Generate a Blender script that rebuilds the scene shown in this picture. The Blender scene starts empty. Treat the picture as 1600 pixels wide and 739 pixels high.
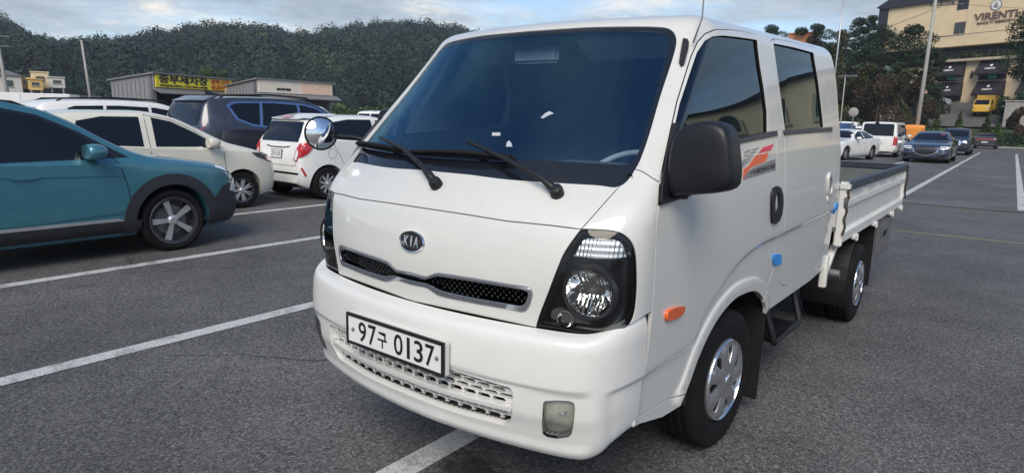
import bpy, bmesh, math, random, json
import numpy as np
from math import radians as R, pi, sin, cos, tan, sqrt, atan2
from mathutils import Vector, Matrix, noise
from mathutils.bvhtree import BVHTree
from mathutils.geometry import delaunay_2d_cdt
random.seed(7); rng = np.random.default_rng(11)
scene = bpy.context.scene
COL = scene.collection

# ------------------------------------------------------------------ camera
cam_d = bpy.data.cameras.new('camera'); cam = bpy.data.objects.new('camera', cam_d); COL.objects.link(cam)
scene.camera = cam
cam_d.sensor_width = 36; cam_d.lens = 993.44/1600*36; cam_d.clip_start = .05; cam_d.clip_end = 6000
_yaw, _pitch, _roll = R(-38.241), R(10.624), R(1.269)
_f = Vector((sin(_yaw)*cos(_pitch), cos(_yaw)*cos(_pitch), -sin(_pitch)))
_r0 = _f.cross(Vector((0, 0, 1))).normalized(); _u0 = _r0.cross(_f)
_r = _r0*cos(_roll)+_u0*sin(_roll); _u = _u0*cos(_roll)-_r0*sin(_roll)
cam.matrix_world = Matrix(((_r.x, _u.x, -_f.x, 1.704), (_r.y, _u.y, -_f.y, -1.474), (_r.z, _u.z, -_f.z, 1.501), (0, 0, 0, 1)))

# ------------------------------------------------------------------ sky and sun
SUN_EL, SUN_AZ = R(44), R(152)      # direction to the sun: high behind the camera, veiled by cloud
scene.view_settings.view_transform = 'Standard'; scene.view_settings.look = 'None'
scene.view_settings.exposure = 0.45; scene.view_settings.gamma = 1
world = bpy.data.worlds.new('World'); scene.world = world; world.use_nodes = True
nt = world.node_tree; N = nt.nodes; L = nt.links; N.clear()
def wn(t, **k):
    n = N.new(t)
    for a, b in k.items(): setattr(n, a, b)
    return n
w_out = wn('ShaderNodeOutputWorld'); w_bg = wn('ShaderNodeBackground'); w_bg.inputs[1].default_value = .12
sky = wn('ShaderNodeTexSky', sky_type='NISHITA', sun_disc=False, sun_elevation=SUN_EL, sun_rotation=SUN_AZ, altitude=50, air_density=1.0, dust_density=.6, ozone_density=3.0)
tc = wn('ShaderNodeTexCoord'); sep = wn('ShaderNodeSeparateXYZ'); L.new(tc.outputs['Generated'], sep.inputs[0])
def wmath(op, a, b=None):
    n = wn('ShaderNodeMath', operation=op)
    for i, v in enumerate((a, b)):
        if v is None: continue
        if isinstance(v, (int, float)): n.inputs[i].default_value = v
        else: L.new(v, n.inputs[i])
    return n.outputs[0]
zc = wmath('ADD', wmath('MAXIMUM', sep.outputs[2], 0.0), .10)
cx, cy = wmath('DIVIDE', sep.outputs[0], zc), wmath('DIVIDE', sep.outputs[1], zc)
comb = wn('ShaderNodeCombineXYZ'); L.new(cx, comb.inputs[0]); L.new(cy, comb.inputs[1])
def wnoise(scale, detail, rough, off):
    m = wn('ShaderNodeMapping'); m.inputs['Location'].default_value = off; L.new(comb.outputs[0], m.inputs[0])
    n = wn('ShaderNodeTexNoise'); n.inputs['Scale'].default_value = scale; n.inputs['Detail'].default_value = detail; n.inputs['Roughness'].default_value = rough
    L.new(m.outputs[0], n.inputs[0]); return n.outputs[0]
def wramp(src, *st):
    r = wn('ShaderNodeValToRGB'); L.new(src, r.inputs[0])
    while len(r.color_ramp.elements) < len(st): r.color_ramp.elements.new(.5)
    for e, (p, c) in zip(r.color_ramp.elements, st): e.position = p; e.color = (*c, 1) if len(c) == 3 else c
    return r.outputs[0]
low = wramp(sep.outputs[2], (.10, (.17, .17, .17)), (.62, (0, 0, 0)))        # more cloud toward the horizon, open blue overhead
cover = wramp(wmath('ADD', wnoise(.42, 8, .60, (3.1, 1.7, 0)), low), (.55, (0, 0, 0)), (.67, (1, 1, 1)))
shade = wramp(wnoise(.62, 9, .68, (7.4, 2.2, .5)), (.36, (2.3, 2.8, 3.4)), (.50, (3.5, 4.1, 4.7)), (.60, (6.8, 6.4, 5.8)))
mx = wn('ShaderNodeMix', data_type='RGBA'); L.new(cover, mx.inputs[0]); L.new(sky.outputs[0], mx.inputs[6]); L.new(shade, mx.inputs[7])
L.new(mx.outputs[2], w_bg.inputs[0]); L.new(w_bg.outputs[0], w_out.inputs[0])

sun_d = bpy.data.lights.new('sun', 'SUN'); sun = bpy.data.objects.new('sun', sun_d); COL.objects.link(sun)
sun_d.energy = 2.5; sun_d.angle = R(38); sun_d.color = (1, .91, .77)
_s = Vector((sin(SUN_AZ)*cos(SUN_EL), cos(SUN_AZ)*cos(SUN_EL), sin(SUN_EL)))
sun.rotation_euler = _s.to_track_quat('Z', 'Y').to_euler()

# ------------------------------------------------------------------ materials
def newmat(name):
    m = bpy.data.materials.new(name); m.use_nodes = True
    return m, m.node_tree, m.node_tree.nodes['Principled BSDF']
def ramp(t, src, *st):
    r = t.nodes.new('ShaderNodeValToRGB'); t.links.new(src, r.inputs[0])
    while len(r.color_ramp.elements) < len(st): r.color_ramp.elements.new(.5)
    for e, (p, c) in zip(r.color_ramp.elements, st):
        e.position = p; e.color = (c, c, c, 1) if not hasattr(c, '__len__') else (*c, 1)
    return r.outputs[0]
def tnoise(t, scale, detail=4, rough=.6, coord='pos', vec=None, dist=0):
    n = t.nodes.new('ShaderNodeTexNoise'); n.inputs['Scale'].default_value = scale; n.inputs['Detail'].default_value = detail
    n.inputs['Roughness'].default_value = rough; n.inputs['Distortion'].default_value = dist
    if vec is None:
        if coord == 'pos': vec = t.nodes.new('ShaderNodeNewGeometry').outputs['Position']
        else: vec = t.nodes.new('ShaderNodeTexCoord').outputs['Object']
    t.links.new(vec, n.inputs[0]); return n.outputs[0]
def mixc(t, fac, a, b, mode='MIX'):
    n = t.nodes.new('ShaderNodeMix'); n.data_type = 'RGBA'; n.blend_type = mode
    for i, v in ((0, fac), (6, a), (7, b)):
        if isinstance(v, (int, float)): n.inputs[i].default_value = v if i == 0 else (v, v, v, 1)
        elif isinstance(v, tuple): n.inputs[i].default_value = (*v, 1)
        else: t.links.new(v, n.inputs[i])
    return n.outputs[2]
def bump(t, b, src, strength, dist):
    n = t.nodes.new('ShaderNodeBump'); n.inputs['Strength'].default_value = strength; n.inputs['Distance'].default_value = dist
    t.links.new(src, n.inputs['Height']); t.links.new(n.outputs[0], b.inputs['Normal'])
def mat(name, col, rough=.5, metal=0, var=.12, scale=6, coat=0, bmp=0, bscale=200, spec=.5, dirt=None):
    """plain material with a little colour and roughness variation"""
    m, t, b = newmat(name)
    nz = tnoise(t, scale, 5, .65, 'obj')
    lo = tuple(c*(1-var) for c in col); hi = tuple(min(1, c*(1+var)) for c in col)
    cc = ramp(t, nz, (.3, lo), (.7, hi))
    if dirt: cc = mixc(t, ramp(t, tnoise(t, 2.3, 8, .7, 'obj'), (.5, 0.), (.8, dirt[1])), cc, dirt[0])
    t.links.new(cc, b.inputs['Base Color'])
    t.links.new(ramp(t, tnoise(t, scale*2.3, 4, .6, 'obj'), (.3, max(0, rough-.08)), (.7, min(1, rough+.08))), b.inputs['Roughness'])
    b.inputs['Metallic'].default_value = metal; b.inputs['Coat Weight'].default_value = coat; b.inputs['Coat Roughness'].default_value = .06
    b.inputs['Specular IOR Level'].default_value = spec
    if bmp: bump(t, b, tnoise(t, bscale, 3, .6, 'obj'), bmp, .002)
    return m
def paint(name, col, metal=0, rough=.35, coat=1, flake=0):
    m, t, b = newmat(name)
    nz = tnoise(t, 1.7, 6, .7, 'obj')
    cc = ramp(t, nz, (.25, tuple(c*.93 for c in col)), (.75, tuple(min(1, c*1.03) for c in col)))
    cc = mixc(t, ramp(t, tnoise(t, 48, 3, .8, 'obj'), (.66, 0.), (.74, .22)), cc, tuple(c*.55 for c in col))       # road specks
    cc = mixc(t, ramp(t, tnoise(t, 3.1, 8, .75, 'obj', dist=.8), (.56, 0.), (.80, .20)), cc, (.34, .31, .26))      # dried dirt
    t.links.new(cc, b.inputs['Base Color'])
    b.inputs['Metallic'].default_value = metal; b.inputs['Roughness'].default_value = rough
    b.inputs['Coat Weight'].default_value = coat; b.inputs['Coat IOR'].default_value = 1.5
    t.links.new(ramp(t, tnoise(t, 9, 6, .7, 'obj'), (.3, .03), (.75, .12)), b.inputs['Coat Roughness'])
    return m
def glass(name, tint, ior=1.5, rough=0.0, col=(1, 1, 1)):
    m, t, b = newmat(name); t.nodes.remove(b); o = t.nodes['Material Output']
    tr = t.nodes.new('ShaderNodeBsdfTransparent'); tr.inputs[0].default_value = (*tint, 1)
    gl = t.nodes.new('ShaderNodeBsdfGlossy'); gl.inputs['Roughness'].default_value = rough; gl.inputs['Color'].default_value = (*col, 1)
    fr = t.nodes.new('ShaderNodeFresnel'); fr.inputs[0].default_value = ior
    mx_ = t.nodes.new('ShaderNodeMixShader'); t.links.new(fr.outputs[0], mx_.inputs[0]); t.links.new(tr.outputs[0], mx_.inputs[1]); t.links.new(gl.outputs[0], mx_.inputs[2])
    t.links.new(mx_.outputs[0], o.inputs[0]); return m

M = {}
M['white'] = paint('white_paint', (.62, .62, .59), rough=.4)
M['bumper_white'] = paint('bumper_white_paint', (.67, .67, .645), rough=.45, coat=.7)
M['bed_white'] = mat('bed_white_paint', (.66, .66, .63), .4, coat=.4, var=.06, dirt=((.45, .41, .34), .25))
M['black_plastic'] = mat('black_plastic', (.012, .013, .015), .5, spec=.35, var=.2, bmp=.12, bscale=900)
M['mirror_black'] = mat('mirror_black', (.009, .010, .013), .42, spec=.4, var=.15, bmp=.1, bscale=1200)
M['rubber'] = mat('rubber', (.010, .010, .011), .8, spec=.25, var=.25)
M['tyre'] = mat('tyre_rubber', (.009, .009, .010), .85, spec=.18, var=.3, scale=20, bmp=.2, bscale=300)
M['dark'] = mat('dark_underbody', (.012, .012, .013), .8)
M['chrome'] = mat('chrome', (.82, .83, .85), .07, 1, var=.03)
M['silver'] = mat('silver_wheel_paint', (.50, .51, .53), .25, .85, var=.05, coat=.6)
M['alloy'] = mat('machined_alloy', (.60, .61, .63), .32, .75, var=.03, scale=2)
M['darkalloy'] = mat('dark_alloy', (.05, .05, .055), .35, .6)
M['steel'] = mat('grey_steel', (.16, .16, .165), .55, .4, var=.2, dirt=((.14, .10, .07), .5))
M['bed_floor'] = mat('bed_floor_grey', (.10, .115, .12), .6, var=.2, dirt=((.16, .14, .11), .5))
M['rust'] = mat('rusty_steel', (.045, .032, .026), .85, var=.4, scale=15)
M['navy'] = mat('dark_navy_trim', (.028, .034, .05), .4, var=.2)
M['windshield'] = glass('windshield_glass', (.70, .83, .92), 2.15, col=(.42, .78, 1.))
M['tint'] = glass('tinted_glass', (.10, .11, .12), 1.8, col=(.72, .88, 1.)); M['tint_light'] = glass('clear_side_glass', (.55, .60, .62), 1.5)
def m_darkglass():
    m, t, b = newmat('dark_window_glass'); b.inputs['Base Color'].default_value = (.006, .008, .014, 1); b.inputs['Roughness'].default_value = .015; b.inputs['IOR'].default_value = 1.45
    bump(t, b, tnoise(t, 1.2, 2, .5, 'obj'), .06, .03); M['tint_dark'] = m
m_darkglass()
M['lens'] = glass('clear_lens', (.93, .94, .94), 1.45)
M['frit'] = mat('black_glass_band', (.010, .012, .017), .06, var=.1, spec=.7)
M['lamp_black'] = mat('lamp_black', (.018, .019, .022), .3)
M['orange'] = mat('orange_lens', (.75, .11, .012), .12, coat=1, var=.1, bmp=.6, bscale=260)
M['red_lens'] = mat('red_lens', (.42, .012, .015), .1, coat=1)
M['white_lens'] = mat('white_lens', (.72, .73, .74), .1, coat=1)
M['interior'] = mat('interior_grey', (.13, .135, .145), .75)
M['interior_light'] = mat('interior_light_grey', (.50, .51, .52), .7)
M['blue_foam'] = mat('blue_foam', (.03, .24, .62), .8)
M['plate_white'] = mat('plate_white', (.72, .72, .70), .35, var=.03)
M['ink'] = mat('black_ink', (.012, .012, .014), .4)
M['dec_red'] = mat('decal_red', (.70, .045, .10), .35); M['dec_orange'] = mat('decal_orange', (.74, .135, .05), .35)
M['dec_grey'] = mat('decal_grey', (.20, .20, .21), .35); M['dec_lines'] = mat('decal_lines', (.25, .25, .26), .4)
M['teal'] = paint('teal_metallic', (.050, .190, .250), metal=.42, rough=.36)
M['beige'] = paint('beige_paint', (.66, .64, .55), rough=.4)
M['slate'] = paint('slate_metallic', (.050, .056, .078), metal=.5, rough=.36)
M['carwhite'] = paint('car_white', (.76, .76, .74), rough=.4)
M['navycar'] = paint('navy_metallic', (.035, .05, .085), metal=.55, rough=.32)
M['blackcar'] = paint('black_car', (.012, .015, .024), metal=.3, rough=.3)
M['bluecar'] = paint('blue_car', (.02, .05, .14), metal=.4, rough=.3)
M['silvercar'] = paint('silver_car', (.42, .43, .44), metal=.6, rough=.35)
M['yellow'] = paint('yellow_paint', (.74, .43, .02), rough=.4); M['orangecar'] = paint('orange_paint', (.72, .26, .02), rough=.4)
M['cladding'] = mat('grey_cladding', (.022, .024, .030), .5, var=.15, bmp=.1, bscale=800)

def m_convex():
    m = mat('mirror_glass', (.92, .93, .94), .01, 1, var=.01); return m
M['mirror'] = m_convex()

def m_asphalt():
    m, t, b = newmat('asphalt')
    pos = t.nodes.new('ShaderNodeNewGeometry').outputs['Position']
    v = t.nodes.new('ShaderNodeTexVoronoi'); v.inputs['Scale'].default_value = 130; t.links.new(pos, v.inputs[0])
    stones = ramp(t, v.outputs['Color'], (.1, (.052, .052, .054)), (.5, (.108, .107, .108)), (.95, (.25, .245, .235)))
    fine = ramp(t, tnoise(t, 420, 3, .7, vec=pos), (.35, .45), (.7, 1.35))
    c = mixc(t, 1., stones, fine, 'MULTIPLY')
    mid = ramp(t, tnoise(t, 42, 4, .75, vec=pos), (.36, .55), (.64, 1.4))
    c = mixc(t, 1., c, mid, 'MULTIPLY')
    big = ramp(t, tnoise(t, .55, 7, .65, vec=pos), (.3, .62), (.7, 1.30))
    c = mixc(t, 1., c, big, 'MULTIPLY')
    oil = ramp(t, tnoise(t, 1.35, 5, .5, vec=pos, dist=.6), (.64, 0.), (.76, .55))
    c = mixc(t, oil, c, (.030, .031, .034))
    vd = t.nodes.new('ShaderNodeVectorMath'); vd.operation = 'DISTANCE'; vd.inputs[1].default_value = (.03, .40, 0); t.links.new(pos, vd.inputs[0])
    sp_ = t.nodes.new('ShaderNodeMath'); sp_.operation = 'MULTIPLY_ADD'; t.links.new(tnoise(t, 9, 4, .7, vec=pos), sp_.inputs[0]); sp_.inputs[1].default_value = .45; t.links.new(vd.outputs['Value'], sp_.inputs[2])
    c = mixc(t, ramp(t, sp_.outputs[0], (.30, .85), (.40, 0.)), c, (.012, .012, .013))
    pt = ramp(t, tnoise(t, .16, 2, .4, vec=pos, dist=.4), (.47, 0.), (.50, .30)); c = mixc(t, pt, c, mixc(t, 1., c, .62, 'MULTIPLY'))
    nv = t.nodes.new('ShaderNodeTexNoise'); nv.inputs['Scale'].default_value = 1.1; nv.inputs['Detail'].default_value = 5; t.links.new(pos, nv.inputs[0])
    va = t.nodes.new('ShaderNodeVectorMath'); va.operation = 'MULTIPLY_ADD'; t.links.new(nv.outputs['Color'], va.inputs[0]); va.inputs[1].default_value = (1.3, 1.3, 0); t.links.new(pos, va.inputs[2])
    vc = t.nodes.new('ShaderNodeTexVoronoi'); vc.feature = 'DISTANCE_TO_EDGE'; vc.inputs['Scale'].default_value = .33; t.links.new(va.outputs[0], vc.inputs[0])
    crack = ramp(t, vc.outputs['Distance'], (.0, .9), (.0035, .6), (.008, 0.))
    c = mixc(t, ramp(t, tnoise(t, .35, 3, .5, vec=pos), (.46, 0.), (.58, 1.)), c, mixc(t, crack, c, (.018, .018, .019)))
    dirt = ramp(t, tnoise(t, 2.6, 6, .7, vec=pos), (.5, 0.), (.78, .35)); c = mixc(t, dirt, c, (.17, .165, .15))
    t.links.new(c, b.inputs['Base Color'])
    t.links.new(ramp(t, tnoise(t, 25, 4, .6, vec=pos), (.3, .62), (.7, .9)), b.inputs['Roughness'])
    h = mixc(t, .5, v.outputs['Distance'], tnoise(t, 260, 3, .7, vec=pos)); bump(t, b, h, .55, .006)
    return m
M['asphalt'] = m_asphalt()
def m_line(name, col, wear):
    m, t, b = newmat(name); pos = t.nodes.new('ShaderNodeNewGeometry').outputs['Position']
    a = ramp(t, tnoise(t, 170, 3, .75, vec=pos), (.36-wear*.1, 0.), (.50-wear*.05, 1.))
    a2 = ramp(t, tnoise(t, 5, 7, .75, vec=pos), (.30, .15), (.50, 1.))
    mm = t.nodes.new('ShaderNodeMath'); mm.operation = 'MULTIPLY'; t.links.new(a, mm.inputs[0]); t.links.new(a2, mm.inputs[1])
    c = mixc(t, mm.outputs[0], (.085, .086, .09), ramp(t, tnoise(t, 30, 5, .7, vec=pos), (.3, tuple(x*.8 for x in col)), (.7, col)))
    t.links.new(c, b.inputs['Base Color']); b.inputs['Roughness'].default_value = .75
    bump(t, b, tnoise(t, 200, 3, .7, vec=pos), .4, .004); return m
M['line'] = m_line('line_paint', (.62, .63, .62), 0); M['yline'] = m_line('yellow_line_paint', (.42, .36, .16), .2)
def m_leaf(name, c1, c2, c3, sc=.5):
    m, t, b = newmat(name)
    oi = t.nodes.new('ShaderNodeNewGeometry')
    c = ramp(t, oi.outputs['Random Per Island'], (.0, c1), (.55, c2), (1., c3))
    c = mixc(t, 1., c, ramp(t, tnoise(t, sc, 3, .6), (.34, .5), (.66, 1.6)), 'MULTIPLY')
    t.links.new(c, b.inputs['Base Color']); b.inputs['Roughness'].default_value = .7; b.inputs['Specular IOR Level'].default_value = .25
    return m
def m_forest():
    m = m_leaf('forest_leaves', (.011, .024, .021), (.014, .030, .024), (.018, .036, .027), .05); t = m.node_tree; b = t.nodes['Principled BSDF']; src = b.inputs['Base Color'].links[0].from_socket
    at = t.nodes.new('ShaderNodeAttribute'); at.attribute_name = 'tone'; c = mixc(t, 1., src, ramp(t, at.outputs['Fac'], (0., (.45, .5, .6)), (.5, (1., 1., 1.)), (.85, (1.7, 1.55, 1.1)), (1., (2.6, 2.1, 1.1))), 'MULTIPLY'); t.links.new(c, b.inputs['Base Color']); return m
M['forest'] = m_forest()
M['pine'] = m_leaf('pine_needles', (.011, .025, .015), (.020, .042, .022), (.036, .064, .030))
M['olive'] = m_leaf('olive_leaves', (.030, .036, .014), (.055, .060, .022), (.085, .080, .032))
M['russet'] = m_leaf('russet_leaves', (.030, .022, .014), (.055, .038, .022), (.085, .055, .030))
M['green'] = m_leaf('bright_leaves', (.024, .048, .016), (.048, .085, .026), (.085, .125, .040))
M['hill'] = mat('hill_soil', (.016, .030, .017), .9, scale=.05, var=.4)
M['grass'] = mat('grass_bank', (.040, .070, .022), .9, scale=.8, var=.4)
M['bark'] = mat('bark', (.055, .042, .032), .9, scale=9, var=.3)
M['concrete'] = mat('concrete', (.30, .29, .27), .85, scale=1.5, var=.18, dirt=((.16, .15, .13), .6))
M['pole'] = mat('pole_concrete', (.33, .325, .30), .8, scale=2, var=.15)
M['stucco'] = mat('beige_stucco', (.80, .625, .40), .85, scale=.8, var=.07, bmp=.2, bscale=60, dirt=((.38, .30, .20), .3))
M['stone'] = mat('pale_stone', (.50, .43, .32), .8, scale=1.2, var=.12)
M['roofdark'] = mat('dark_roof', (.035, .035, .05), .6, scale=2, var=.15)
M['awning'] = mat('awning_cloth', (.022, .016, .024), .8, var=.15)
M['signbrown'] = mat('sign_letters', (.16, .10, .085), .5)
M['signwhite'] = mat('sign_white', (.78, .78, .76), .5)
M['signyellow'] = mat('sign_yellow', (.88, .70, .04), .45, var=.05); M['signred'] = mat('sign_red', (.62, .07, .02), .45)
M['signcream'] = mat('sign_cream', (.82, .72, .60), .6, scale=.6, var=.08)
M['signpeach'] = mat('sign_peach', (.86, .58, .42), .6)
M['cladgrey'] = mat('grey_metal_cladding', (.24, .24, .25), .55, .2, scale=2, var=.12)
M['roofgrey'] = mat('grey_metal_roof', (.22, .22, .22), .5, .3)
M['housecream'] = mat('house_cream', (.62, .52, .34), .8, scale=1); M['housewhite'] = mat('house_white', (.55, .53, .48), .8, scale=1)
M['houseyellow'] = mat('house_yellow', (.62, .42, .15), .8, scale=1); M['housegrey'] = mat('house_grey', (.12, .12, .125), .8, scale=1)
M['green_sign'] = mat('green_banner', (.12, .55, .42), .6)
M['tarp'] = mat('blue_tarp', (.03, .09, .22), .7)
M['wire'] = mat('wire', (.03, .03, .03), .6)
M['dirty_glass'] = mat('window_pane_glass', (.03, .045, .05), .08, var=.2, spec=.8)

# ------------------------------------------------------------------ object helpers
def link(o, parent=None):
    COL.objects.link(o)
    if parent is not None: o.parent = parent
    return o
def tag(o, label=None, cat=None, group=None, kind=None):
    if label: o['label'] = label
    if cat: o['category'] = cat
    if group: o['group'] = group
    if kind: o['kind'] = kind
    return o
def empty(name, loc=(0, 0, 0), rz=0, label=None, cat=None, group=None):
    o = bpy.data.objects.new(name, None); o.empty_display_size = .3; link(o); o.location = loc; o.rotation_euler = (0, 0, rz)
    return tag(o, label, cat, group)
def mesh(name, V, F, m, parent=None, smooth=False, normals=None, sharp=None):
    me = bpy.data.meshes.new(name); me.from_pydata([tuple(map(float, v)) for v in V], [], [tuple(map(int, f)) for f in F])
    ms = m if isinstance(m, (list, tuple)) else [m]
    for x in ms: me.materials.append(M[x] if isinstance(x, str) else x)
    if smooth or normals is not None: me.polygons.foreach_set('use_smooth', [True]*len(me.polygons))
    if sharp is not None: me.set_sharp_from_angle(angle=R(sharp))
    me.update()
    if normals is not None: me.normals_split_custom_set_from_vertices([tuple(map(float, n)) for n in normals])
    return link(bpy.data.objects.new(name, me), parent)
class MB:
    """collects shapes into one mesh"""
    def __init__(s): s.V = []; s.F = []
    def add(s, V, F):
        n = len(s.V); s.V += [tuple(v) for v in V]; s.F += [tuple(i+n for i in f) for f in F]; return s
    def box(s, c, d, rot=None, bev=0):
        x, y, z = d[0]/2, d[1]/2, d[2]/2
        if bev:
            b = min(bev, x*.9, y*.9, z*.9); bm = bmesh.new(); bmesh.ops.create_cube(bm, size=1)
            bmesh.ops.scale(bm, vec=(2*x, 2*y, 2*z), verts=bm.verts); bmesh.ops.bevel(bm, geom=bm.edges[:], offset=b, segments=2, affect='EDGES')
            bm.verts.index_update(); V = [v.co.copy() for v in bm.verts]; F = [[v.index for v in f.verts] for f in bm.faces]; bm.free()
        else:
            V = [Vector(q) for q in ((-x, -y, -z), (x, -y, -z), (x, y, -z), (-x, y, -z), (-x, -y, z), (x, -y, z), (x, y, z), (-x, y, z))]
            F = [(0, 3, 2, 1), (4, 5, 6, 7), (0, 1, 5, 4), (1, 2, 6, 5), (2, 3, 7, 6), (3, 0, 4, 7)]
        if rot is not None: V = [rot @ v for v in V]
        c = Vector(c); return s.add([v+c for v in V], F)
    def tube(s, pts, r, n=8, cap=True):
        pts = [Vector(p) for p in pts]; rs = r if hasattr(r, '__len__') else [r]*len(pts); base = len(s.V); up = None
        for i, p in enumerate(pts):
            d = (pts[min(i+1, len(pts)-1)]-pts[max(i-1, 0)]).normalized()
            if up is None: up = d.orthogonal().normalized()
            a = (up-d*up.dot(d)).normalized(); up = a; b = d.cross(a)
            for k in range(n):
                t = 2*pi*k/n; s.V.append(tuple(p+(a*cos(t)+b*sin(t))*rs[i]))
        for i in range(len(pts)-1):
            for k in range(n):
                q = base+i*n; s.F.append((q+k, q+(k+1) % n, q+n+(k+1) % n, q+n+k))
        if cap: s.F.append(tuple(base+k for k in range(n))[::-1]); s.F.append(tuple(base+(len(pts)-1)*n+k for k in range(n)))
        return s
    def lathe(s, prof, n=32, axis='X', c=(0, 0, 0)):
        base = len(s.V); m = len(prof)
        for k in range(n):
            t = 2*pi*k/n
            for r, a in prof:
                p = (a, r*cos(t), r*sin(t)) if axis == 'X' else (r*cos(t), a, r*sin(t)) if axis == 'Y' else (r*cos(t), r*sin(t), a)
                s.V.append((p[0]+c[0], p[1]+c[1], p[2]+c[2]))
        for k in range(n):
            for i in range(m-1):
                a, b = base+k*m+i, base+((k+1) % n)*m+i; s.F.append((a, a+1, b+1, b))
        return s
    def prism(s, poly, axis, a, b):
        """poly in the two other axes, extruded between a and b along axis"""
        def P(q, h): return (h, q[0], q[1]) if axis == 'X' else (q[0], h, q[1]) if axis == 'Y' else (q[0], q[1], h)
        n = len(poly); F = [tuple(range(n))[::-1], tuple(range(n, 2*n))]+[(i, (i+1) % n, n+(i+1) % n, n+i) for i in range(n)]
        return s.add([P(q, a) for q in poly]+[P(q, b) for q in poly], F)
    def build(s, name, m, parent=None, smooth=False, sharp=None, fix=True):
        o = mesh(name, s.V, s.F, m, parent, smooth, None, None)
        if fix:
            bm = bmesh.new(); bm.from_mesh(o.data); bmesh.ops.recalc_face_normals(bm, faces=bm.faces[:]); bm.to_mesh(o.data); bm.free()
        if sharp is not None: o.data.set_sharp_from_angle(angle=R(sharp))
        return o
def copy_tree(o, parent=None):
    c = o.copy(); COL.objects.link(c); c.parent = parent
    for ch in list(o.children): copy_tree(ch, c)
    return c
def text_geo(s, size=1, depth=0.0, align='CENTER', bold=0, sx=1):
    cu = bpy.data.curves.new('t', 'FONT'); cu.body = s; cu.size = size; cu.align_x = align; cu.align_y = 'CENTER'; cu.offset = bold; cu.extrude = depth; cu.resolution_u = 3
    o = bpy.data.objects.new('t', cu); COL.objects.link(o)
    me = o.evaluated_get(bpy.context.evaluated_depsgraph_get()).to_mesh()
    V = [(v.co.x*sx, v.co.y, v.co.z) for v in me.vertices]; F = [tuple(p.vertices) for p in me.polygons]
    COL.objects.unlink(o); bpy.data.objects.remove(o); bpy.data.curves.remove(cu)
    return V, F
def text_on(name, s, m, parent, org, right, up, size, bold=0, sx=1, align='CENTER', depth=.002, fit=None):
    V, F = text_geo(s, size, depth, align, bold, sx); org = Vector(org); right = Vector(right).normalized(); up = Vector(up).normalized(); n = right.cross(up)
    if fit:
        w = max(v[0] for v in V)-min(v[0] for v in V); k = fit/w; V = [(v[0]*k, v[1], v[2]) for v in V]
    return mesh(name, [org+right*x+up*y+n*(z+depth) for x, y, z in V], F, m, parent)

# ------------------------------------------------------------------ truck body surfaces
def spl(xs,ys):
    xs=np.array(xs,float);ys=np.array(ys,float);n=len(xs)
    h=np.diff(xs);dl=np.diff(ys)/h;m=np.zeros(n)
    for i in range(1,n-1):
        if dl[i-1]*dl[i]>0:
            a=2*h[i]+h[i-1];b=h[i]+2*h[i-1];m[i]=(a+b)/(a/dl[i-1]+b/dl[i])
    m[0]=dl[0];m[-1]=dl[-1]
    def f(x):
        x=np.clip(np.asarray(x,float),xs[0],xs[-1]);k=np.clip(np.searchsorted(xs,x)-1,0,n-2)
        t=(x-xs[k])/h[k];H=h[k]
        return (1+2*t)*(1-t)**2*ys[k]+t*(1-t)**2*H*m[k]+t*t*(3-2*t)*ys[k+1]+t*t*(t-1)*H*m[k+1]
    return f
# cab shape by height: half width, nose y, nose bow, corner run, corner depth, rear y
_cw=spl([.38,.60,.85,1.05,1.16,1.30,1.48,1.65,1.84],[.788,.797,.808,.812,.811,.802,.780,.752,.722])
_cy=spl([.38,.70,.84,.95,1.05,1.12,1.17,1.22,1.30,1.50,1.70,1.84],[.105,.094,.090,.088,.098,.115,.137,.176,.262,.443,.621,.744])
_ck=spl([.38,1.1,1.30,1.6,1.84],[.24,.24,.26,.32,.35])
_cx=spl([.38,1.0,1.16,1.30,1.84],[.64,.64,.64,.655,.60])
_cd=spl([.38,1.0,1.16,1.30,1.5,1.84],[.40,.405,.42,.50,.68,1.04])
_cr=spl([.38,1.3,1.62,1.76,1.84],[3.19,3.18,3.14,3.08,3.0])
def ring(u,z):
    u=np.abs(u);w=_cw(z);yc=_cy(z);k=_ck(z);x1=_cx(z);y1=yc+k*x1*x1;y2=np.maximum(_cd(z),y1+.06);yr=_cr(z)
    x=np.empty_like(u);y=np.empty_like(u)
    a=u<=.6;x[a]=u[a]/.6*x1[a];y[a]=yc[a]+k[a]*x[a]**2
    b=(u>.6)&(u<=.9);t=(u[b]-.6)/.3
    px=w[b]-x1[b];py=y2[b]-y1[b];sl=2*k[b]*x1[b]
    c1x=x1[b]+.62*px;c1y=y1[b]+.62*px*sl;c2x=w[b];c2y=y2[b]-.62*py
    s=1-t;x[b]=s**3*x1[b]+3*s*s*t*c1x+3*s*t*t*c2x+t**3*w[b];y[b]=s**3*y1[b]+3*s*s*t*c1y+3*s*t*t*c2y+t**3*y2[b]
    c=(u>.9)&(u<=3.4);t=(u[c]-.9)/2.5;x[c]=w[c]-.012*np.clip(t-.5,0,1);y[c]=y2[c]+t*(yr[c]-.09-y2[c])
    d=(u>3.4)&(u<=3.6);t=(u[d]-3.4)/.2*np.pi/2;x[d]=w[d]-.006-.09*(1-np.cos(t));y[d]=yr[d]-.09+.09*np.sin(t)
    e=u>3.6;t=np.clip((u[e]-3.6)/.7,0,1);x[e]=(w[e]-.096)*(1-t);y[e]=yr[e]
    return x,y
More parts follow.
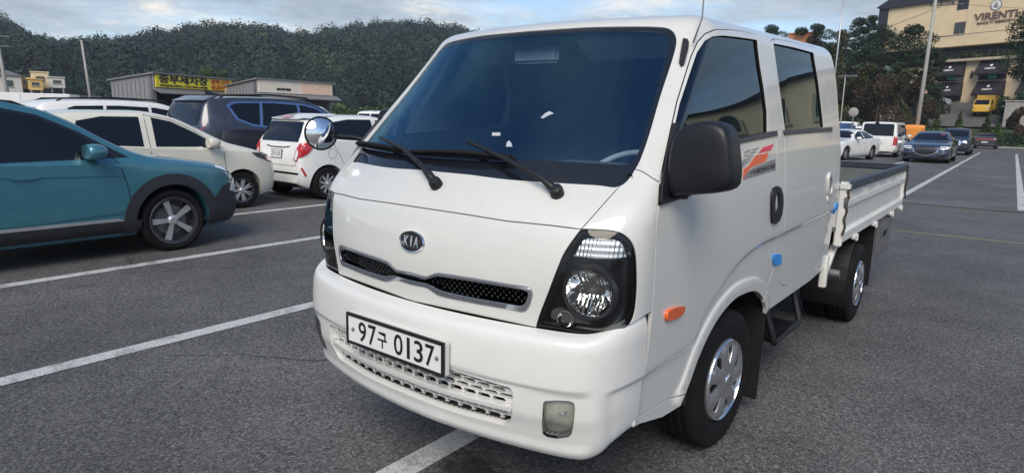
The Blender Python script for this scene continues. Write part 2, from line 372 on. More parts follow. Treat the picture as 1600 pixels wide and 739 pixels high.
def cab(u,v):
    u=np.atleast_1d(np.asarray(u,float));v=np.atleast_1d(np.asarray(v,float));u,v=np.broadcast_arrays(u,v);u=u.copy();v=v.copy()
    z=np.minimum(v,1.84);x,y=ring(u,z);zz=z.copy()
    up=v>1.84
    if up.any():
        uu=np.abs(u[up]);e=.004
        xa,ya=ring(np.maximum(uu-e,0),z[up]);xb,yb=ring(np.minimum(uu+e,4.3),z[up]);tx=xb-xa;ty=yb-ya;L=np.hypot(tx,ty)+1e-12
        nx=ty/L;ny=-tx/L
        t=np.clip((v[up]-1.84)/.2,0,1);an=t*np.pi/2
        fr=np.clip(-ny,0,1);D=.115+.05*fr
        d=D*(1-np.cos(an))*.55+D*.45*t;h=.085*np.sin(an)
        X=x[up]-d*nx;Y=y[up]-d*ny;Z=1.84+h
        q=np.clip((v[up]-2.04)/.6,0,1)
        cy=np.clip(Y,1.3,2.5);Y=Y+(cy-Y)*q;X=X*(1-q);Z=Z+.022*(1-(1-q)**2)
        x[up]=X;y[up]=Y;zz[up]=Z
    w=np.clip((v-1.5)/.34,0,1);zz=zz+w*w*(3-2*w)*.034*np.clip(y-.87,-.2,2.2)-.02*np.clip((v-1.84)/.2,0,1)
    return np.stack([np.sign(np.where(u==0,1,u))*x,y,zz],-1)
# bumper
_by=spl([0,.06,.12,.2,.45,.62,.72,.80,.88,1.0],[.085,.052,.028,.018,.010,.014,.032,.048,.075,.135])
_bz=spl([0,.06,.12,.2,.45,.62,.72,.80,.88,1.0],[.822,.815,.800,.765,.64,.55,.49,.435,.39,.365])
_bw=spl([0,.12,.2,.6,.8,.9,1.0],[.775,.800,.806,.803,.795,.78,.75])
_bd=spl([0,.2,1.0],[.42,.41,.42])
def bumper(u,v):
    u=np.atleast_1d(np.asarray(u,float));v=np.atleast_1d(np.asarray(v,float));u,v=np.broadcast_arrays(u,v)
    s=np.sign(np.where(u==0,1,u));a=np.abs(u);w=_bw(v);yc=_by(v);z=_bz(v)
    q=np.clip((a-.66)/.22,0,1);z=z+q*q*(3-2*q)*(.050*np.clip(1-v/.5,0,1)+.10*np.clip(v,0,1)**3);x1=np.full_like(z,.57);k=.235;y1=yc+k*x1**2;y2=_bd(v)
    x=a/.55*x1;y=yc+k*x*x
    b=a>.55;t=np.clip((a-.55)/.35,0,1);q=1-t;px=w-x1;py=y2-y1;sl=2*k*x1
    bx=q**3*x1+3*q*q*t*(x1+.68*px)+3*q*t*t*w+t**3*w;by=q**3*y1+3*q*q*t*(y1+.68*px*sl)+3*q*t*t*(y2-.68*py)+t**3*y2
    X=np.where(b,bx,x);Y=np.where(b,by,y);S=lambda t:np.clip(t,0,1)**2*(3-2*np.clip(t,0,1))
    d=.010*S((v-.40-.05*a)/.045)*S((.73-a)/.05)*S((.84-v)/.06)+.009*S((v-.455)/.04)*S((a-.745)/.05)
    cx=np.clip((a-.5)/.4,0,1);X=X-d*np.sin(cx*1.57);Y=Y+d*np.cos(cx*1.57)
    return np.stack([s*X,Y,z],-1)
# outlines of panels, lamps, glass and trim on those surfaces
D = json.loads("""{"glass":[[0.1913,1.8813],[0.2046,1.8813],[0.2221,1.8814],[0.2429,1.8815],[0.266,1.8815],[0.2907,1.8811],[0.3162,1.8802],[0.3345,1.8792],[0.3548,1.878],[0.3762,1.8767],[0.3981,1.8753],[0.4197,1.8739],[0.4405,1.8725],[0.4598,1.8711],[0.477,1.8699],[0.4916,1.8687],[0.5168,1.8664],[0.535,1.864],[0.5489,1.8616],[0.5612,1.8591],[0.5788,1.8549],[0.5906,1.8484],[0.6036,1.8382],[0.6191,1.8288],[0.6324,1.8164],[0.6428,1.8009],[0.6475,1.7898],[0.6507,1.7774],[0.653,1.7612],[0.6542,1.7459],[0.6549,1.7284],[0.6552,1.709],[0.6554,1.6879],[0.6554,1.6735],[0.6552,1.6589],[0.6549,1.6435],[0.6548,1.6268],[0.6549,1.6082],[0.6555,1.5874],[0.6564,1.5732],[0.6575,1.5575],[0.659,1.5409],[0.6608,1.5237],[0.6628,1.5064],[0.6648,1.4893],[0.6667,1.4727],[0.6684,1.4571],[0.6698,1.4426],[0.6709,1.4297],[0.6721,1.4109],[0.6731,1.3941],[0.6736,1.3791],[0.6735,1.3655],[0.6725,1.3529],[0.6704,1.341],[0.6675,1.3274],[0.6639,1.3149],[0.6589,1.3039],[0.652,1.295],[0.6425,1.2884],[0.6304,1.2851],[0.6166,1.2846],[0.6004,1.2858],[0.5838,1.2874],[0.5636,1.2881],[0.5527,1.2881],[0.5403,1.288],[0.5267,1.2879],[0.5121,1.2878],[0.4968,1.2877],[0.481,1.2876],[0.465,1.2875],[0.449,1.2874],[0.4334,1.2873],[0.4184,1.2872],[0.4043,1.2871],[0.3862,1.287],[0.3689,1.287],[0.3521,1.2869],[0.3357,1.2869],[0.3194,1.2869],[0.3031,1.287],[0.2866,1.2872],[0.2696,1.2875],[0.2486,1.288],[0.2258,1.2888],[0.2024,1.2897],[0.1793,1.2906],[0.158,1.2915],[0.1398,1.2922],[0.1261,1.2927]],
"frit":[[0.1995,1.851],[0.2126,1.8508],[0.2298,1.8508],[0.2502,1.8508],[0.2729,1.8507],[0.2971,1.8502],[0.3221,1.8493],[0.3401,1.8485],[0.36,1.8474],[0.3811,1.8462],[0.4027,1.8449],[0.424,1.8436],[0.4445,1.8423],[0.4634,1.841],[0.4803,1.8399],[0.4946,1.8392],[0.5189,1.8378],[0.5362,1.8364],[0.5491,1.8348],[0.5602,1.8331],[0.5755,1.8296],[0.585,1.8247],[0.595,1.8175],[0.6049,1.8066],[0.615,1.7913],[0.6227,1.769],[0.625,1.7539],[0.6264,1.7367],[0.6274,1.7171],[0.6285,1.6954],[0.6295,1.6795],[0.6305,1.6625],[0.6315,1.6446],[0.6326,1.626],[0.6338,1.6068],[0.6352,1.5872],[0.6364,1.5718],[0.6378,1.5554],[0.6394,1.5386],[0.6411,1.5218],[0.6429,1.5055],[0.6447,1.4901],[0.6463,1.4759],[0.6477,1.4634],[0.6498,1.4463],[0.6518,1.4317],[0.6534,1.4191],[0.6544,1.408],[0.6542,1.3978],[0.6521,1.3835],[0.6477,1.3726],[0.6408,1.3644],[0.6332,1.3591],[0.6234,1.3565],[0.6069,1.3549],[0.5967,1.3544],[0.5869,1.3543],[0.5757,1.3545],[0.5626,1.3548],[0.5473,1.3551],[0.5292,1.3553],[0.5179,1.3553],[0.5054,1.3554],[0.4918,1.3554],[0.4773,1.3554],[0.462,1.3554],[0.4461,1.3554],[0.4298,1.3554],[0.4133,1.3554],[0.3966,1.3553],[0.3801,1.3553],[0.3638,1.3553],[0.3473,1.3553],[0.33,1.3553],[0.3121,1.3552],[0.2937,1.3552],[0.2751,1.3551],[0.2566,1.3551],[0.2383,1.355],[0.2205,1.355],[0.2036,1.355],[0.1877,1.355],[0.1732,1.355],[0.1455,1.3554],[0.1222,1.356],[0.103,1.3567],[0.0877,1.3573],[0.0759,1.3578]],
"hoodseam":[[0.6011,1.1553],[0.5781,1.1562],[0.5548,1.1571],[0.5311,1.1579],[0.5069,1.1587],[0.4833,1.1588],[0.4592,1.1589],[0.4347,1.1589],[0.4097,1.1589],[0.3843,1.1588],[0.3583,1.1587],[0.3268,1.1602],[0.2942,1.1615],[0.2608,1.1628],[0.2264,1.164],[0.1909,1.1651]],
"fenderseam":[[0.6425,1.2884],[0.6367,1.2694],[0.6323,1.2505],[0.6281,1.2318],[0.6233,1.213],[0.6176,1.194],[0.6104,1.1749],[0.6011,1.1553]],
"headlight":[[0.6011,1.1553],[0.6102,1.1558],[0.6236,1.1566],[0.6389,1.1572],[0.6539,1.1574],[0.6687,1.1573],[0.6844,1.1569],[0.6998,1.156],[0.7137,1.1545],[0.7289,1.1514],[0.7415,1.1474],[0.7533,1.1424],[0.7698,1.133],[0.7842,1.1213],[0.7925,1.1125],[0.7999,1.1026],[0.8066,1.0902],[0.8112,1.0788],[0.8154,1.0658],[0.819,1.0515],[0.8223,1.036],[0.8248,1.0223],[0.8273,1.0073],[0.8294,0.9917],[0.8311,0.9763],[0.8322,0.9617],[0.8329,0.9442],[0.8329,0.9272],[0.8323,0.9114],[0.831,0.8977],[0.8282,0.8832],[0.8242,0.8719],[0.8192,0.8628],[0.8101,0.8532],[0.799,0.8461],[0.7863,0.8384],[0.7716,0.8315],[0.754,0.8256],[0.7355,0.8211],[0.7187,0.8185],[0.7009,0.8173],[0.6918,0.8166],[0.6815,0.8164],[0.657,0.8174],[0.6458,0.8179],[0.6319,0.8184],[0.6162,0.8188],[0.5994,0.8191],[0.5824,0.8193],[0.5651,0.8194],[0.548,0.8195],[0.5318,0.8195],[0.5173,0.8195],[0.505,0.8195],[0.4957,0.8194]],
"headin":[[0.4957,0.8194],[0.497,0.8276],[0.4995,0.8401],[0.5033,0.8547],[0.5093,0.8748],[0.5135,0.8881],[0.5185,0.9032],[0.5241,0.9201],[0.5302,0.9389],[0.5345,0.9531],[0.539,0.969],[0.5435,0.9855],[0.5476,1.0018],[0.5515,1.0169],[0.5549,1.0302],[0.559,1.046],[0.5623,1.0588],[0.5659,1.071],[0.571,1.085],[0.5758,1.0968],[0.5817,1.1102],[0.5879,1.124],[0.5936,1.1369],[0.5981,1.1477],[0.6011,1.1553]],
"pillarseam":[[0.6704,1.341],[0.6882,1.3381],[0.7132,1.3333],[0.739,1.3259],[0.7674,1.3175],[0.8019,1.3087],[0.8315,1.3016]],
"doorfront":[[0.8315,1.3016],[0.8472,1.2783],[0.8627,1.255],[0.8766,1.2315],[0.8851,1.2063],[0.8907,1.181],[0.8971,1.1525],[0.9015,1.1237],[0.9058,1.0947],[0.9098,1.0654],[0.9133,1.0359],[0.9166,1.0061],[0.9198,0.9759],[0.9207,0.9504],[0.9217,0.9248],[0.9228,0.8991],[0.9239,0.8731],[0.9232,0.8456],[0.9228,0.8179],[0.9227,0.7899],[0.9228,0.7617],[0.9231,0.7332],[0.9235,0.7045],[0.9198,0.6746],[0.916,0.6447],[0.912,0.6148],[0.911,0.5838],[0.9098,0.5526],[0.9087,0.5213],[0.9035,0.503],[0.8985,0.4848]],
"doorbot":[[0.8985,0.4848],[0.9477,0.4809],[0.999,0.4768],[1.0523,0.4725],[1.1078,0.4681],[1.1656,0.4634],[1.225,0.4508],[1.287,0.4375]],
"sillbot":[[0.8985,0.4848],[0.8872,0.4637],[0.9416,0.4491],[1.0009,0.4333],[1.0631,0.4168],[1.1283,0.3995],[1.1865,0.3969],[1.2471,0.3942],[1.267,0.4158],[1.287,0.4375]],
"arch":[[1.287,0.4375],[1.2937,0.4458],[1.3031,0.4576],[1.3144,0.4719],[1.3263,0.4877],[1.336,0.5019],[1.3462,0.5178],[1.3572,0.5347],[1.3692,0.5518],[1.3825,0.5681],[1.3946,0.5814],[1.4077,0.595],[1.4216,0.6085],[1.4361,0.6216],[1.4511,0.6342],[1.4663,0.6458],[1.485,0.6586],[1.5044,0.6704],[1.5246,0.6814],[1.5458,0.6914],[1.5683,0.7005],[1.5992,0.7108],[1.6327,0.7197],[1.6671,0.727],[1.7004,0.7321],[1.7425,0.7347],[1.7836,0.7334],[1.8245,0.7306],[1.8871,0.7252],[1.9461,0.7158],[1.9955,0.701],[2.0389,0.6822],[2.0784,0.6602],[2.1134,0.6353],[2.1458,0.606],[2.1705,0.5777],[2.1793,0.5557],[2.1807,0.5409]],
"sill":[[2.1807,0.5409],[2.2857,0.5402],[2.3965,0.5394],[2.5137,0.5385],[2.6377,0.5376],[2.7694,0.5367],[2.9092,0.5357],[3.0581,0.5346]],
"doortop":[[0.8315,1.3016],[0.824,1.3248],[0.816,1.3482],[0.808,1.3718],[0.8011,1.3947],[0.7943,1.4179],[0.7877,1.4413],[0.7812,1.4651],[0.7749,1.4892],[0.769,1.5154],[0.7635,1.5423],[0.7582,1.5697],[0.7578,1.5945],[0.7574,1.6196],[0.757,1.645],[0.7566,1.6753],[0.7563,1.7059],[0.7561,1.7367],[0.7622,1.7637],[0.7684,1.7909],[0.785,1.8075],[0.8022,1.8244],[0.8349,1.8341],[0.8791,1.8491],[0.9789,1.8609],[1.099,1.8748],[1.206,1.8811],[1.321,1.8885],[1.4475,1.8859],[1.5809,1.8832]],
"doorrear":[[1.5809,1.8832],[1.5568,1.8272],[1.592,1.7943],[1.6278,1.7622],[1.6652,1.7305],[1.7002,1.6984],[1.7347,1.6663],[1.7686,1.634],[1.8014,1.6013],[1.8329,1.5678],[1.882,1.5353],[1.9311,1.5012],[1.9813,1.4657],[2.0027,1.4268],[2.0241,1.3878],[2.0457,1.3486],[2.0679,1.3089],[2.0913,1.2739],[2.1149,1.2384],[2.1382,1.2025],[2.1471,1.1634],[2.1553,1.1237],[2.1636,1.0835],[2.1723,1.0429],[2.1847,0.9973],[2.1984,0.9508],[2.2134,0.9036],[2.2288,0.8556],[2.2416,0.8183],[2.2556,0.7803],[2.2293,0.7481],[2.2036,0.7162],[2.173,0.6889],[2.1429,0.662],[2.1134,0.6353]],
"rdoor":[[1.7952,1.8485],[1.8445,1.872],[1.9339,1.8899],[2.077,1.895],[2.2312,1.9006],[2.4018,1.9082],[2.5768,1.9067],[2.7626,1.9051],[2.9603,1.9034],[3.0603,1.8868],[3.0474,1.8452],[3.0221,1.8036],[3.0136,1.7675],[3.0205,1.7332],[3.0324,1.6998],[3.0559,1.6635],[3.082,1.6268],[3.1081,1.5888],[3.1274,1.5517],[3.1454,1.5111],[3.1643,1.4666],[3.1819,1.4187],[3.2025,1.3703],[3.2279,1.3211],[3.2349,1.2733],[3.2439,1.2252],[3.2579,1.1763],[3.2792,1.1262],[3.3027,1.0752],[3.3152,1.0189],[3.3317,0.9616],[3.351,0.9032],[3.3669,0.8515],[3.3844,0.799],[3.4093,0.7452],[3.2486,0.62],[3.0748,0.6185],[2.9128,0.6172],[2.7876,0.6158],[2.669,0.6144],[2.5565,0.6132],[2.4946,0.621],[2.4391,0.642],[2.407,0.6739],[2.3896,0.7186],[2.3728,0.7626],[2.3572,0.8058],[2.343,0.8481],[2.3298,0.8897],[2.3136,0.9372],[2.2985,0.9838],[2.2849,1.0296],[2.2698,1.0749],[2.2555,1.1194],[2.2414,1.1634],[2.2271,1.2065],[2.2124,1.2489],[2.1977,1.2909],[2.1798,1.3341],[2.1631,1.377],[2.1474,1.4197],[2.1325,1.4622],[2.1038,1.5023],[2.0766,1.5409],[2.0494,1.5775],[2.0212,1.6128],[1.9917,1.6474],[1.9557,1.6795],[1.9198,1.7116],[1.8837,1.7438],[1.8485,1.7764],[1.8171,1.8098]],
"fwin":[[0.8695,1.3858],[0.8503,1.4135],[0.8324,1.4414],[0.8156,1.4696],[0.8,1.4982],[0.7932,1.528],[0.7867,1.5585],[0.7874,1.5881],[0.7882,1.618],[0.7887,1.6483],[0.7891,1.6789],[0.79,1.7023],[0.7908,1.7258],[0.7918,1.7494],[0.8058,1.7719],[0.8202,1.7948],[0.8705,1.8137],[0.9208,1.8191],[0.9852,1.825],[1.0748,1.8277],[1.1689,1.8306],[1.2788,1.8328],[1.3949,1.8351],[1.5176,1.8375],[1.5517,1.8014],[1.5857,1.7662],[1.6216,1.7316],[1.6584,1.7012],[1.6946,1.6709],[1.7302,1.6404],[1.7595,1.6103],[1.7875,1.5797],[1.8147,1.5483],[1.8269,1.5196],[1.8397,1.49],[1.8534,1.4602],[1.7359,1.4514],[1.6264,1.4431],[1.5242,1.4352],[1.4355,1.4286],[1.3518,1.4223],[1.2728,1.4164],[1.1981,1.4107],[1.1272,1.4053],[1.06,1.4001],[0.996,1.3952],[0.9352,1.3905]],
"rwin":[[1.8383,1.838],[1.9779,1.8388],[2.1253,1.8396],[2.2859,1.8413],[2.4527,1.8391],[2.6304,1.8374],[2.8186,1.8356],[2.816,1.798],[2.8246,1.7629],[2.8451,1.7292],[2.8688,1.6962],[2.8866,1.6569],[2.9068,1.6171],[2.9264,1.5757],[2.9443,1.5312],[2.9622,1.4818],[2.7723,1.478],[2.5969,1.4745],[2.4344,1.4712],[2.2834,1.4682],[2.1428,1.4653],[2.1115,1.5078],[2.0817,1.5484],[2.0515,1.587],[2.02,1.6242],[1.9874,1.6607],[1.9552,1.6953],[1.923,1.7299],[1.8913,1.765],[1.8637,1.8008]],
"crease":[[1.318,0.6289],[1.324,0.6403],[1.3322,0.6565],[1.3421,0.6754],[1.3532,0.6946],[1.3651,0.7121],[1.3777,0.7277],[1.3913,0.7431],[1.4062,0.7581],[1.4229,0.7728],[1.4416,0.7872],[1.4591,0.7991],[1.4782,0.8109],[1.4987,0.8225],[1.5205,0.8338],[1.5434,0.845],[1.567,0.8558],[1.5913,0.8666],[1.6166,0.8774],[1.643,0.8879],[1.6705,0.898],[1.6994,0.9074],[1.7298,0.9158],[1.7679,0.9246],[1.808,0.9322],[1.8505,0.9387],[1.8963,0.9442],[1.9462,0.9487],[2.0009,0.9518],[2.0604,0.9532],[2.1244,0.9538],[2.1932,0.9539],[2.2662,0.9544],[2.3303,0.9553],[2.3982,0.956],[2.4697,0.9568],[2.5448,0.9576],[2.6234,0.9586],[2.7054,0.9596],[2.7974,0.961],[2.9024,0.9626],[3.0133,0.9644],[3.1215,0.9662],[3.217,0.9678],[3.2883,0.969]],
"grille_o":[[0,0.9282],[0.0214,0.9274],[0.0423,0.9266],[0.0587,0.9253],[0.0756,0.9266],[0.0962,0.9359],[0.1166,0.9457],[0.1311,0.9489],[0.1502,0.9502],[0.1655,0.9511],[0.1834,0.952],[0.2033,0.9527],[0.2245,0.9533],[0.2397,0.9537],[0.256,0.9539],[0.2728,0.9541],[0.2898,0.9542],[0.3065,0.9543],[0.3226,0.9544],[0.3386,0.9544],[0.3549,0.9544],[0.3709,0.9543],[0.3863,0.9542],[0.4005,0.9541],[0.413,0.954],[0.4293,0.9539],[0.4433,0.9541],[0.455,0.9539],[0.4643,0.9529],[0.4749,0.9488],[0.4792,0.9421],[0.4805,0.9328],[0.4787,0.9203],[0.476,0.9083],[0.4722,0.8946],[0.4677,0.8834],[0.4609,0.8735],[0.451,0.8684],[0.4437,0.8674],[0.4342,0.868],[0.4142,0.8688],[0.402,0.8688],[0.387,0.8688],[0.3698,0.8687],[0.351,0.8686],[0.3314,0.8684],[0.3116,0.8682],[0.2924,0.8679],[0.2748,0.8678],[0.2553,0.8677],[0.2355,0.8675],[0.2157,0.8674],[0.1965,0.8673],[0.1787,0.8673],[0.1627,0.8674],[0.1493,0.8676],[0.1261,0.87],[0.1155,0.8742],[0.0985,0.8809],[0.0808,0.8868],[0.0613,0.8875],[0.0413,0.8865],[0.0199,0.8858],[0,0.8852]],
"grille_i":[[0,0.9209],[0.0215,0.9202],[0.0422,0.9193],[0.0569,0.9172],[0.0725,0.9177],[0.0944,0.9266],[0.1166,0.9362],[0.1313,0.9395],[0.1502,0.9409],[0.1655,0.9419],[0.1835,0.9428],[0.2034,0.9435],[0.2247,0.9442],[0.2399,0.9446],[0.2561,0.9449],[0.273,0.9451],[0.29,0.9453],[0.3067,0.9454],[0.3228,0.9455],[0.3389,0.9455],[0.3554,0.9455],[0.3717,0.9455],[0.3872,0.9455],[0.4012,0.9454],[0.4133,0.9452],[0.432,0.9452],[0.4458,0.9451],[0.4562,0.9441],[0.4654,0.9398],[0.469,0.9341],[0.4672,0.9207],[0.4631,0.9075],[0.457,0.8949],[0.4495,0.8891],[0.4401,0.8865],[0.4342,0.886],[0.414,0.8866],[0.4024,0.8867],[0.3876,0.8867],[0.3703,0.8867],[0.3514,0.8866],[0.3315,0.8865],[0.3116,0.8864],[0.2924,0.8863],[0.2749,0.8862],[0.2528,0.8863],[0.2306,0.8865],[0.2089,0.8867],[0.1885,0.8869],[0.1703,0.8873],[0.1552,0.8877],[0.1327,0.8899],[0.1216,0.8933],[0.1034,0.8979],[0.0841,0.9018],[0.063,0.9021],[0.0417,0.9011],[0.0202,0.9005],[0,0.9]],
"sail":[[0.7764,1.487],[0.8121,1.4885],[0.8352,1.4665],[0.8609,1.4446],[0.8963,1.4178],[0.9244,1.3909],[0.9538,1.3662],[0.9822,1.3413],[1.0096,1.3162],[1.0361,1.2907],[1.0643,1.2664],[1.0925,1.2418],[1.0354,1.2386],[0.9807,1.2355],[0.9283,1.2326],[0.8778,1.2295],[0.8663,1.2503],[0.8532,1.271],[0.8395,1.2916],[0.8301,1.3165],[0.8205,1.3415],[0.8108,1.3667],[0.8011,1.3922],[0.7948,1.4155],[0.7884,1.439],[0.7823,1.4629]],
"belt_f":[[0.825,1.3861],[0.8634,1.3921],[0.9309,1.3959],[0.9926,1.3997],[1.0574,1.4035],[1.1255,1.4076],[1.1967,1.4126],[1.2719,1.4178],[1.3512,1.4233],[1.4352,1.4291],[1.5242,1.4352],[1.6267,1.4426],[1.7364,1.4504],[1.854,1.4588],[1.9218,1.4614],[1.9922,1.4642],[2.0108,1.4402],[1.8788,1.4334],[1.7562,1.427],[1.6419,1.4211],[1.5352,1.4155],[1.4468,1.4097],[1.3633,1.4041],[1.2844,1.3989],[1.2096,1.3939],[1.1387,1.3891],[1.0771,1.3846],[1.0183,1.3803],[0.962,1.3761],[0.9082,1.3722],[0.8461,1.3676]],
"belt_r":[[2.0984,1.4654],[2.2432,1.4677],[2.3999,1.4701],[2.5691,1.4728],[2.7521,1.4756],[2.9509,1.4787],[3.1676,1.4821],[3.1712,1.4569],[2.9606,1.454],[2.767,1.4513],[2.5883,1.4488],[2.423,1.4464],[2.2696,1.4442],[2.1272,1.4422]],
"indicator":[[1.0175,0.8382],[1.0245,0.8504],[1.0724,0.8527],[1.1349,0.8436],[1.1631,0.8344],[1.1643,0.8181],[1.1492,0.8046],[1.1038,0.8017],[1.0532,0.8066],[1.0225,0.8146]],
"handle_f":[[2.0113,1.1733],[2.0347,1.1981],[2.0791,1.2053],[2.1316,1.1939],[2.1797,1.1559],[2.1899,1.133],[2.2002,1.1099],[2.1985,1.0846],[2.1969,1.0592],[2.1677,1.0275],[2.1126,1.0185],[2.0615,1.0312],[2.0386,1.0739],[2.0295,1.1074],[2.0206,1.1405]],
"handle_f_in":[[2.0696,1.1653],[2.0951,1.1738],[2.1207,1.1548],[2.1291,1.1293],[2.1374,1.1035],[2.1219,1.077],[2.0885,1.0776],[2.0789,1.1002],[2.0694,1.1227],[2.0695,1.144]],
"handle_r":[[3.1088,1.0914],[3.0963,1.1317],[3.0849,1.1715],[3.0911,1.2022],[3.1366,1.2112],[3.1924,1.1843],[3.2277,1.1339],[3.2316,1.0852],[3.2021,1.0594],[3.1256,1.0701]],
"handle_r_in":[[3.1315,1.0934],[3.1197,1.1319],[3.109,1.1699],[3.1348,1.1879],[3.1824,1.1571],[3.2007,1.1199],[3.1912,1.0845],[3.1531,1.0797]],
"keyhole":[[3.1283,1.0639],[3.2031,1.0573],[3.2157,1.0135],[3.1483,1.0201]],
"pad_f":[[2.1845,0.8531],[2.3043,0.8361],[2.3304,0.8249],[2.3361,0.7998],[2.3423,0.7745],[2.254,0.784],[2.212,0.7985],[2.1979,0.826]],
"antbase":[[0.6771,1.7955],[0.704,1.7929],[0.7199,1.7781],[0.7268,1.756],[0.7292,1.7279],[0.7318,1.7001],[0.7168,1.6927],[0.6948,1.7097],[0.6895,1.7328],[0.6843,1.7561],[0.6807,1.7757]],
"antenna_root":[[0.7057,1.7855],[0.7061,1.8078],[0.7064,1.8304],[0.7088,1.8679]],
"dec_red":[[1.8174,1.391],[1.8935,1.3972],[1.9733,1.4036],[1.9452,1.375],[1.8536,1.3703],[1.7666,1.3659]],
"dec_orange":[[1.7356,1.3586],[1.821,1.3621],[1.9109,1.3659],[1.9001,1.3469],[1.8896,1.328],[1.7881,1.3182],[1.6929,1.309],[1.6565,1.2856],[1.6218,1.2627],[1.6131,1.2841],[1.6045,1.3053],[1.6644,1.3183],[1.708,1.346]],
"dec_grey":[[1.9181,1.3254],[2.0243,1.333],[2.0344,1.3067],[2.0448,1.2803],[1.9311,1.2753],[1.8244,1.2707],[1.7241,1.2664],[1.6296,1.2622],[1.6261,1.2846],[1.668,1.2942],[1.7113,1.304],[1.8113,1.3144]],
"dec_s0":[[1.5784,1.3793],[1.6556,1.3858],[1.6547,1.3794],[1.582,1.3724]],
"dec_t0":[[1.6796,1.3876],[1.7634,1.3919],[1.7535,1.385],[1.6748,1.3805]],
"dec_s1":[[1.5859,1.365],[1.6282,1.3721],[1.6274,1.3658],[1.5895,1.3581]],
"dec_t1":[[1.6517,1.3738],[1.7335,1.3778],[1.7239,1.371],[1.6471,1.3668]],
"dec_s2":[[1.5933,1.3507],[1.6017,1.3587],[1.6009,1.3525],[1.5968,1.3437]],
"dec_t2":[[1.6246,1.3603],[1.7045,1.3639],[1.6952,1.3572],[1.6202,1.3534]],
"dec_s3":[[1.6006,1.3363],[1.5758,1.3456],[1.5752,1.3394],[1.6041,1.3294]],
"dec_t3":[[1.5982,1.3471],[1.6763,1.3503],[1.6674,1.3437],[1.594,1.3402]],
"dec_s4":[[1.6078,1.3219],[1.5506,1.3326],[1.5501,1.3265],[1.6113,1.3149]],
"dec_t4":[[1.5726,1.3341],[1.649,1.337],[1.6403,1.3305],[1.5685,1.3273]],
"dectext":[[1.7461,1.282],[1.8369,1.2858],[1.9329,1.2898],[2.0345,1.2941],[2.0283,1.3225],[1.9309,1.3168],[1.8387,1.3113],[1.7514,1.3062]],
"turnsig":[[0.5904,1.07],[0.5951,1.0831],[0.5995,1.0961],[0.6045,1.11],[0.6093,1.1238],[0.6205,1.1336],[0.64,1.1347],[0.6602,1.1356],[0.6869,1.1351],[0.715,1.1342],[0.7477,1.1258],[0.769,1.1079],[0.7793,1.0907],[0.7896,1.0732],[0.7578,1.0713],[0.7282,1.0684],[0.7057,1.0682],[0.6842,1.0676],[0.6634,1.0667],[0.6382,1.0681],[0.614,1.0692]],
"parklight":[[0.5256,0.8687],[0.5315,0.8783],[0.5552,0.8864],[0.5719,0.8826],[0.5885,0.8786],[0.608,0.873],[0.6282,0.8671],[0.6489,0.8609],[0.664,0.8516],[0.6604,0.8383],[0.6325,0.8381],[0.6057,0.8373],[0.5798,0.836],[0.5581,0.8368],[0.5362,0.8375],[0.5239,0.8464]],
"bowl":[[0.6488,0.9565],[0.6224,0.9537],[0.5967,0.9504],[0.5712,0.9469],[0.5967,0.9504],[0.6224,0.9537],[0.6488,0.9565],[0.6763,0.9587],[0.7048,0.9601],[0.7348,0.9606],[0.7103,0.9805],[0.6865,0.9995],[0.6635,1.0178],[0.6411,1.0358],[0.6442,1.0086],[0.647,0.9813],[0.649,0.9534],[0.6504,0.9251],[0.6516,0.8965],[0.6528,0.8677]],
"badge":[[-0.0042,1.0494],[-0.0434,1.0473],[-0.0844,1.0448],[-0.0442,1.0471],[-0.0058,1.0492],[0.031,1.0509],[0.0665,1.0525],[0.0413,1.0651],[0.0151,1.0777],[-0.0124,1.0902],[-0.0066,1.0639],[-0.0025,1.0371],[0.001,1.0102]],
"wiperL":[[0.0222,1.245],[-0.026,1.2657],[-0.077,1.2872],[-0.1237,1.3027],[-0.1725,1.3188],[-0.2245,1.3354],[-0.2872,1.3469],[-0.3562,1.3587],[-0.4335,1.3707]],
"wiperR":[[0.4731,1.2525],[0.4468,1.2613],[0.42,1.2702],[0.3927,1.2792],[0.3628,1.2895],[0.3321,1.3001],[0.3013,1.3109],[0.2695,1.3218],[0.233,1.3327],[0.1951,1.3439],[0.1558,1.3552],[0.1149,1.3668],[0.0722,1.3786]],
"bladeL":[[-0.7181,1.3487],[-0.5977,1.3563],[-0.5251,1.3631],[-0.4598,1.3693],[-0.3797,1.36],[-0.3085,1.3508],[-0.244,1.3418]],
"bladeR":[[-0.2082,1.3389],[-0.1621,1.3445],[-0.1182,1.3499],[-0.0763,1.3551],[-0.0362,1.3601],[0.0024,1.3649],[0.0396,1.3696],[0.0754,1.3741],[0.1172,1.3683],[0.1572,1.3626],[0.1957,1.3569],[0.2328,1.3513],[0.2687,1.3458]],
"ws_sticker":[[0.1095,1.4443],[0.1444,1.4454],[0.1517,1.4338],[0.1171,1.4326]],
"ws_sticker2":[[0.1984,1.3962],[0.1927,1.4097],[0.196,1.4191],[0.2101,1.4105],[0.223,1.3973]],
"ws_sticker3":[[0.272,1.5033],[0.2801,1.5201],[0.2926,1.5287],[0.3133,1.5207],[0.2998,1.5145],[0.2828,1.5012]],
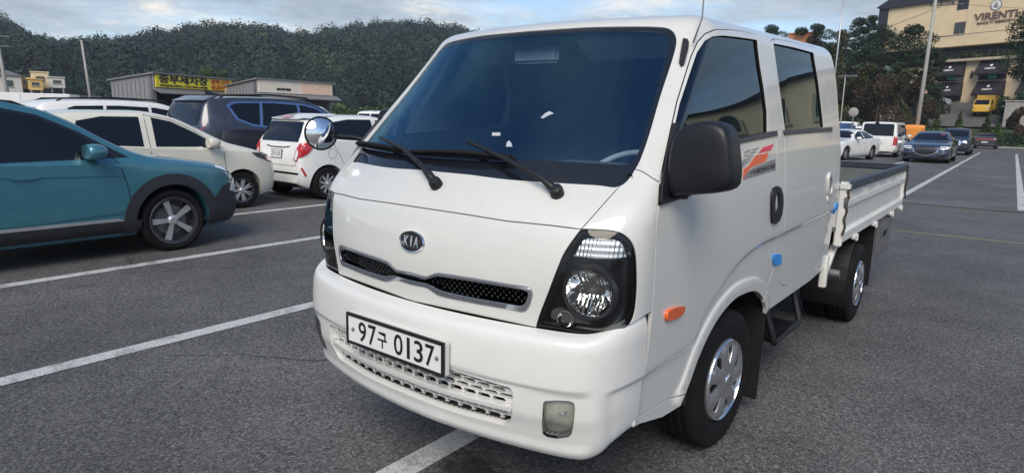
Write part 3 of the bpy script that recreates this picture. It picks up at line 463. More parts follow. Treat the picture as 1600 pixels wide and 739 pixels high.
"intake":[[0,0.4428],[-0.0148,0.4411],[0.0072,0.439],[0.0341,0.4372],[0.064,0.4371],[0.0827,0.4383],[0.1029,0.4406],[0.1241,0.4436],[0.1462,0.4465],[0.1681,0.4496],[0.1893,0.4527],[0.2094,0.4554],[0.2289,0.4574],[0.2483,0.459],[0.2673,0.4606],[0.286,0.4621],[0.3042,0.4636],[0.3219,0.4652],[0.3388,0.4669],[0.3586,0.4691],[0.3788,0.4712],[0.3984,0.4733],[0.4163,0.4754],[0.4319,0.4774],[0.4443,0.4791],[0.4623,0.4807],[0.4689,0.4837],[0.4754,0.4925],[0.4788,0.5101],[0.4797,0.5312],[0.4793,0.5575],[0.4784,0.5842],[0.4773,0.6109],[0.4752,0.6384],[0.4713,0.6645],[0.4651,0.6954],[0.4577,0.7183],[0.4458,0.7348],[0.4319,0.7448],[0.4253,0.7467],[0.4037,0.7454],[0.3924,0.7456],[0.3783,0.746],[0.3619,0.7467],[0.3437,0.7475],[0.3242,0.7484],[0.3041,0.7494],[0.284,0.7504],[0.2645,0.7512],[0.2464,0.7517],[0.2246,0.7519],[0.2032,0.7517],[0.182,0.7513],[0.1609,0.7508],[0.1397,0.7502],[0.1183,0.7496],[0.0964,0.7491],[0.073,0.7485],[0.0476,0.7478],[0.0213,0.7471],[-0.0045,0.7467],[-0.0286,0.7464],[-0.0494,0.7465],[0,0.7469]],
"intbar_t":[[0,0.6112],[0.0047,0.6112],[0.0445,0.6122],[0.0827,0.614],[0.1194,0.6166],[0.1579,0.616],[0.195,0.6163],[0.2308,0.6173],[0.2654,0.6189],[0.2966,0.6179],[0.3269,0.6175],[0.3564,0.6175],[0.3853,0.618],[0.4158,0.6167],[0.4456,0.6158],[0.4747,0.6154]],
"intbar_b":[[0,0.6519],[0.0001,0.6512],[0.0401,0.6517],[0.0783,0.6532],[0.115,0.6556],[0.1539,0.6546],[0.1912,0.6544],[0.2272,0.655],[0.2619,0.6564],[0.2933,0.655],[0.3239,0.6542],[0.3536,0.6539],[0.3826,0.6541],[0.4126,0.6528],[0.4419,0.652],[0.4704,0.6516]],
"fog":[[0.5768,0.5403],[0.5819,0.5229],[0.5975,0.5141],[0.6135,0.5062],[0.6308,0.503],[0.6487,0.501],[0.6623,0.5095],[0.6666,0.539],[0.6652,0.5897],[0.6633,0.6393],[0.6585,0.6741],[0.6532,0.7089],[0.6421,0.7309],[0.624,0.74],[0.6062,0.7499],[0.5922,0.7503],[0.5785,0.7511],[0.5678,0.7375],[0.5693,0.7053],[0.5716,0.6697],[0.5749,0.6252],[0.576,0.5833]],
"plate":[[-0.2925,0.296],[-0.2357,0.2874],[-0.1827,0.2808],[-0.1331,0.2758],[-0.0862,0.2722],[-0.0417,0.2698],[0.0007,0.2684],[0.0412,0.2679],[0.0801,0.2682],[0.1175,0.2692],[0.1536,0.2709],[0.1885,0.273],[0.2223,0.2757],[0.2255,0.329],[0.2281,0.3818],[0.2234,0.4428],[0.2227,0.4998],[0.1885,0.4971],[0.1531,0.4949],[0.1165,0.4935],[0.0784,0.4928],[0.0388,0.4929],[-0.0025,0.494],[-0.0459,0.4962],[-0.0915,0.4996],[-0.1397,0.5045],[-0.191,0.5112],[-0.246,0.5201],[-0.3055,0.5315],[-0.3039,0.4739],[-0.2882,0.4046],[-0.2898,0.3502]],
"bumpseam":[[0.8998,0.4643],[0.8993,0.6495],[0.8981,0.7074],[0.8975,0.7611],[0.8994,0.8247]],
"bcrease":[[0.7724,0.3997],[0.7965,0.3936],[0.8213,0.3905],[0.8471,0.3901],[0.8738,0.3921]]}""")
# ------------------------------------------------------------------ truck: panel toolkit on the body surfaces
def inside(P, poly):
    P = np.asarray(P); x, y = P[:, 0], P[:, 1]; q = np.asarray(poly); r = np.zeros(len(P), bool); n = len(q)
    for i in range(n):
        x1, y1 = q[i]; x2, y2 = q[i-1]
        if y1 == y2: continue
        c = ((y1 > y) != (y2 > y)) & (x < (x2-x1)*(y-y1)/(y2-y1)+x1); r ^= c
    return r
def cdt(lines, grid, near, soft=()):
    """triangulate grid points with the polylines as constraint edges -> verts, tris, constrained-edge set"""
    V = []; E = []; dense = []; hard = 0
    for li, ln in enumerate(list(lines)+list(soft)):
        if li == len(lines): hard = len(E)
        b = len(V); V += [tuple(p) for p in ln]; E += [(b+i, b+i+1) for i in range(len(ln)-1)]
        for i in range(len(ln)-1):
            a, c = np.array(ln[i]), np.array(ln[i+1]); k = max(1, int(np.linalg.norm(c-a)/(near*.5)))
            dense += [a+(c-a)*j/k for j in range(k+1)]
    D = np.array(dense); G = np.asarray(grid); keep = np.ones(len(G), bool)
    for i in range(0, len(G), 2000):
        d = ((G[i:i+2000, None]-D[None])**2).sum(2).min(1); keep[i:i+2000] = d > near*near
    V += [tuple(p) for p in G[keep]]
    if not soft: hard = len(E)
    v, e, f, _, oe, _ = delaunay_2d_cdt([Vector(p) for p in V], E, [], 0, 1e-6)
    cons = {tuple(sorted(e[i])) for i in range(len(e)) if any(k < hard for k in oe[i])}
    return np.array([(p.x, p.y) for p in v]), [tuple(t) for t in f if len(t) == 3], cons
def flood(V2, T, cons, seeds):
    em = {}
    for i, t in enumerate(T):
        for k in range(3): em.setdefault(tuple(sorted((t[k], t[(k+1) % 3]))), []).append(i)
    A = V2[[t[0] for t in T]]; B = V2[[t[1] for t in T]]; Cc = V2[[t[2] for t in T]]; reg = {}
    def cr(o, a, b): return (a[..., 0]-o[..., 0])*(b[..., 1]-o[..., 1])-(a[..., 1]-o[..., 1])*(b[..., 0]-o[..., 0])
    for name, s in seeds.items():
        s = np.array(s)[None]; c1, c2, c3 = cr(A, B, s), cr(B, Cc, s), cr(Cc, A, s)
        ok = np.where(((c1 >= 0) & (c2 >= 0) & (c3 >= 0)) | ((c1 <= 0) & (c2 <= 0) & (c3 <= 0)))[0]
        seen = {int(ok[0])}; st = [int(ok[0])]
        while st:
            t = T[st.pop()]
            for k in range(3):
                e = tuple(sorted((t[k], t[(k+1) % 3])))
                if e in cons: continue
                for j in em[e]:
                    if j not in seen: seen.add(j); st.append(j)
        reg[name] = sorted(seen)
    return reg
def surf_n(F, u, v, flip=1):
    e = .004; du = F(u+e, v)-F(u-e, v); dv = F(u, v+e)-F(u, v-e); n = np.cross(du, dv)*flip
    return n/(np.linalg.norm(n, axis=1, keepdims=True)+1e-12)
def panel(name, F, V2, T, m, parent, off=0, gap=0, depth=0, flip=1, both=False, open_u=(), wall_up=None, side=1, hollow=False):
    """region of a surface as a panel: moved off along the normal, its edge drawn in by gap and folded back by depth.
    both: weld it to its mirror image; side=-1: mirror image only"""
    ids = sorted({i for t in T for i in t}); ix = {g: k for k, g in enumerate(ids)}; uv = V2[ids]; n0 = len(ids)
    P = F(uv[:, 0], uv[:, 1]); Nn = surf_n(F, uv[:, 0], uv[:, 1], flip); P = P+Nn*off
    T = [tuple(ix[i] for i in t) for t in T]; ec = {}
    TT = []
    for t in T:
        a, b, c = P[t[0]], P[t[1]], P[t[2]]
        if np.dot(np.cross(b-a, c-a), Nn[t[0]]+Nn[t[1]]+Nn[t[2]]) < 0: t = (t[0], t[2], t[1])
        TT.append(t)
        for k in range(3): ec.setdefault(tuple(sorted((t[k], t[(k+1) % 3]))), []).append((t[k], t[(k+1) % 3]))
    bd = [v[0] for k, v in ec.items() if len(v) == 1 and not any(abs(uv[k[0], 0]-o) < 1e-4 and abs(uv[k[1], 0]-o) < 1e-4 for o in open_u) and not (uv[k[0], 1] > 2.6 and uv[k[1], 1] > 2.6)]
    inn = np.zeros_like(P); bv = set()
    for a, b in bd:
        e = P[b]-P[a]; q = np.cross(Nn[a]+Nn[b], e); q /= np.linalg.norm(q)+1e-12; inn[a] += q; inn[b] += q; bv |= {a, b}
    for i in bv:
        inn[i] /= np.linalg.norm(inn[i])+1e-12
        if any(abs(uv[i, 0]-o) < 1e-4 for o in open_u): inn[i, 0] = 0
    P = P+inn*gap
    V = [P]; NN = [Nn]; Fc = [] if hollow else list(TT); n = n0
    if depth:
        bl = sorted(bv); bi = {g: k for k, g in enumerate(bl)}; r = .0015 if gap else 0
        rings = [(r, -r), (r, -depth)] if wall_up is None else [(0, wall_up)]
        last = None
        for k, (o, d) in enumerate(rings):
            V.append(P[bl]-inn[bl]*o+Nn[bl]*d); NN.append(-inn[bl] if wall_up is None else inn[bl])
            for a, b in bd:
                pa, pb = (a, b) if last is None else (last+bi[a], last+bi[b])
                Fc.append((pb, pa, n+bi[a], n+bi[b]))
            last = n; n += len(bl)
    V = np.concatenate(V); NN = np.concatenate(NN)
    if both or side < 0:
        Vm = V*[-1, 1, 1]; Nm = NN*[-1, 1, 1]; Fm = [tuple(reversed(f)) for f in Fc]
        if both:
            k = len(V); mp = np.arange(k)+k; cz = np.abs(V[:, 0]) < 2e-5; mp[cz] = np.where(cz)[0]
            Fc = Fc+[tuple(int(mp[i]) for i in f) for f in Fm]; V = np.concatenate([V, Vm]); NN = np.concatenate([NN, Nm])
            NN[np.abs(V[:, 0]) < 2e-5, 0] = 0
        else: V, NN, Fc = Vm, Nm, Fm
    Fc = [f for f in Fc if len(set(f)) == len(f)]
    return mesh(name, V, Fc, m, parent, True, NN)
def ugrid(u0, u1, v0, v1, du, dv):
    a, b = np.meshgrid(np.arange(u0, u1+1e-6, du), np.arange(v0, v1+1e-6, dv), indexing='ij'); return np.stack([a.ravel(), b.ravel()], 1)
def patch(name, F, poly, m, parent, off=.003, depth=.004, step=.03, flip=1, side=1, holes=(), mask=None, gap=0, lines=(), **k):
    poly = [tuple(p) for p in poly]; q = np.array(poly); lines = [poly+[poly[0]]]+[list(h)+[h[0]] for h in holes]+list(lines)
    g = ugrid(q[:, 0].min(), q[:, 0].max(), q[:, 1].min(), q[:, 1].max(), step, step)
    if len(g): g = g[inside(g, poly)]
    if not len(g): g = q.mean(0)[None]
    V2, T, cons = cdt(lines, g, step*.4)
    c = (V2[[t[0] for t in T]]+V2[[t[1] for t in T]]+V2[[t[2] for t in T]])/3; ok = inside(c, poly)
    for h in holes: ok &= ~inside(c, h)
    return panel(name, F, V2, [t for t, o in zip(T, ok) if o], m, parent, off=off, depth=depth, flip=flip, side=side, gap=gap, **k)

# side crease and wheel-arch flare pressed into the cab
_creas = [(.90, .648), (1.33, .655)]+[tuple(p) for p in D['crease']]; _cru = np.array([p[0] for p in _creas]); _crv = np.array([p[1] for p in _creas])
_arch = np.array(D['arch'])
def _sm(t): t = np.clip(t, 0, 1); return t*t*(3-2*t)
def cabF(u, v):
    P = cab(u, v); a = np.abs(np.atleast_1d(u)); vv = np.broadcast_to(np.atleast_1d(v), a.shape)
    m = (a > .86) & (a < 3.5) & (vv < 1.3)
    if m.any():
        vc = np.interp(a[m], _cru, _crv); d = -.011*_sm((vc-vv[m])/.03)*_sm((a[m]-.86)/.08)*_sm((3.5-a[m])/.1)
        da = np.full(m.sum(), 9.)
        for q, q2 in zip(_arch[:-1], _arch[1:]):
            e_ = q2-q; t_ = np.clip(((a[m]-q[0])*e_[0]+(vv[m]-q[1])*e_[1])/(e_@e_), 0, 1); da = np.minimum(da, np.hypot(a[m]-q[0]-t_*e_[0], vv[m]-q[1]-t_*e_[1]))
        d = d+.012*_sm((.075-da)/.02)
        x = P[m]; x[:, 0] += np.sign(x[:, 0])*d; P[m] = x
    return P
TRUCK = empty('double_cab_truck', (0, 0, 0), 0, 'white double cab pickup truck with black mirrors, parked alone in front', 'truck')
def near_pt(ln, p): q = np.array(ln); return tuple(q[((q-np.array(p))**2).sum(1).argmin()])
def build_cab():
    g = [tuple(p) for p in D['glass']][::1]; glass_l = [(0, g[0][1])]+g+[(0, 1.293)]
    f = [tuple(p) for p in D['frit']]; frit_l = [(0, f[0][1])]+f+[(0, f[-1][1])]
    hs = [tuple(p) for p in D['hoodseam']]+[(0, 1.167)]
    def loop(n): q = [tuple(p) for p in D[n]]; return q+[q[0]]
    hl = [tuple(p) for p in D['headlight']]; q = near_pt(hl, (.805, .852))
    lines = [glass_l, frit_l, hs, D['fenderseam'], hl, D['headin'], [tuple(D['headin'][0]), (0, .8194)], D['pillarseam'], D['doorfront'], D['doorbot'], D['sillbot'], D['arch'],
             [tuple(p) for p in D['sill']]+[(4.3, .5346)], D['doortop'], D['doorrear'], loop('rdoor'), loop('fwin'), loop('rwin'), D['grille_o'], D['grille_i'], [q, (.9239, .8731)],
             [(0, v) for v in np.arange(.40, 2.641, .02)]+[(u, 2.64) for u in np.arange(.02, 4.29, .03)]+[(4.3, v) for v in np.arange(2.64, .399, -.04)], [(4.3, .40), (0, .40)]]
    grid = np.concatenate([ugrid(.02, .60, .78, 2.62, .02, .02), ugrid(.61, .92, .42, 2.62, .015, .02), ugrid(.95, 3.38, .42, 2.62, .035, .028), ugrid(3.4, 3.6, .5, 2.62, .025, .03), ugrid(3.66, 4.25, .5, 2.62, .06, .04)])
    cu = np.arange(.92, 3.46, .02); soft = [np.stack([cu, np.interp(cu, _cru, _crv)-d], 1) for d in (0, .010, .020, .030)]
    ai = _arch[1:-1]; at_ = np.gradient(ai, axis=0); at_ /= np.linalg.norm(at_, axis=1, keepdims=True); an = np.stack([-at_[:, 1], at_[:, 0]], 1)
    soft += [ai+an*d for d in (.056, .066, .077)]
    V2, T, cons = cdt(lines, grid, .009, soft)
    mid = lambda a, b: tuple((np.array(a)+np.array(b))/2)
    go, gi = D['grille_o'], D['grille_i']
    seeds = {'glass': (.2, 1.6), 'frit': mid((.003, g[0][1]), (.003, f[0][1])), 'hood': (.3, 1.1), 'cowl': (.3, 1.22), 'chrome': mid((.002, go[0][1]), (.002, gi[0][1])), 'mesh': (.25, .955),
             'head': (.7, 1.0), 'corner': (.8, 1.2), 'door': (1.2, 1.1), 'fwin': (1.0, 1.6), 'rdoor': (2.7, 1.1), 'rwin': (2.5, 1.7), 'sill': (1.0, .452), 'body': (.3, 2.2)}
    reg = flood(V2, T, cons, seeds)
    for a in reg:
        print('region', a, len(reg[a]))
    tr = lambda n: [T[i] for i in reg[n]]
    kw = dict(gap=.0032, depth=.016)
    panel('cab_body', cabF, V2, tr('body'), 'white', TRUCK, both=True, open_u=(0, 4.3), **kw)
    hood = panel('front_panel', cabF, V2, tr('hood'), 'white', TRUCK, both=True, open_u=(0,), **kw)
    panel('cowl_panel', cabF, V2, tr('cowl'), 'white', TRUCK, both=True, open_u=(0,), off=-.001, **kw)
    gr = panel('grille', cabF, V2, tr('mesh'), 'lamp_black', TRUCK, both=True, open_u=(0,), off=-.014)
    panel('grille_trim', cabF, V2, tr('chrome'), 'chrome', gr, both=True, open_u=(0,), off=.004, gap=.0006, depth=.022)
    dm = MB()                                            # the grille's field of raised dots
    gp = np.array(gi+[gi[0]])
    for r_ in range(-6, 7):
        for c_ in range(-30, 31):
            u = c_*.021+(r_ % 2)*.0105; v = .945+r_*.0115
            if inside([(abs(u), v)], [(0, gi[0][1])]+[tuple(p) for p in gi]+[(0, gi[-1][1])])[0] and min(np.hypot(gp[:, 0]-abs(u), gp[:, 1]-v)) > .008:
                p = cabF(u, v)[0]; n = surf_n(cabF, np.array([u]), np.array([v]))[0]; o = Vector(p-n*.0145); n = Vector(n); a = n.orthogonal(); b = n.cross(a)
                dm.add([o+(a*cos(t)+b*sin(t))*.0042 for t in (0, pi/2, pi, 3*pi/2)]+[o+n*.004], [(0, 1, 4), (1, 2, 4), (2, 3, 4), (3, 0, 4)])
    tag(dm.build('dot', 'black_plastic', gr), kind='stuff')
    ws = panel('windshield', cabF, V2, tr('glass'), 'windshield', TRUCK, both=True, open_u=(0,), off=-.005)
    panel('glass_band', cabF, V2, tr('frit'), 'frit', ws, both=True, open_u=(0,), off=-.004, gap=.0005, depth=.012)
    for s in (1, -1):
        panel('corner_panel', cabF, V2, tr('corner'), 'white', TRUCK, side=s, **kw)
        panel('sill_trim', cabF, V2, tr('sill'), 'white', TRUCK, side=s, **kw)
        d = panel('door', cabF, V2, tr('door'), 'white', TRUCK, side=s, gap=.0034, depth=.03)
        panel('window', cabF, V2, tr('fwin'), 'tint' if s > 0 else 'tint_light', d, side=s, off=-.010)
        d2 = panel('door', cabF, V2, tr('rdoor'), 'white', TRUCK, side=s, gap=.0034, depth=.03)
        panel('window', cabF, V2, tr('rwin'), 'tint', d2, side=s, off=-.010)
        for dd, wn_ in ((d, 'fwin'), (d2, 'rwin')):      # rubber round the glass
            panel('window_seal', cabF, V2, tr(wn_), 'rubber', dd, side=s, off=-.0105, depth=.01, wall_up=.009, hollow=True)
        P = lambda n: D[n]
        patch('belt_trim', cabF, P('belt_f'), 'navy', d, off=.006, depth=.008, side=s, gap=.001)
        patch('belt_trim', cabF, P('belt_r'), 'navy', d2, off=.006, depth=.008, side=s, gap=.001)
        patch('door_handle', cabF, P('handle_f'), 'black_plastic', d, off=.012, depth=.016, side=s, holes=[P('handle_f_in')], step=.02, gap=.002)
        patch('handle_recess', cabF, P('handle_f_in'), 'interior_light', d, off=.001, depth=0, side=s, step=.02)
        patch('door_handle', cabF, P('handle_r'), 'white', d2, off=.010, depth=.014, side=s, holes=[P('handle_r_in')], step=.02, gap=.002)
        patch('handle_recess', cabF, P('handle_r_in'), 'steel', d2, off=.001, depth=0, side=s, step=.02)
        patch('keyhole', cabF, P('keyhole'), 'white', d2, off=.005, depth=.006, side=s, gap=.001)
        patch('side_indicator', cabF, P('indicator'), 'orange', d, off=.012, depth=.014, side=s, step=.015, gap=.003)
        patch('mirror_sail', cabF, P('sail'), 'mirror_black', d, off=.012, depth=.02, side=s, gap=.002)
        for n in ('dec_red', 'dec_orange', 'dec_grey'):
            patch('decal', cabF, P(n), n, d, off=.0012, depth=.0012, side=s)
        for i in range(5):
            for n in ('dec_s', 'dec_t'): patch('decal_line', cabF, P(n+str(i)), 'dec_lines', d, off=.0012, depth=.0012, side=s)
        # head lamp: clear cover, black housing behind it, reflectors
        lens = panel('headlight', cabF, V2, tr('head'), 'lens', TRUCK, side=s, off=-.003)
        panel('housing', cabF, V2, tr('head'), 'lamp_black', lens, side=s, off=-.10, depth=.1, wall_up=.095)
        e = panel('lamp_frame', cabF, V2, tr('head'), 'black_plastic', lens, side=s, off=-.004, depth=.02, wall_up=-.012, hollow=True)
        pos = Vector(cabF(.649, .953)[0]); pos.x *= s
        ax = Vector((.25*s, -1, .0)).normalized(); Rm = ax.to_track_quat('Z', 'Y').to_matrix()
        def lat(prof, m, name, n=40, c=None, sm=True, par=None):
            b = MB().lathe(prof, n, 'Z'); b.V = [tuple(Rm @ Vector(v)+(c or pos)-ax*.02) for v in b.V]; return b.build(name, m, par or lens, sm, 40)
        bowl = lat([(.012, -.075), (.03, -.068), (.05, -.05), (.066, -.026), (.076, 0)], 'reflector', 'reflector')
        lat([(.076, -.004), (.078, .006), (.086, .008), (.092, -.002), (.094, -.03)], 'darkalloy', 'reflector_ring')
        lat([(0, -.028), (.009, -.03), (.013, -.036), (.013, -.075)], 'steel', 'bulb', 16, par=bowl)
        for k in range(9):                               # vertical flutes of the reflector
            xk = -.055+k*.0135; h = sqrt(max(.001, .07**2-xk*xk))
            for sg in (1, -1):
                if sg > 0 and k in (4,): continue
                fm = MB(); a = Vector((xk, sg*.018, -.055-.0)); b = Vector((xk, sg*h*.92, -.012)); w_ = Vector((.0035, 0, .006))
                fm.add([Rm @ q+pos-ax*.02 for q in (a-w_*.6, a+Vector((0, 0, .004)), b+Vector((0, 0, .004)), b-w_*.6, a+Vector((.0035, 0, -.004)), b+Vector((.0035, 0, -.004)))], [(0, 1, 2, 3), (1, 4, 5, 2)]); fm.build('flute', 'chrome', bowl)
        patch('turn_signal', cabF, P('turnsig'), 'facet', lens, off=-.022, depth=.03, side=s, step=.014, gap=.002)
        patch('turn_signal_trim', cabF, P('turnsig'), 'chrome', lens, off=-.020, depth=.01, side=s, wall_up=-.03, hollow=True)
        patch('side_light', cabF, P('parklight'), 'steel', lens, off=-.045, depth=.02, side=s, step=.015, gap=.004)
        c2 = Vector(cabF(.575, .852)[0]); c2.x *= s
        lat([(.003, -.02), (.016, -.014), (.026, 0), (.029, .0)], 'reflector', 'side_reflector', 20, c2-ax*.015)
    patch('antenna_base', cabF, D['antbase'], 'black_plastic', TRUCK, off=.016, depth=.018, gap=.003)
    a0 = [Vector(cabF(*p)[0]) for p in D['antenna_root']]
    MB().tube([a0[0]+Vector((.03, -.01, 0)), a0[-1]+Vector((.05, -.02, .02)), a0[-1]+Vector((.035, .02, .55))], [.0035, .003, .002], 6).build('antenna', 'steel', TRUCK, True)
    # dark backing behind the panel joints
    bm = MB()
    for n in ('hoodseam', 'fenderseam', 'pillarseam', 'doorfront', 'doorbot', 'doortop', 'doorrear', 'rdoor', 'headin', 'headlight'):
        ln = np.array(D[n]+([[0, D[n][-1][1]]] if n in ('hoodseam', 'glass') else [])); 
        if n == 'rdoor': ln = np.concatenate([ln, ln[:1]])
        if n == 'glass': ln = np.concatenate([[[0, ln[0, 1]]], ln])
        t = np.gradient(ln, axis=0); t /= np.linalg.norm(t, axis=1, keepdims=True)+1e-9; nn = np.stack([-t[:, 1], t[:, 0]], 1)*.010
        for s in (1, -1):
            pts = []
            for sg in (-1, 0, 1):
                q = ln+nn*sg; P = cabF(q[:, 0], q[:, 1])-surf_n(cabF, q[:, 0], q[:, 1])*(.013 if sg == 0 else .012); pts.append(P*[s, 1, 1])
            k = len(ln); V = np.concatenate(pts); bm.add(V, [(i+o, i+1+o, i+1+k+o, i+k+o) for o in (0, k) for i in range(k-1)])
    bm.build('seam_seal', 'rubber', TRUCK, fix=False)
    # door and model lettering on the grey decal
    for s in (1, -1):
        for txt, u0, u1, v0, vs in (('BONGO', 1.775, 1.965, 1.2955, .021), ('III', 1.975, 2.022, 1.3005, .021), ('1TON', 1.695, 1.762, 1.289, .013)):
            V, F = text_geo(txt, 1, 0, 'LEFT', .02); x = [v[0] for v in V]; y = [v[1] for v in V]; w = max(x)-min(x); h = max(y)-min(y)
            uv = np.array([((v[0]-min(x))/w, (v[1]-min(y))/h) for v in V])
            if s < 0: uv[:, 0] = 1-uv[:, 0]
            uu = u0+(u1-u0)*uv[:, 0]; vv = v0-vs/2+vs*uv[:, 1]+(uu-(u0+u1)/2)*.05
            P = cabF(uu, vv)+surf_n(cabF, uu, vv)*.003; P = P*[s, 1, 1]
            mesh('lettering', P, F, 'ink', TRUCK)
    # blue foam door guards
    for s in (1,):
        patch('foam_guard', cabF, D['pad_f'], 'blue_foam', TRUCK, off=.009, depth=.010, side=s, gap=.002)
        patch('foam_guard', cabF, [(3.37, .925), (3.52, .925), (3.52, 1.0), (3.37, 1.0)], 'blue_foam', TRUCK, off=.012, depth=.014, side=s, gap=.002)
    for q in ('ws_sticker', 'ws_sticker2', 'ws_sticker3'): patch('windshield_sticker', cabF, D[q], 'sticker', ws, off=-.0045, depth=0)
def m_reflect():
    m, t, b = newmat('reflector_chrome'); b.inputs['Metallic'].default_value = 1; b.inputs['Base Color'].default_value = (.88, .88, .86, 1); b.inputs['Roughness'].default_value = .08
    bump(t, b, tnoise(t, 30, 2, .4, 'obj'), .35, .01); M['reflector'] = m
    m, t, b = newmat('faceted_lens'); b.inputs['Metallic'].default_value = .85; b.inputs['Base Color'].default_value = (.86, .85, .83, 1); b.inputs['Roughness'].default_value = .14
    w = t.nodes.new('ShaderNodeTexWave'); w.inputs['Scale'].default_value = 28; w.inputs['Distortion'].default_value = .6; w.inputs['Detail'].default_value = 1; w.bands_direction = 'X'; t.links.new(t.nodes.new('ShaderNodeTexCoord').outputs['Object'], w.inputs[0])
    w2 = t.nodes.new('ShaderNodeTexWave'); w2.inputs['Scale'].default_value = 16; w2.bands_direction = 'Z'; t.links.new(t.nodes.new('ShaderNodeTexCoord').outputs['Object'], w2.inputs[0])
    bump(t, b, mixc(t, .35, w.outputs['Fac'], w2.outputs['Fac']), .5, .006); M['facet'] = m
M['fog_inner'] = mat('fog_lamp_inner', (.80, .78, .68), .3, .15, var=.25, scale=14)
M['sticker'] = mat('paper_sticker', (.42, .45, .50), .6)
m_reflect()
build_cab()

def build_bumper():
    F = bumper; fl = -1
    intake = [tuple(p) for p in D['intake']]; fog = [tuple(p) for p in D['fog']]
    rect = [(u, 0) for u in np.arange(0, .9, .016)]+[(.9, v) for v in np.arange(0, 1, .025)]+[(u, 1) for u in np.arange(.9, 0, -.016)]+[(0, v) for v in np.arange(1, -.001, -.02)]
    g = np.concatenate([ugrid(.02, .9, .01, .2, .016, .012), ugrid(.02, .9, .22, .99, .016, .025)])
    V2, T, cons = cdt([rect, intake, fog+[fog[0]]], g, .006)
    reg = flood(V2, T, cons, {'b': (.3, .2), 'in': (.2, .6), 'fog': (.62, .62)}); tr = lambda n: [T[i] for i in reg[n]]
    b = panel('front_bumper', F, V2, tr('b'), 'bumper_white', TRUCK, both=True, open_u=(0,), gap=.0015, depth=.03, flip=fl)
    panel('intake_back', F, V2, tr('in'), 'dark', b, both=True, open_u=(0,), off=-.085, depth=.1, wall_up=.06, flip=fl)
    # honeycomb insert: a white web with long slots
    bt = np.array(D['intbar_t']); bb = np.array(D['intbar_b']); pol = np.array([(0, intake[0][1])]+intake+[(0, intake[-1][1])])
    for lo, hi, nrow in (('top', 'bt', 4), ('bb', 'bot', 3)):
        slots = []
        n_ = 34
        vt = lambda u: (.432+.05*_sm((abs(u)-.06)/.43)) if lo == 'top' else np.interp(abs(u), bb[:, 0], bb[:, 1])
        vb = lambda u: np.interp(abs(u), bt[:, 0], bt[:, 1]) if hi == 'bt' else .734
        umax = .478
        for r_ in range(nrow):
            for c_ in range(0, 9):
                u0 = c_*.056+(.028 if r_ % 2 else 0); 
                for u in ([u0] if u0 > .01 else [0.0]):
                    if u+.024 > umax: continue
                    a = vt(u); z = vb(u); h = (z-a)/nrow; vc = a+h*(r_+.5); hh = h*.43; ww = .0258
                    q = [(u-ww, vc), (u-ww*.7, vc-hh), (u+ww*.7, vc-hh), (u+ww, vc), (u+ww*.7, vc+hh), (u-ww*.7, vc+hh)]
                    if u == 0.0: q = [(0, vc-hh), (ww*.7, vc-hh), (ww, vc), (ww*.7, vc+hh), (0, vc+hh)]
                    slots.append(q)
        us = np.linspace(0, umax, 20); outl = [(u, vt(u)+.004) for u in us]+[(umax, vb(umax)-.004)]+[(u, vb(u)-.004) for u in us[::-1]]
        patch('intake_mesh', F, outl, 'bumper_white', b, off=-.022, depth=.02, step=.03, flip=fl, holes=slots, both=True, open_u=(0,))
    bar = [tuple(p) for p in D['intbar_t']]+[tuple(p) for p in D['intbar_b'][::-1]]+[(0, D['intbar_b'][0][1])]
    bar = [(min(u, .482), v) for u, v in bar]
    patch('intake_bar', F, bar, 'bumper_white', b, off=-.004, depth=.03, step=.02, flip=fl, both=True, open_u=(0,), gap=.001)
    for s in (1, -1):
        lamp = panel('fog_lamp', F, V2, tr('fog'), 'lens', TRUCK, side=s, off=.002, flip=fl)
        panel('lamp_body', F, V2, tr('fog'), 'fog_inner', lamp, side=s, off=-.030, depth=.04, wall_up=.026, flip=fl)
        panel('lamp_rim', F, V2, tr('fog'), 'steel', lamp, side=s, off=.003, depth=.02, wall_up=-.012, hollow=True, flip=fl)
        p = Vector(F(.62, .62)[0]); p.x *= s; MB().tube([p+Vector((0, .035, .01)), p+Vector((0, .012, .01))], [.008, .006], 10).build('bulb', 'white_lens', lamp, True)
    # plate on its bracket
    pc = Vector((0, -.004, .684)); tilt = Matrix.Identity(3)
    pl = MB().box(pc+Vector((0, .014, 0)), (.535, .026, .125), tilt, .006).build('number_plate', 'bumper_white', TRUCK, True, 40)
    fr = MB()
    for c, d in (((0, 0, .056), (.528, .012, .012)), ((0, 0, -.056), (.528, .012, .012)), ((.258, 0, 0), (.012, .012, .100)), ((-.258, 0, 0), (.012, .012, .100))): fr.box(pc+Vector(c), d, tilt, .002)
    fr.build('plate_frame', 'ink', pl)
    MB().box(pc+Vector((0, .001, 0)), (.505, .006, .102), tilt).build('plate_face', 'plate_white', pl)
    y = pc.y-.0030
    for i, (ch, xx, w) in enumerate((('9', -.168, .046), ('7', -.110, .046), ('0', .035, .048), ('1', .088, .016), ('3', .140, .046), ('7', .197, .046))):
        V, Fc = text_geo(ch, 1, 0, 'CENTER', .012); X = [v[0] for v in V]; Y = [v[1] for v in V]
        mesh('character', [((v[0]-min(X))/(max(X)-min(X))*w-w/2+xx, y+.0002, pc.z+(v[1]-min(Y))/(max(Y)-min(Y))*.080-.040) for v in V], Fc, 'ink', pl)
    V, Fc = text_geo('구', 1, 0, 'CENTER', .022); X = [v[0] for v in V]; Y = [v[1] for v in V]
    mesh('character', [((v[0]-min(X))/(max(X)-min(X))*.052-.026-.053, y+.0002, pc.z+(v[1]-min(Y))/(max(Y)-min(Y))*.062-.036) for v in V], Fc, 'ink', pl)
    for xx in (-.222, .232):
        MB().lathe([(0, -.006), (.006, -.005), (.008, 0)], 12, 'Y', (xx, y, pc.z)).build('bolt', 'steel', pl, True)
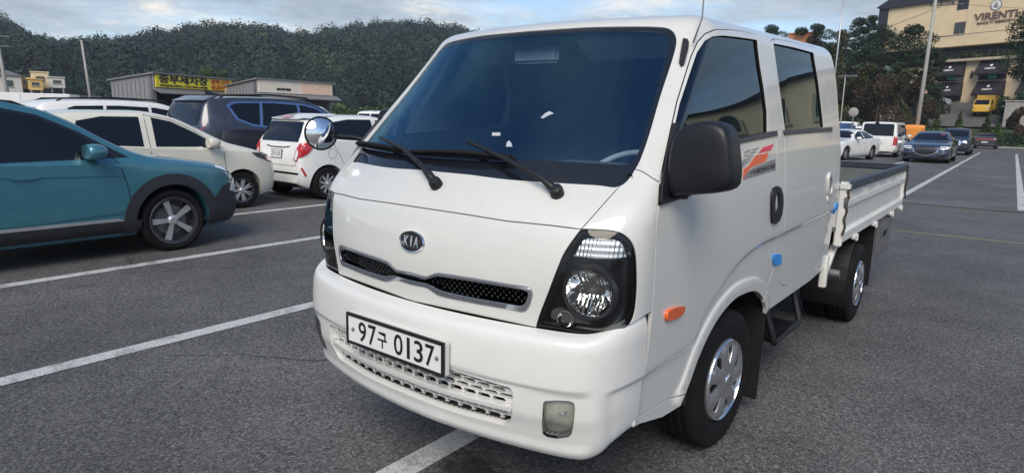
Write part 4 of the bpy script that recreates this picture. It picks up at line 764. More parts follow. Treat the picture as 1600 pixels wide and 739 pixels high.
    # oval badge
    p = Vector(cabF(0, 1.045)[0]); n = Vector(surf_n(cabF, np.array([0.]), np.array([1.045]))[0]); Rm = Matrix((Vector((1, 0, 0)), n.cross(Vector((1, 0, 0))), n)).transposed()
    def oval(prof, m, name, par):
        b = MB().lathe(prof, 48, 'Z'); b.V = [tuple(p+Rm @ Vector((v[0], v[1]*.60, v[2]))) for v in b.V]; return b.build(name, m, par, True, 30)
    bd = oval([(.0, .004), (.062, .004), (.064, .003), (.066, 0)], 'ink', 'badge', TRUCK)
    oval([(.0585, .003), (.0605, .0075), (.064, .008), (.067, .004), (.068, -.002)], 'chrome', 'badge_rim', bd)
    for ch, xx, w in (('K', -.026, .026), ('I', .0, .008), ('Λ', .026, .026)):
        V, Fc = text_geo(ch if ch != 'Λ' else 'A', 1, 0, 'CENTER', .02); X = [v[0] for v in V]; Y = [v[1] for v in V]
        if ch == 'K': poly = None
        mesh('badge_letter', [p+Rm @ Vector(((v[0]-min(X))/(max(X)-min(X))*w-w/2+xx, (v[1]-min(Y))/(max(Y)-min(Y))*.040-.020, .0056)) for v in V], Fc, 'chrome', bd)
build_bumper()
# ------------------------------------------------------------------ truck: wheels, bed, frame, mirrors, wipers, cab inside
def tyre_geo(r, w, rim, n=48, grooves=3):
    h = w/2; pr = [(rim-.012, -h*.80), (rim+.004, -h*.95), (rim+.02, -h), ((r+rim)/2+.005, -h*1.06), (r-.022, -h*.97), (r-.006, -h*.86)]
    xs = np.linspace(-h*.74, h*.74, grooves*2+2)
    for i in range(0, len(xs)-1):
        a, b = xs[i], xs[i+1]
        if i % 2 == 0: pr += [(r, a+.002), (r, b-.002)]
        else: pr += [(r-.008, a+.003), (r-.008, b-.003)]
    pr += [(a, -b) for a, b in pr[:6][::-1]]
    return pr
def make_wheel(par, pos, r, w, rim, side, style='cap', n=48, steer=0, names=True):
    """a wheel as a part: barrel with tyre and cover as its pieces; the outer face looks along side*X"""
    Rz = Matrix.Rotation(steer, 3, 'Z'); pos = Vector(pos)
    def fin(b): b.V = [tuple(Rz @ Vector((v[0]*side, v[1], v[2]))+pos) for v in b.V]; return b
    h = w/2
    barrel = fin(MB().lathe([(0, h*.05), (rim*.5, h*.05), (rim*.86, h*.2), (rim*.88, h*.9), (rim*.97, h*.98), (rim, h*.9), (rim*.985, h*.2), (rim*.985, -h*.9), (rim*.9, -h*.8), (rim*.88, -h*.1), (rim*.3, -h*.1), (0, -h*.1)], n)).build('wheel', 'darkalloy' if style != 'cap' else 'steel', par, True, 40)
    fin(MB().lathe(tyre_geo(r, w, rim), n)).build('tyre', 'tyre', barrel, True, 50)
    return barrel, fin
def hubcap(barrel, fin, rim, h):
    """silver wheel cover: seven broad spokes with openings between them near the edge"""
    k = 7; R1 = rim*.985
    def F(u, v):
        u = np.asarray(u, float); v = np.asarray(v, float); u, v = np.broadcast_arrays(u, v); rr = np.hypot(u, v)/R1; th = np.arctan2(v, u)
        x = h*1.0+.016*(1-rr**2)-.016*_sm((rr-.86)/.14)*(rr < .93)+.006*np.cos(k*th)*_sm((rr-.25)/.3)*_sm((.95-rr)/.1)-.012*_sm((rr-.28)/.06)*_sm((.5-rr)/.1)*0
        return np.stack([x, u, v], -1)
    outer = [(R1*cos(2*pi*i/64), R1*sin(2*pi*i/64)) for i in range(64)]; holes = []
    for i in range(k):
        a = 2*pi*(i+.5)/k; q = []
        for rr, dt in ((.42, .0), (.55, .09), (.72, .15), (.80, .13), (.83, .0), (.80, -.13), (.72, -.15), (.55, -.09)):
            q.append((R1*rr*cos(a+dt), R1*rr*sin(a+dt)))
        holes.append(q)
    o = patch('hubcap', F, outer, 'silver', barrel, off=0, depth=.012, step=rim*.07, holes=holes, gap=.001)
    b = MB(); b.V = [tuple(v.co) for v in o.data.vertices]; b.F = [tuple(p.vertices) for p in o.data.polygons]
    nrm = None; fin(b)
    for v, c in zip(o.data.vertices, b.V): v.co = c
    me = o.data; me.flip_normals() if False else None
    bm = bmesh.new(); bm.from_mesh(me); bmesh.ops.recalc_face_normals(bm, faces=bm.faces[:]); bm.to_mesh(me); bm.free()
    if me.attributes.get('custom_normal'): me.attributes.remove(me.attributes['custom_normal'])
    me.polygons.foreach_set('use_smooth', [True]*len(me.polygons)); me.set_sharp_from_angle(angle=R(35))
    fin(MB().lathe([(0, h+.022), (rim*.13, h+.021), (rim*.16, h+.016), (rim*.17, h+.006)], 24)).build('hub_cap', 'chrome', o, True, 40)
    fin(MB().lathe([(R1*.955, h-.002), (R1*.975, h+.006), (R1*.995, h+.002), (R1, h-.01)], 64)).build('trim_ring', 'chrome', o, True, 60)
def build_wheels():
    for s in (1, -1):
        b, fin = make_wheel(TRUCK, (.672*s, 1.335, .327), .327, .195, .196, s, steer=-R(3))
        hubcap(b, fin, .196, .0975)
        b, fin = make_wheel(TRUCK, (.775*s, 3.93, .30), .30, .165, .178, s); hubcap(b, fin, .178, .0825)
        make_wheel(TRUCK, (.60*s, 3.93, .30), .30, .165, .178, s)
build_wheels()

def build_bed():
    Y0, Y1 = 3.22, 6.0
    prof = [(-.030, 1.06), (-.030, 1.006), (.004, .990), (.006, .955), (-.016, .935), (-.016, .925), (-.016, .805), (-.014, .795), (.006, .772), (.006, .712), (-.01, .698), (-.05, .698), (-.05, 1.06)]
    for s in (1, -1):
        sp = MB(); V = []; n = len(prof)
        for y in (Y0+.04, Y1): V += [((.83+a)*s, y, z) for a, z in prof]
        sp.add(V, [tuple(range(n)), tuple(range(n, 2*n))[::-1]]+[(i, (i+1) % n, n+(i+1) % n, n+i) for i in range(n)])
        side = sp.build('side_board', 'bed_white', TRUCK)
        rail = MB().box((.812*s, (Y0+Y1)/2+.05, 1.088), (.058, Y1-Y0, .058), None, .008)
        rl = rail.build('top_rail', 'navy', side, True, 40)
        for k, y in enumerate(np.arange(Y0+.28, Y1-.1, .56)):
            MB().box((.806*s, y, 1.032), (.020, .016, .072), None, .004).build('stake', 'bed_white', side, True, 40)
        for y in (Y0+.45, Y0+1.25, Y0+2.1, Y1-.12):      # lower hinges and catches
            hb = MB().box((.833*s, y, .70), (.035, .10, .035), None, .008).box((.845*s, y+.035, .69), (.02, .03, .055), None, .006); hb.build('hinge', 'bed_white', side, True, 40)
        # front post with its wavy latch
        po = MB().box((.812*s, Y0+.015, .90), (.05, .04, .43), None, .008).box((.815*s, Y0+.02, 1.095), (.075, .07, .06), None, .015)
        post = po.build('front_post', 'bed_white', TRUCK, True, 40)
        MB().tube([(.842*s, Y0-.005, 1.07), (.848*s, Y0+.02, 1.02), (.838*s, Y0-.01, .98), (.846*s, Y0+.015, .93), (.84*s, Y0-.01, .88), (.845*s, Y0+.012, .82), (.84*s, Y0-.012, .77)], .008, 8).build('latch', 'rust', post, True)
        MB().box((.836*s, Y0+.01, .99), (.02, .05, .07), None, .006).build('catch', 'steel', post, True, 40)
        MB().tube([(.84*s, Y1+.02, 1.08), (.85*s, Y1+.03, .98), (.84*s, Y1+.03, .88), (.85*s, Y1+.03, .78)], .008, 8).build('rear_latch', 'rust', side, True)
        # mud guard, rear flap, side box
        g = []
        for i in range(13):
            t = R(200-i*14); g.append((3.95+.40*cos(t), .33+.40*sin(t)))
        mg = MB(); 
        for i in range(12):
            if i > 6: continue
            (a, b), (c, d) = g[i], g[i+1]; x0, x1 = .53*s, .835*s
            mg.add([(x0, a, b), (x1, a, b), (x1, c, d), (x0, c, d), (x0, a+.012, b-.012), (x1, a+.012, b-.012), (x1, c+.012, d-.012), (x0, c+.012, d-.012)], [(0, 1, 2, 3), (7, 6, 5, 4), (0, 4, 5, 1), (1, 5, 6, 2), (3, 2, 6, 7)])
        mg.build('mud_guard', 'black_plastic', TRUCK, True, 40)
        MB().box((.69*s, 4.52, .42), (.30, .012, .52)).build('mud_flap', 'rubber', TRUCK)
        MB().box((.655*s, 1.79, .33), (.27, .012, .50), Matrix.Rotation(R(-3), 3, 'X')).build('mud_flap', 'rubber', TRUCK)
        bx = MB().box((.70*s, 5.06, .50), (.25, .86, .36), None, .02).build('side_box', 'steel', TRUCK, True, 40)
        MB().box((.83*s, 5.06, .52), (.018, .70, .24), None, .008).build('box_lid', 'steel', bx, True, 40)
        MB().box((.842*s, 5.06, .55), (.012, .16, .05), None, .004).build('box_catch', 'black_plastic', bx, True, 40)
        # step below the sill
        MB().tube([(.60*s, 2.12, .52), (.70*s, 2.14, .44), (.745*s, 2.15, .30), (.75*s, 2.16, .275), (.75*s, 2.66, .275), (.745*s, 2.68, .30), (.70*s, 2.69, .44), (.60*s, 2.70, .52)], .019, 10).build('step_bar', 'black_plastic', TRUCK, True)
        MB().box((.665*s, 2.41, .272), (.15, .46, .014)).build('step_plate', 'black_plastic', TRUCK)
        # cream bracket behind the cab
        MB().box((.775*s, 3.10, .53), (.045, .05, .22), None, .006).box((.775*s, 3.24, .60), (.04, .26, .04), Matrix.Rotation(R(35), 3, 'X'), .006).build('cab_bracket', 'bed_white', TRUCK, True, 40)
        MB().lathe([(0, -.02), (.028, -.02), (.03, 0), (.026, .05), (0, .05)], 16, 'X', (.80*s, 3.22, .50)).build('bracket_end', 'steel', TRUCK, True, 40)
    V = []; n = len(prof); fl = MB()
    fl.box((0, (Y0+Y1)/2, .80), (1.60, Y1-Y0, .03)); fl.build('bed_floor', 'bed_floor', TRUCK)
    tg = MB().box((0, Y1+.015, .88), (1.66, .035, .36), None, .006)
    t = tg.build('tailgate', 'bed_white', TRUCK, True, 40)
    MB().box((0, Y1+.01, 1.088), (1.70, .06, .06), None, .008).build('top_rail', 'navy', t, True, 40)
    MB().box((0, Y1-.008, .95), (1.50, .012, .20)).build('inner_face', 'bed_floor', t)
    MB().box((0, Y0+.02, .95), (1.58, .035, .28), None, .006).build('front_board', 'bed_white', TRUCK, True, 40)
    ch = MB()
    for s in (1, -1): ch.box((.36*s, 3.35, .56), (.07, 5.2, .14)).box((.36*s, 4.6, .70), (.08, 2.6, .12))
    for y in (1.335, 3.93): ch.box((0, y, .33), (1.2, .10, .10))
    ch.box((0, 1.2, .46), (.9, 1.6, .18)).box((0, 2.6, .50), (1.2, 1.1, .14)); ch.build('chassis', 'dark', TRUCK)
    for s in (1, -1):
        MB().tube([(.50*s, 1.335+.45*cos(R(a)), .40+.45*sin(R(a))) for a in range(0, 181, 20)], .05, 6).build('wheel_liner', 'dark', TRUCK, True)
    wl = MB()
    for s in (1, -1):                                     # inner wheel housings close the arches
        pts = [(1.335+.50*cos(R(a)), .45+.42*sin(R(a))) for a in range(-10, 191, 20)]
        for i in range(len(pts)-1):
            (a, b), (c, d) = pts[i], pts[i+1]; wl.add([(.40*s, a, b), (.785*s, a, b), (.785*s, c, d), (.40*s, c, d)], [(0, 1, 2, 3)])
        wl.add([(.40*s, a, b) for a, b in pts], [tuple(range(len(pts)))])
        wl.build('wheel_housing', 'dark', TRUCK, fix=False); wl = MB()
build_bed()

def build_mirrors():
    shell = [(.836, 1.427), (.845, 1.455), (.860, 1.476), (.880, 1.490), (.905, 1.498), (.935, 1.502), (.965, 1.502), (.99, 1.496), (1.008, 1.487), (1.021, 1.470), (1.030, 1.445), (1.038, 1.407), (1.045, 1.37), (1.048, 1.335), (1.046, 1.308), (1.036, 1.294), (1.019, 1.285), (.985, 1.276), (.949, 1.270), (.90, 1.262), (.85, 1.256), (.832, 1.262), (.825, 1.285), (.824, 1.33), (.829, 1.39)]
    c = (np.mean([p[0] for p in shell]), np.mean([p[1] for p in shell]))
    def housing(name, T, par):
        b = MB(); n = len(shell); rings = [(1.0, .615), (1.004, .585), (1.0, .545), (.985, .515), (.955, .494), (.90, .482), (.82, .476), (.62, .470), (.3, .466)]
        V = [];
        for k, y in rings: V += [T(c[0]+(x-c[0])*k, y, c[1]+(z-c[1])*k) for x, z in shell]
        F = [tuple(range(n))[::-1]]+[(r_*n+i, r_*n+(i+1) % n, (r_+1)*n+(i+1) % n, (r_+1)*n+i) for r_ in range(len(rings)-1) for i in range(n)]+[tuple(range((len(rings)-1)*n, len(rings)*n))]
        return b.add(V, F).build(name, 'mirror_black', par, True, 50)
    I = lambda x, y, z: (x-.026, .466+(y-.466)*.66, z)
    m = housing('door_mirror', I, TRUCK)
    b = MB(); n = len(shell); b.add([(c[0]-.03+(x-c[0])*.9, .562, c[1]+(z-c[1])*.9) for x, z in shell], [tuple(range(n))]); b.build('mirror_glass', 'mirror', m)
    g = MB(); k1, k2 = .92, .90                           # joint line round the front shell
    MB().box((.825, .525, 1.262), (.09, .05, .03), None, .01).box((.805, .52, 1.285), (.035, .06, .11), Matrix.Rotation(R(12), 3, 'Y'), .012).build('mirror_arm', 'mirror_black', m, True, 40)
    # folded housing on the far side
    def Tf(x, y, z):
        v = Matrix.Rotation(R(-62), 3, 'Z') @ Vector(((x-c[0])*.8, (y-.54), 0)); return (-.90+v.x, .80+v.y, z+.03)
    housing('door_mirror', Tf, TRUCK)
    # round convex mirror on its arm
    p = Vector((-.985, .41, 1.402)); ax = Vector((.96, -.30, .06)).normalized(); Rm = ax.to_track_quat('Z', 'Y').to_matrix()
    def lz(prof, name, m_, par):
        q = MB().lathe(prof, 40, 'Z'); q.V = [tuple(p+Rm @ Vector(v)) for v in q.V]; return q.build(name, m_, par, True, 45)
    rm = lz([(0, -.035), (.03, -.034), (.062, -.022), (.080, -.004), (.083, .004), (.081, .010), (.076, .010)], 'round_mirror', 'mirror_black', TRUCK)
    lz([(.0772, .006)]+[(.0772*k, .006+.030*(1-k*k)) for k in (.95, .85, .7, .5, .3, .1, 0)], 'mirror_glass', 'mirror', rm)
    MB().tube([p-ax*.03, p+Vector((.03, .09, -.015)), p+Vector((.06, .16, -.02)), (-.83, .66, 1.35), (-.80, .66, 1.28), (-.80, .62, 1.22)], [.012, .013, .013, .015, .018, .02], 10).build('mirror_arm', 'mirror_black', rm, True)
build_mirrors()

def build_wipers():
    def pt(u, v, h): q = cabF(u, v); return Vector(q[0]+surf_n(cabF, np.array([float(u)]), np.array([float(v)]))[0]*h)
    for arm, blade in (('wiperL', 'bladeL'), ('wiperR', 'bladeR')):
        A = D[arm]; B_ = D[blade]; n = len(A)
        w = MB(); pts = [pt(*A[i], .014+.030*min(1, i/2.5)) for i in range(n)]
        w.tube(pts, [.017, .015]+[.010-.004*i/n for i in range(n-2)], 8)
        root = w.build('wiper', 'black_plastic', TRUCK, True)
        piv = pt(*A[0], 0); nn = (pt(*A[0], .1)-piv).normalized(); Rm = nn.to_track_quat('Z', 'Y').to_matrix()
        q = MB().lathe([(.024, -.003), (.024, .018), (.020, .030), (.010, .034), (0, .034)], 20, 'Z'); q.V = [tuple(piv+Rm @ Vector(v)) for v in q.V]; q.build('wiper_pivot', 'black_plastic', root, True, 40)
        mb = len(B_); ends = [np.array(B_[0]), np.array(B_[-1])]
        bl = MB(); P_ = [pt(*(ends[0]+(ends[1]-ends[0])*t), .012+.003*sin(pi*t)) for t in np.linspace(0, 1, 12)]
        bl.tube(P_, .008, 6); P2 = [pt(*(ends[0]+(ends[1]-ends[0])*t), .022+.016*sin(pi*t)) for t in np.linspace(.02, .98, 12)]; bl.tube(P2, .0085, 6)
        for t in (.22, .42, .6, .8): bl.tube([pt(*(ends[0]+(ends[1]-ends[0])*t), .012), pt(*(ends[0]+(ends[1]-ends[0])*t), .036)], .006, 6)
        bl.build('wiper_blade', 'rubber', root, True)
    for u, v in ((.665, 1.315),):
        MB().lathe([(0, .008), (.008, .006), (.010, 0)], 12, 'Y', tuple(pt(u, v, .004))).build('washer_nozzle', 'black_plastic', TRUCK, True)
build_wipers()

def build_inside():
    i = MB().box((0, 1.85, .80), (1.46, 2.5, .05)).box((0, 3.02, 1.25), (1.40, .05, .9)); i.build('cab_floor', 'interior', TRUCK)
    d = MB(); prof = [(.44, 1.00), (.43, 1.20), (.50, 1.255), (.62, 1.275), (.80, 1.27), (.86, 1.23), (.86, 1.05), (.78, .90)]
    d.prism(prof, 'X', -.66, .66).build('dashboard', 'interior', TRUCK, False, None)
    MB().box((.38, .74, 1.30), (.34, .16, .06), None, .02).build('instrument_hood', 'interior', TRUCK, True, 40)
    sw = MB(); c = Vector((.38, .98, 1.24)); Rm = Matrix.Rotation(R(38), 3, 'X')
    sw.tube([c+Rm @ Vector((.19*cos(t), .19*sin(t), 0)) for t in np.linspace(0, 2*pi, 33)], .014, 8)
    for a in (90, 210, 330): sw.tube([c+Rm @ Vector((.18*cos(R(a)), .18*sin(R(a)), 0)), c+Rm @ Vector((0, 0, -.03))], .012, 6)
    sw.tube([c+Rm @ Vector((0, 0, -.01)), c+Rm @ Vector((0, 0, -.05)), c+Rm @ Vector((0, .0, -.3))], [.06, .05, .03], 10).build('steering_wheel', 'interior_light', TRUCK, True)
    for x, w in ((.40, .50), (-.33, .78)):
        s = MB().box((x, 1.35, .98), (w, .50, .16), None, .05).box((x, 1.62, 1.28), (w, .14, .56), Matrix.Rotation(R(-12), 3, 'X'), .05)
        for k in ((0,) if w < .6 else (-.2, .2)): s.box((x+k, 1.70, 1.64), (.26, .09, .18), Matrix.Rotation(R(-12), 3, 'X'), .04)
        s.build('seat', 'interior', TRUCK, True, 50)
    MB().box((0, 2.6, 1.0), (1.40, .48, .16), None, .05).box((0, 2.88, 1.3), (1.40, .12, .6), Matrix.Rotation(R(-8), 3, 'X'), .05).build('rear_seat', 'interior', TRUCK, True, 50)
    MB().tube([(-.655, .79, 1.665), (-.70, .80, 1.64), (-.715, .78, 1.58), (-.745, .74, 1.52), (-.72, .70, 1.49)], .014, 8).build('grab_handle', 'interior_light', TRUCK, True)
    MB().box((-.02, .86, 1.77), (.24, .03, .07), None, .012).build('rear_view_mirror', 'interior_light', TRUCK, True, 40)
    for x in (.34, -.34): MB().box((x, 1.02, 1.80), (.44, .14, .015), Matrix.Rotation(R(-34), 3, 'X'), .004).build('sun_visor', 'interior_light', TRUCK, True, 40)
    MB().tube([(-.16+.045*cos(t), .60, 1.315+.04*sin(t)) for t in np.linspace(0, 2*pi, 17)], .004, 6).build('phone_ring', 'black_plastic', TRUCK, True)
build_inside()
# ------------------------------------------------------------------ ground: level round the truck, then falling gently away
SL = .0065
def gz(y): return -SL*max(0., y-6.)
def build_ground():
    xs = [-2500, -400, -120, -60, -30, -14, -6, 0, 6, 14, 30, 60, 120, 400, 2500]; ys = [-2500, -300, -60, -20, -6, 0, 6, 20, 45, 90, 110]
    V = [(x, y, gz(y)) for y in ys for x in xs]; n = len(xs)
    V += [(x, 3000, gz(110)) for x in xs]
    F = [(j*n+i, j*n+i+1, (j+1)*n+i+1, (j+1)*n+i) for j in range(len(ys)) for i in range(n-1)]
    tag(mesh('car_park', V, F, 'asphalt'), kind='structure')
    def strip(name, x0, y0, x1, y1, w, m, h=.004):
        d = Vector((x1-x0, y1-y0, 0)); L_ = d.length; d.normalize(); q = Vector((-d.y, d.x, 0))*w/2; k = max(2, int(L_/3)); V = []
        for i in range(k+1):
            p = Vector((x0, y0, 0))+d*L_*i/k
            for s in (-1, 1): a = p+q*s; V.append((a.x, a.y, gz(a.y)+h))
        tag(mesh(name, V, [(2*i, 2*i+2, 2*i+3, 2*i+1) for i in range(k)], m), kind='structure')
    for k in range(-7, 1): strip('stall_line', -.186+2.345*k, -9, -.186+2.345*k-.02, 6.2 if k < -1 else 5.0, .135, 'line')
    for k in range(-6, 3): strip('stall_line', -.25+2.13*k, 14.1, -.62+2.13*k, 57, .14, 'line')
    strip('yellow_line', -14, 8.75, 9, 9.65, .055, 'yline')
    strip('asphalt_seam', -14, 13.25, 14, 13.95, .12, 'dark')
    strip('yellow_line', -14, 13.05, 14, 13.75, .05, 'yline')
build_ground()
# ------------------------------------------------------------------ parked cars
class CarBody:
    """a body lofted through cross sections; y runs from the front (0) to the rear (L); built facing -Y about its own centre"""
    def __init__(s, root, L_, W, top, belt, plan, roofw, sill=.24, mid=.62, paint='carwhite', arches=(), hood_end=1.0, rear_deck=None, crown=.04, nst=74, tuck=.93):
        s.root, s.L, s.W = root, L_, W; hw = W/2; ft, fb, fp = spl(*zip(*top)), spl(*zip(*belt)), spl(*zip(*plan)); fr = spl(*zip(*roofw))
        ys = np.unique(np.r_[np.linspace(0, .12, 7), np.linspace(.12, L_-.12, nst), np.linspace(L_-.12, L_, 7)])
        rows = []
        for y in ys:
            zt, zb, w, wr = float(ft(y)), float(fb(y)), hw*float(fp(y)), hw*float(fr(y)); zs = sill+.10*max(0, 1-y/.35)**2+.12*max(0, 1-(L_-y)/.35)**2
            zb = min(zb, zt-.05); wr = min(wr, w*.95); k = min(1, max(0, (zt-zb-.06)/.3)); kk = k*k*(3-2*k)
            pts = [(0, zs-.02), (w*.80, zs-.02), (w*tuck, zs+.03), (w*.99, zs+.16), (w, mid if mid < zb-.05 else (zs+.16+zb)/2), (w*(.985-.0*kk), zb-.02), (w*.96*(1-kk)+(w*.965)*kk, zb+.015)]
            he = (w*.90, zt-.035); rr = (wr+.02, zt-.10)
            pts += [(he[0]*(1-kk)+rr[0]*kk, he[1]*(1-kk)+rr[1]*kk), ((w*.80)*(1-kk)+(wr-.07)*kk, (zt-.012)*(1-kk)+(zt-crown*.75)*kk), ((w*.5)*(1-kk)+(wr*.5)*kk, zt-.006*(1-kk)-crown*.2*kk), (0, zt)]
            P = np.array(pts); q = []
            for i in range(len(P)-1):
                p0, p1, p2, p3 = P[max(i-1, 0)], P[i], P[i+1], P[min(i+2, len(P)-1)]; n = 4
                if i in (0,): n = 1
                for j in range(n):
                    t = j/n; c = .5*((2*p1)+(p2-p0)*t*.8+(2*p0*.8-(3+.2*-5+4-3+.0)*p1*0+0*p1)*0)
                    d1 = (p2-p0)*.4; d2 = (p3-p1)*.4
                    q.append((2*t**3-3*t*t+1)*p1+(t**3-2*t*t+t)*d1+(-2*t**3+3*t*t)*p2+(t**3-t*t)*d2)
            q.append(P[-1]); rows.append(np.array(q))
        m = len(rows[0]); V = []; F = []
        for y, q in zip(ys, rows):
            V += [(x, y-L_/2, z) for x, z in q]+[(-x, y-L_/2, z) for x, z in q[-2:0:-1]]
        n = 2*m-2
        for j in range(len(ys)-1): F += [(j*n+i, j*n+(i+1) % n, (j+1)*n+(i+1) % n, (j+1)*n+i) for i in range(n)]
        F += [tuple(range(n))[::-1], tuple(range((len(ys)-1)*n, len(ys)*n))]
        b = MB(); b.add(V, F); body = b.build('body', paint, root, True); s.body = body
        s.bvh = BVHTree.FromPolygons([Vector(v) for v in V], F)
        for ya, ra, za in arches:                        # wheel arches cut through the sides
            c = MB().prism([(ya-L_/2+ra*cos(2*pi*i/40), za+ra*sin(2*pi*i/40)) for i in range(40)], 'X', -W, W).build('cut', paint, root)
            md = body.modifiers.new('b', 'BOOLEAN'); md.operation = 'DIFFERENCE'; md.object = c; md.solver = 'EXACT'
            me = bpy.data.meshes.new_from_object(body.evaluated_get(bpy.context.evaluated_depsgraph_get())); body.modifiers.clear(); old = body.data; body.data = me; bpy.data.meshes.remove(old)
            cm = c.data; COL.objects.unlink(c); bpy.data.objects.remove(c); bpy.data.meshes.remove(cm)
        body.data.polygons.foreach_set('use_smooth', [True]*len(body.data.polygons)); body.data.set_sharp_from_angle(angle=R(38))
        MB().box((0, 0, sill+.16), (W*.66, L_*.86, .16)).build('underbody', 'dark', root)
        s.arches = arches
    def hit(s, face, a, z, side=1):
        if face == 'side': o, d = Vector((side*5, a-s.L/2, z)), Vector((-side, 0, 0))
        elif face == 'front': o, d = Vector((a, -9, z)), Vector((0, 1, 0))
        elif face == 'rear': o, d = Vector((a, 9, z)), Vector((0, -1, 0))
        else: o, d = Vector((a, z-s.L/2, 6)), Vector((0, 0, -1))
        p, n, i, _ = s.bvh.ray_cast(o, d)
        if p is None: return None, None
        return p, n
    def patch(s, name, face, poly, m, off=.004, depth=.006, step=.07, side=1, par=None, holes=(), smooth=True):
        q = np.array(poly, float); g = ugrid(q[:, 0].min(), q[:, 0].max(), q[:, 1].min(), q[:, 1].max(), step, step); pl = [tuple(p) for p in poly]
        g = g[inside(g, pl)] if len(g) else g
        if not len(g): g = q.mean(0)[None]
        dn = []
        for i in range(len(pl)):
            a, b = np.array(pl[i]), np.array(pl[(i+1) % len(pl)]); k = max(1, int(np.linalg.norm(b-a)/step)); dn += [tuple(a+(b-a)*j/k) for j in range(k)]
        V2, T, cons = cdt([dn+[dn[0]]]+[list(h)+[h[0]] for h in holes], g, step*.4)
        c = (V2[[t[0] for t in T]]+V2[[t[1] for t in T]]+V2[[t[2] for t in T]])/3; ok = inside(c, dn)
        for h in holes: ok &= ~inside(c, h)
        T = [t for t, o in zip(T, ok) if o]; H = [s.hit(face, x, z, side) for x, z in V2]
        T = [t for t in T if all(H[i][0] is not None for i in t)]
        if not T: return None
        ids = sorted({i for t in T for i in t}); ix = {g_: k for k, g_ in enumerate(ids)}; axis = {'side': Vector((side, 0, 0)), 'front': Vector((0, -1, 0)), 'rear': Vector((0, 1, 0)), 'top': Vector((0, 0, 1))}[face]
        V = []; ec = {}; F = []
        for i in ids:
            p, n = H[i]; n = -n if n.dot(axis) < 0 else n; n = (n+axis*.25).normalized(); V.append(p+n*off)
        for t in T:
            t = tuple(ix[i] for i in t); a, b, c_ = V[t[0]], V[t[1]], V[t[2]]
            if (b-a).cross(c_-a).dot(axis) < 0: t = (t[0], t[2], t[1])
            F.append(t)
            for k in range(3): ec.setdefault(tuple(sorted((t[k], t[(k+1) % 3]))), []).append((t[k], t[(k+1) % 3]))
        bd = [v[0] for v in ec.values() if len(v) == 1]
        if depth:
            bv = sorted({i for e in bd for i in e}); bx = {g_: len(V)+k for k, g_ in enumerate(bv)}
            for i in bv: V.append(V[i]-axis*depth)
            F += [(b, a, bx[a], bx[b]) for a, b in bd]
        return mesh(name, V, F, m, par or s.root, smooth, None, 40)
    def both(s, name, face, poly, m, **k):
        """the same patch on both sides (face side) or mirrored in x (front, rear, top)"""
        if face == 'side': return [s.patch(name, face, poly, m, side=e, **k) for e in (1, -1)]
        return [s.patch(name, face, poly, m, **k), s.patch(name, face, [(-a, b) for a, b in poly], m, **k)]
    def seam(s, face, pts, w=.007, m='rubber', name='door_seam', off=.0025, side=None):
        for e in ((1, -1) if side is None and face == 'side' else (side or 1,)):
            P = []
            for i in range(len(pts)-1):
                a, b = np.array(pts[i], float), np.array(pts[i+1], float); k = max(1, int(np.linalg.norm(b-a)/.06)); P += [a+(b-a)*j/k for j in range(k)]
            P.append(np.array(pts[-1], float)); P = np.array(P); t = np.gradient(P, axis=0); t /= np.linalg.norm(t, axis=1, keepdims=True); nn = np.stack([-t[:, 1], t[:, 0]], 1)*w/2
            V = []; F = []; ax = {'side': Vector((e, 0, 0)), 'front': Vector((0, -1, 0)), 'rear': Vector((0, 1, 0)), 'top': Vector((0, 0, 1))}[face]
            for q, r_ in zip(P, nn):
                h = [s.hit(face, *(q+r_*g), e)[0] for g in (-1, 1)]
                if None in h: continue
                V += [h[0]+ax*off, h[1]+ax*off]
            F = [(2*i, 2*i+1, 2*i+3, 2*i+2) for i in range(len(V)//2-1)]
            if F: mesh(name, V, F, m, s.root)
    def wheels(s, yf, yr, r, w, rim, style, track=None):
        for y in (yf, yr):
            for e in (1, -1):
                x = (s.W/2-w/2-.025)*e; b, fin = make_wheel(s.root, (x, y-s.L/2, r), r, w, rim, e, style)
                spokes(b, fin, rim, w/2, style)
    def mirrors(s, y, z, m, wing=.20):
        for e in (1, -1):
            p, n = s.hit('side', y, z, e); p = p+Vector((e*.13, 0, .04)); q = MB(); n_ = 16; rings = []
            for yy, k in ((.07, .86), (.05, 1.), (0, 1.03), (-.04, .98), (-.075, .82), (-.10, .5), (-.11, .15)):
                for i in range(n_):
                    t = 2*pi*i/n_; c_, s_ = cos(t), sin(t); q.V.append((p.x+e*wing*.5*k*np.sign(c_)*abs(c_)**.7, p.y+yy, p.z+.075*k*np.sign(s_)*abs(s_)**.75))
            q.F = [tuple(range(n_))]+[(a*n_+i, a*n_+(i+1) % n_, (a+1)*n_+(i+1) % n_, (a+1)*n_+i) for a in range(6) for i in range(n_)]+[tuple(range(6*n_, 7*n_))]
            mm = q.build('door_mirror', m, s.root, True, 50)
            MB().box((p.x-e*.09, p.y-.01, p.z-.06), (.12, .09, .035), None, .01).build('mirror_foot', 'black_plastic', mm, True, 40)
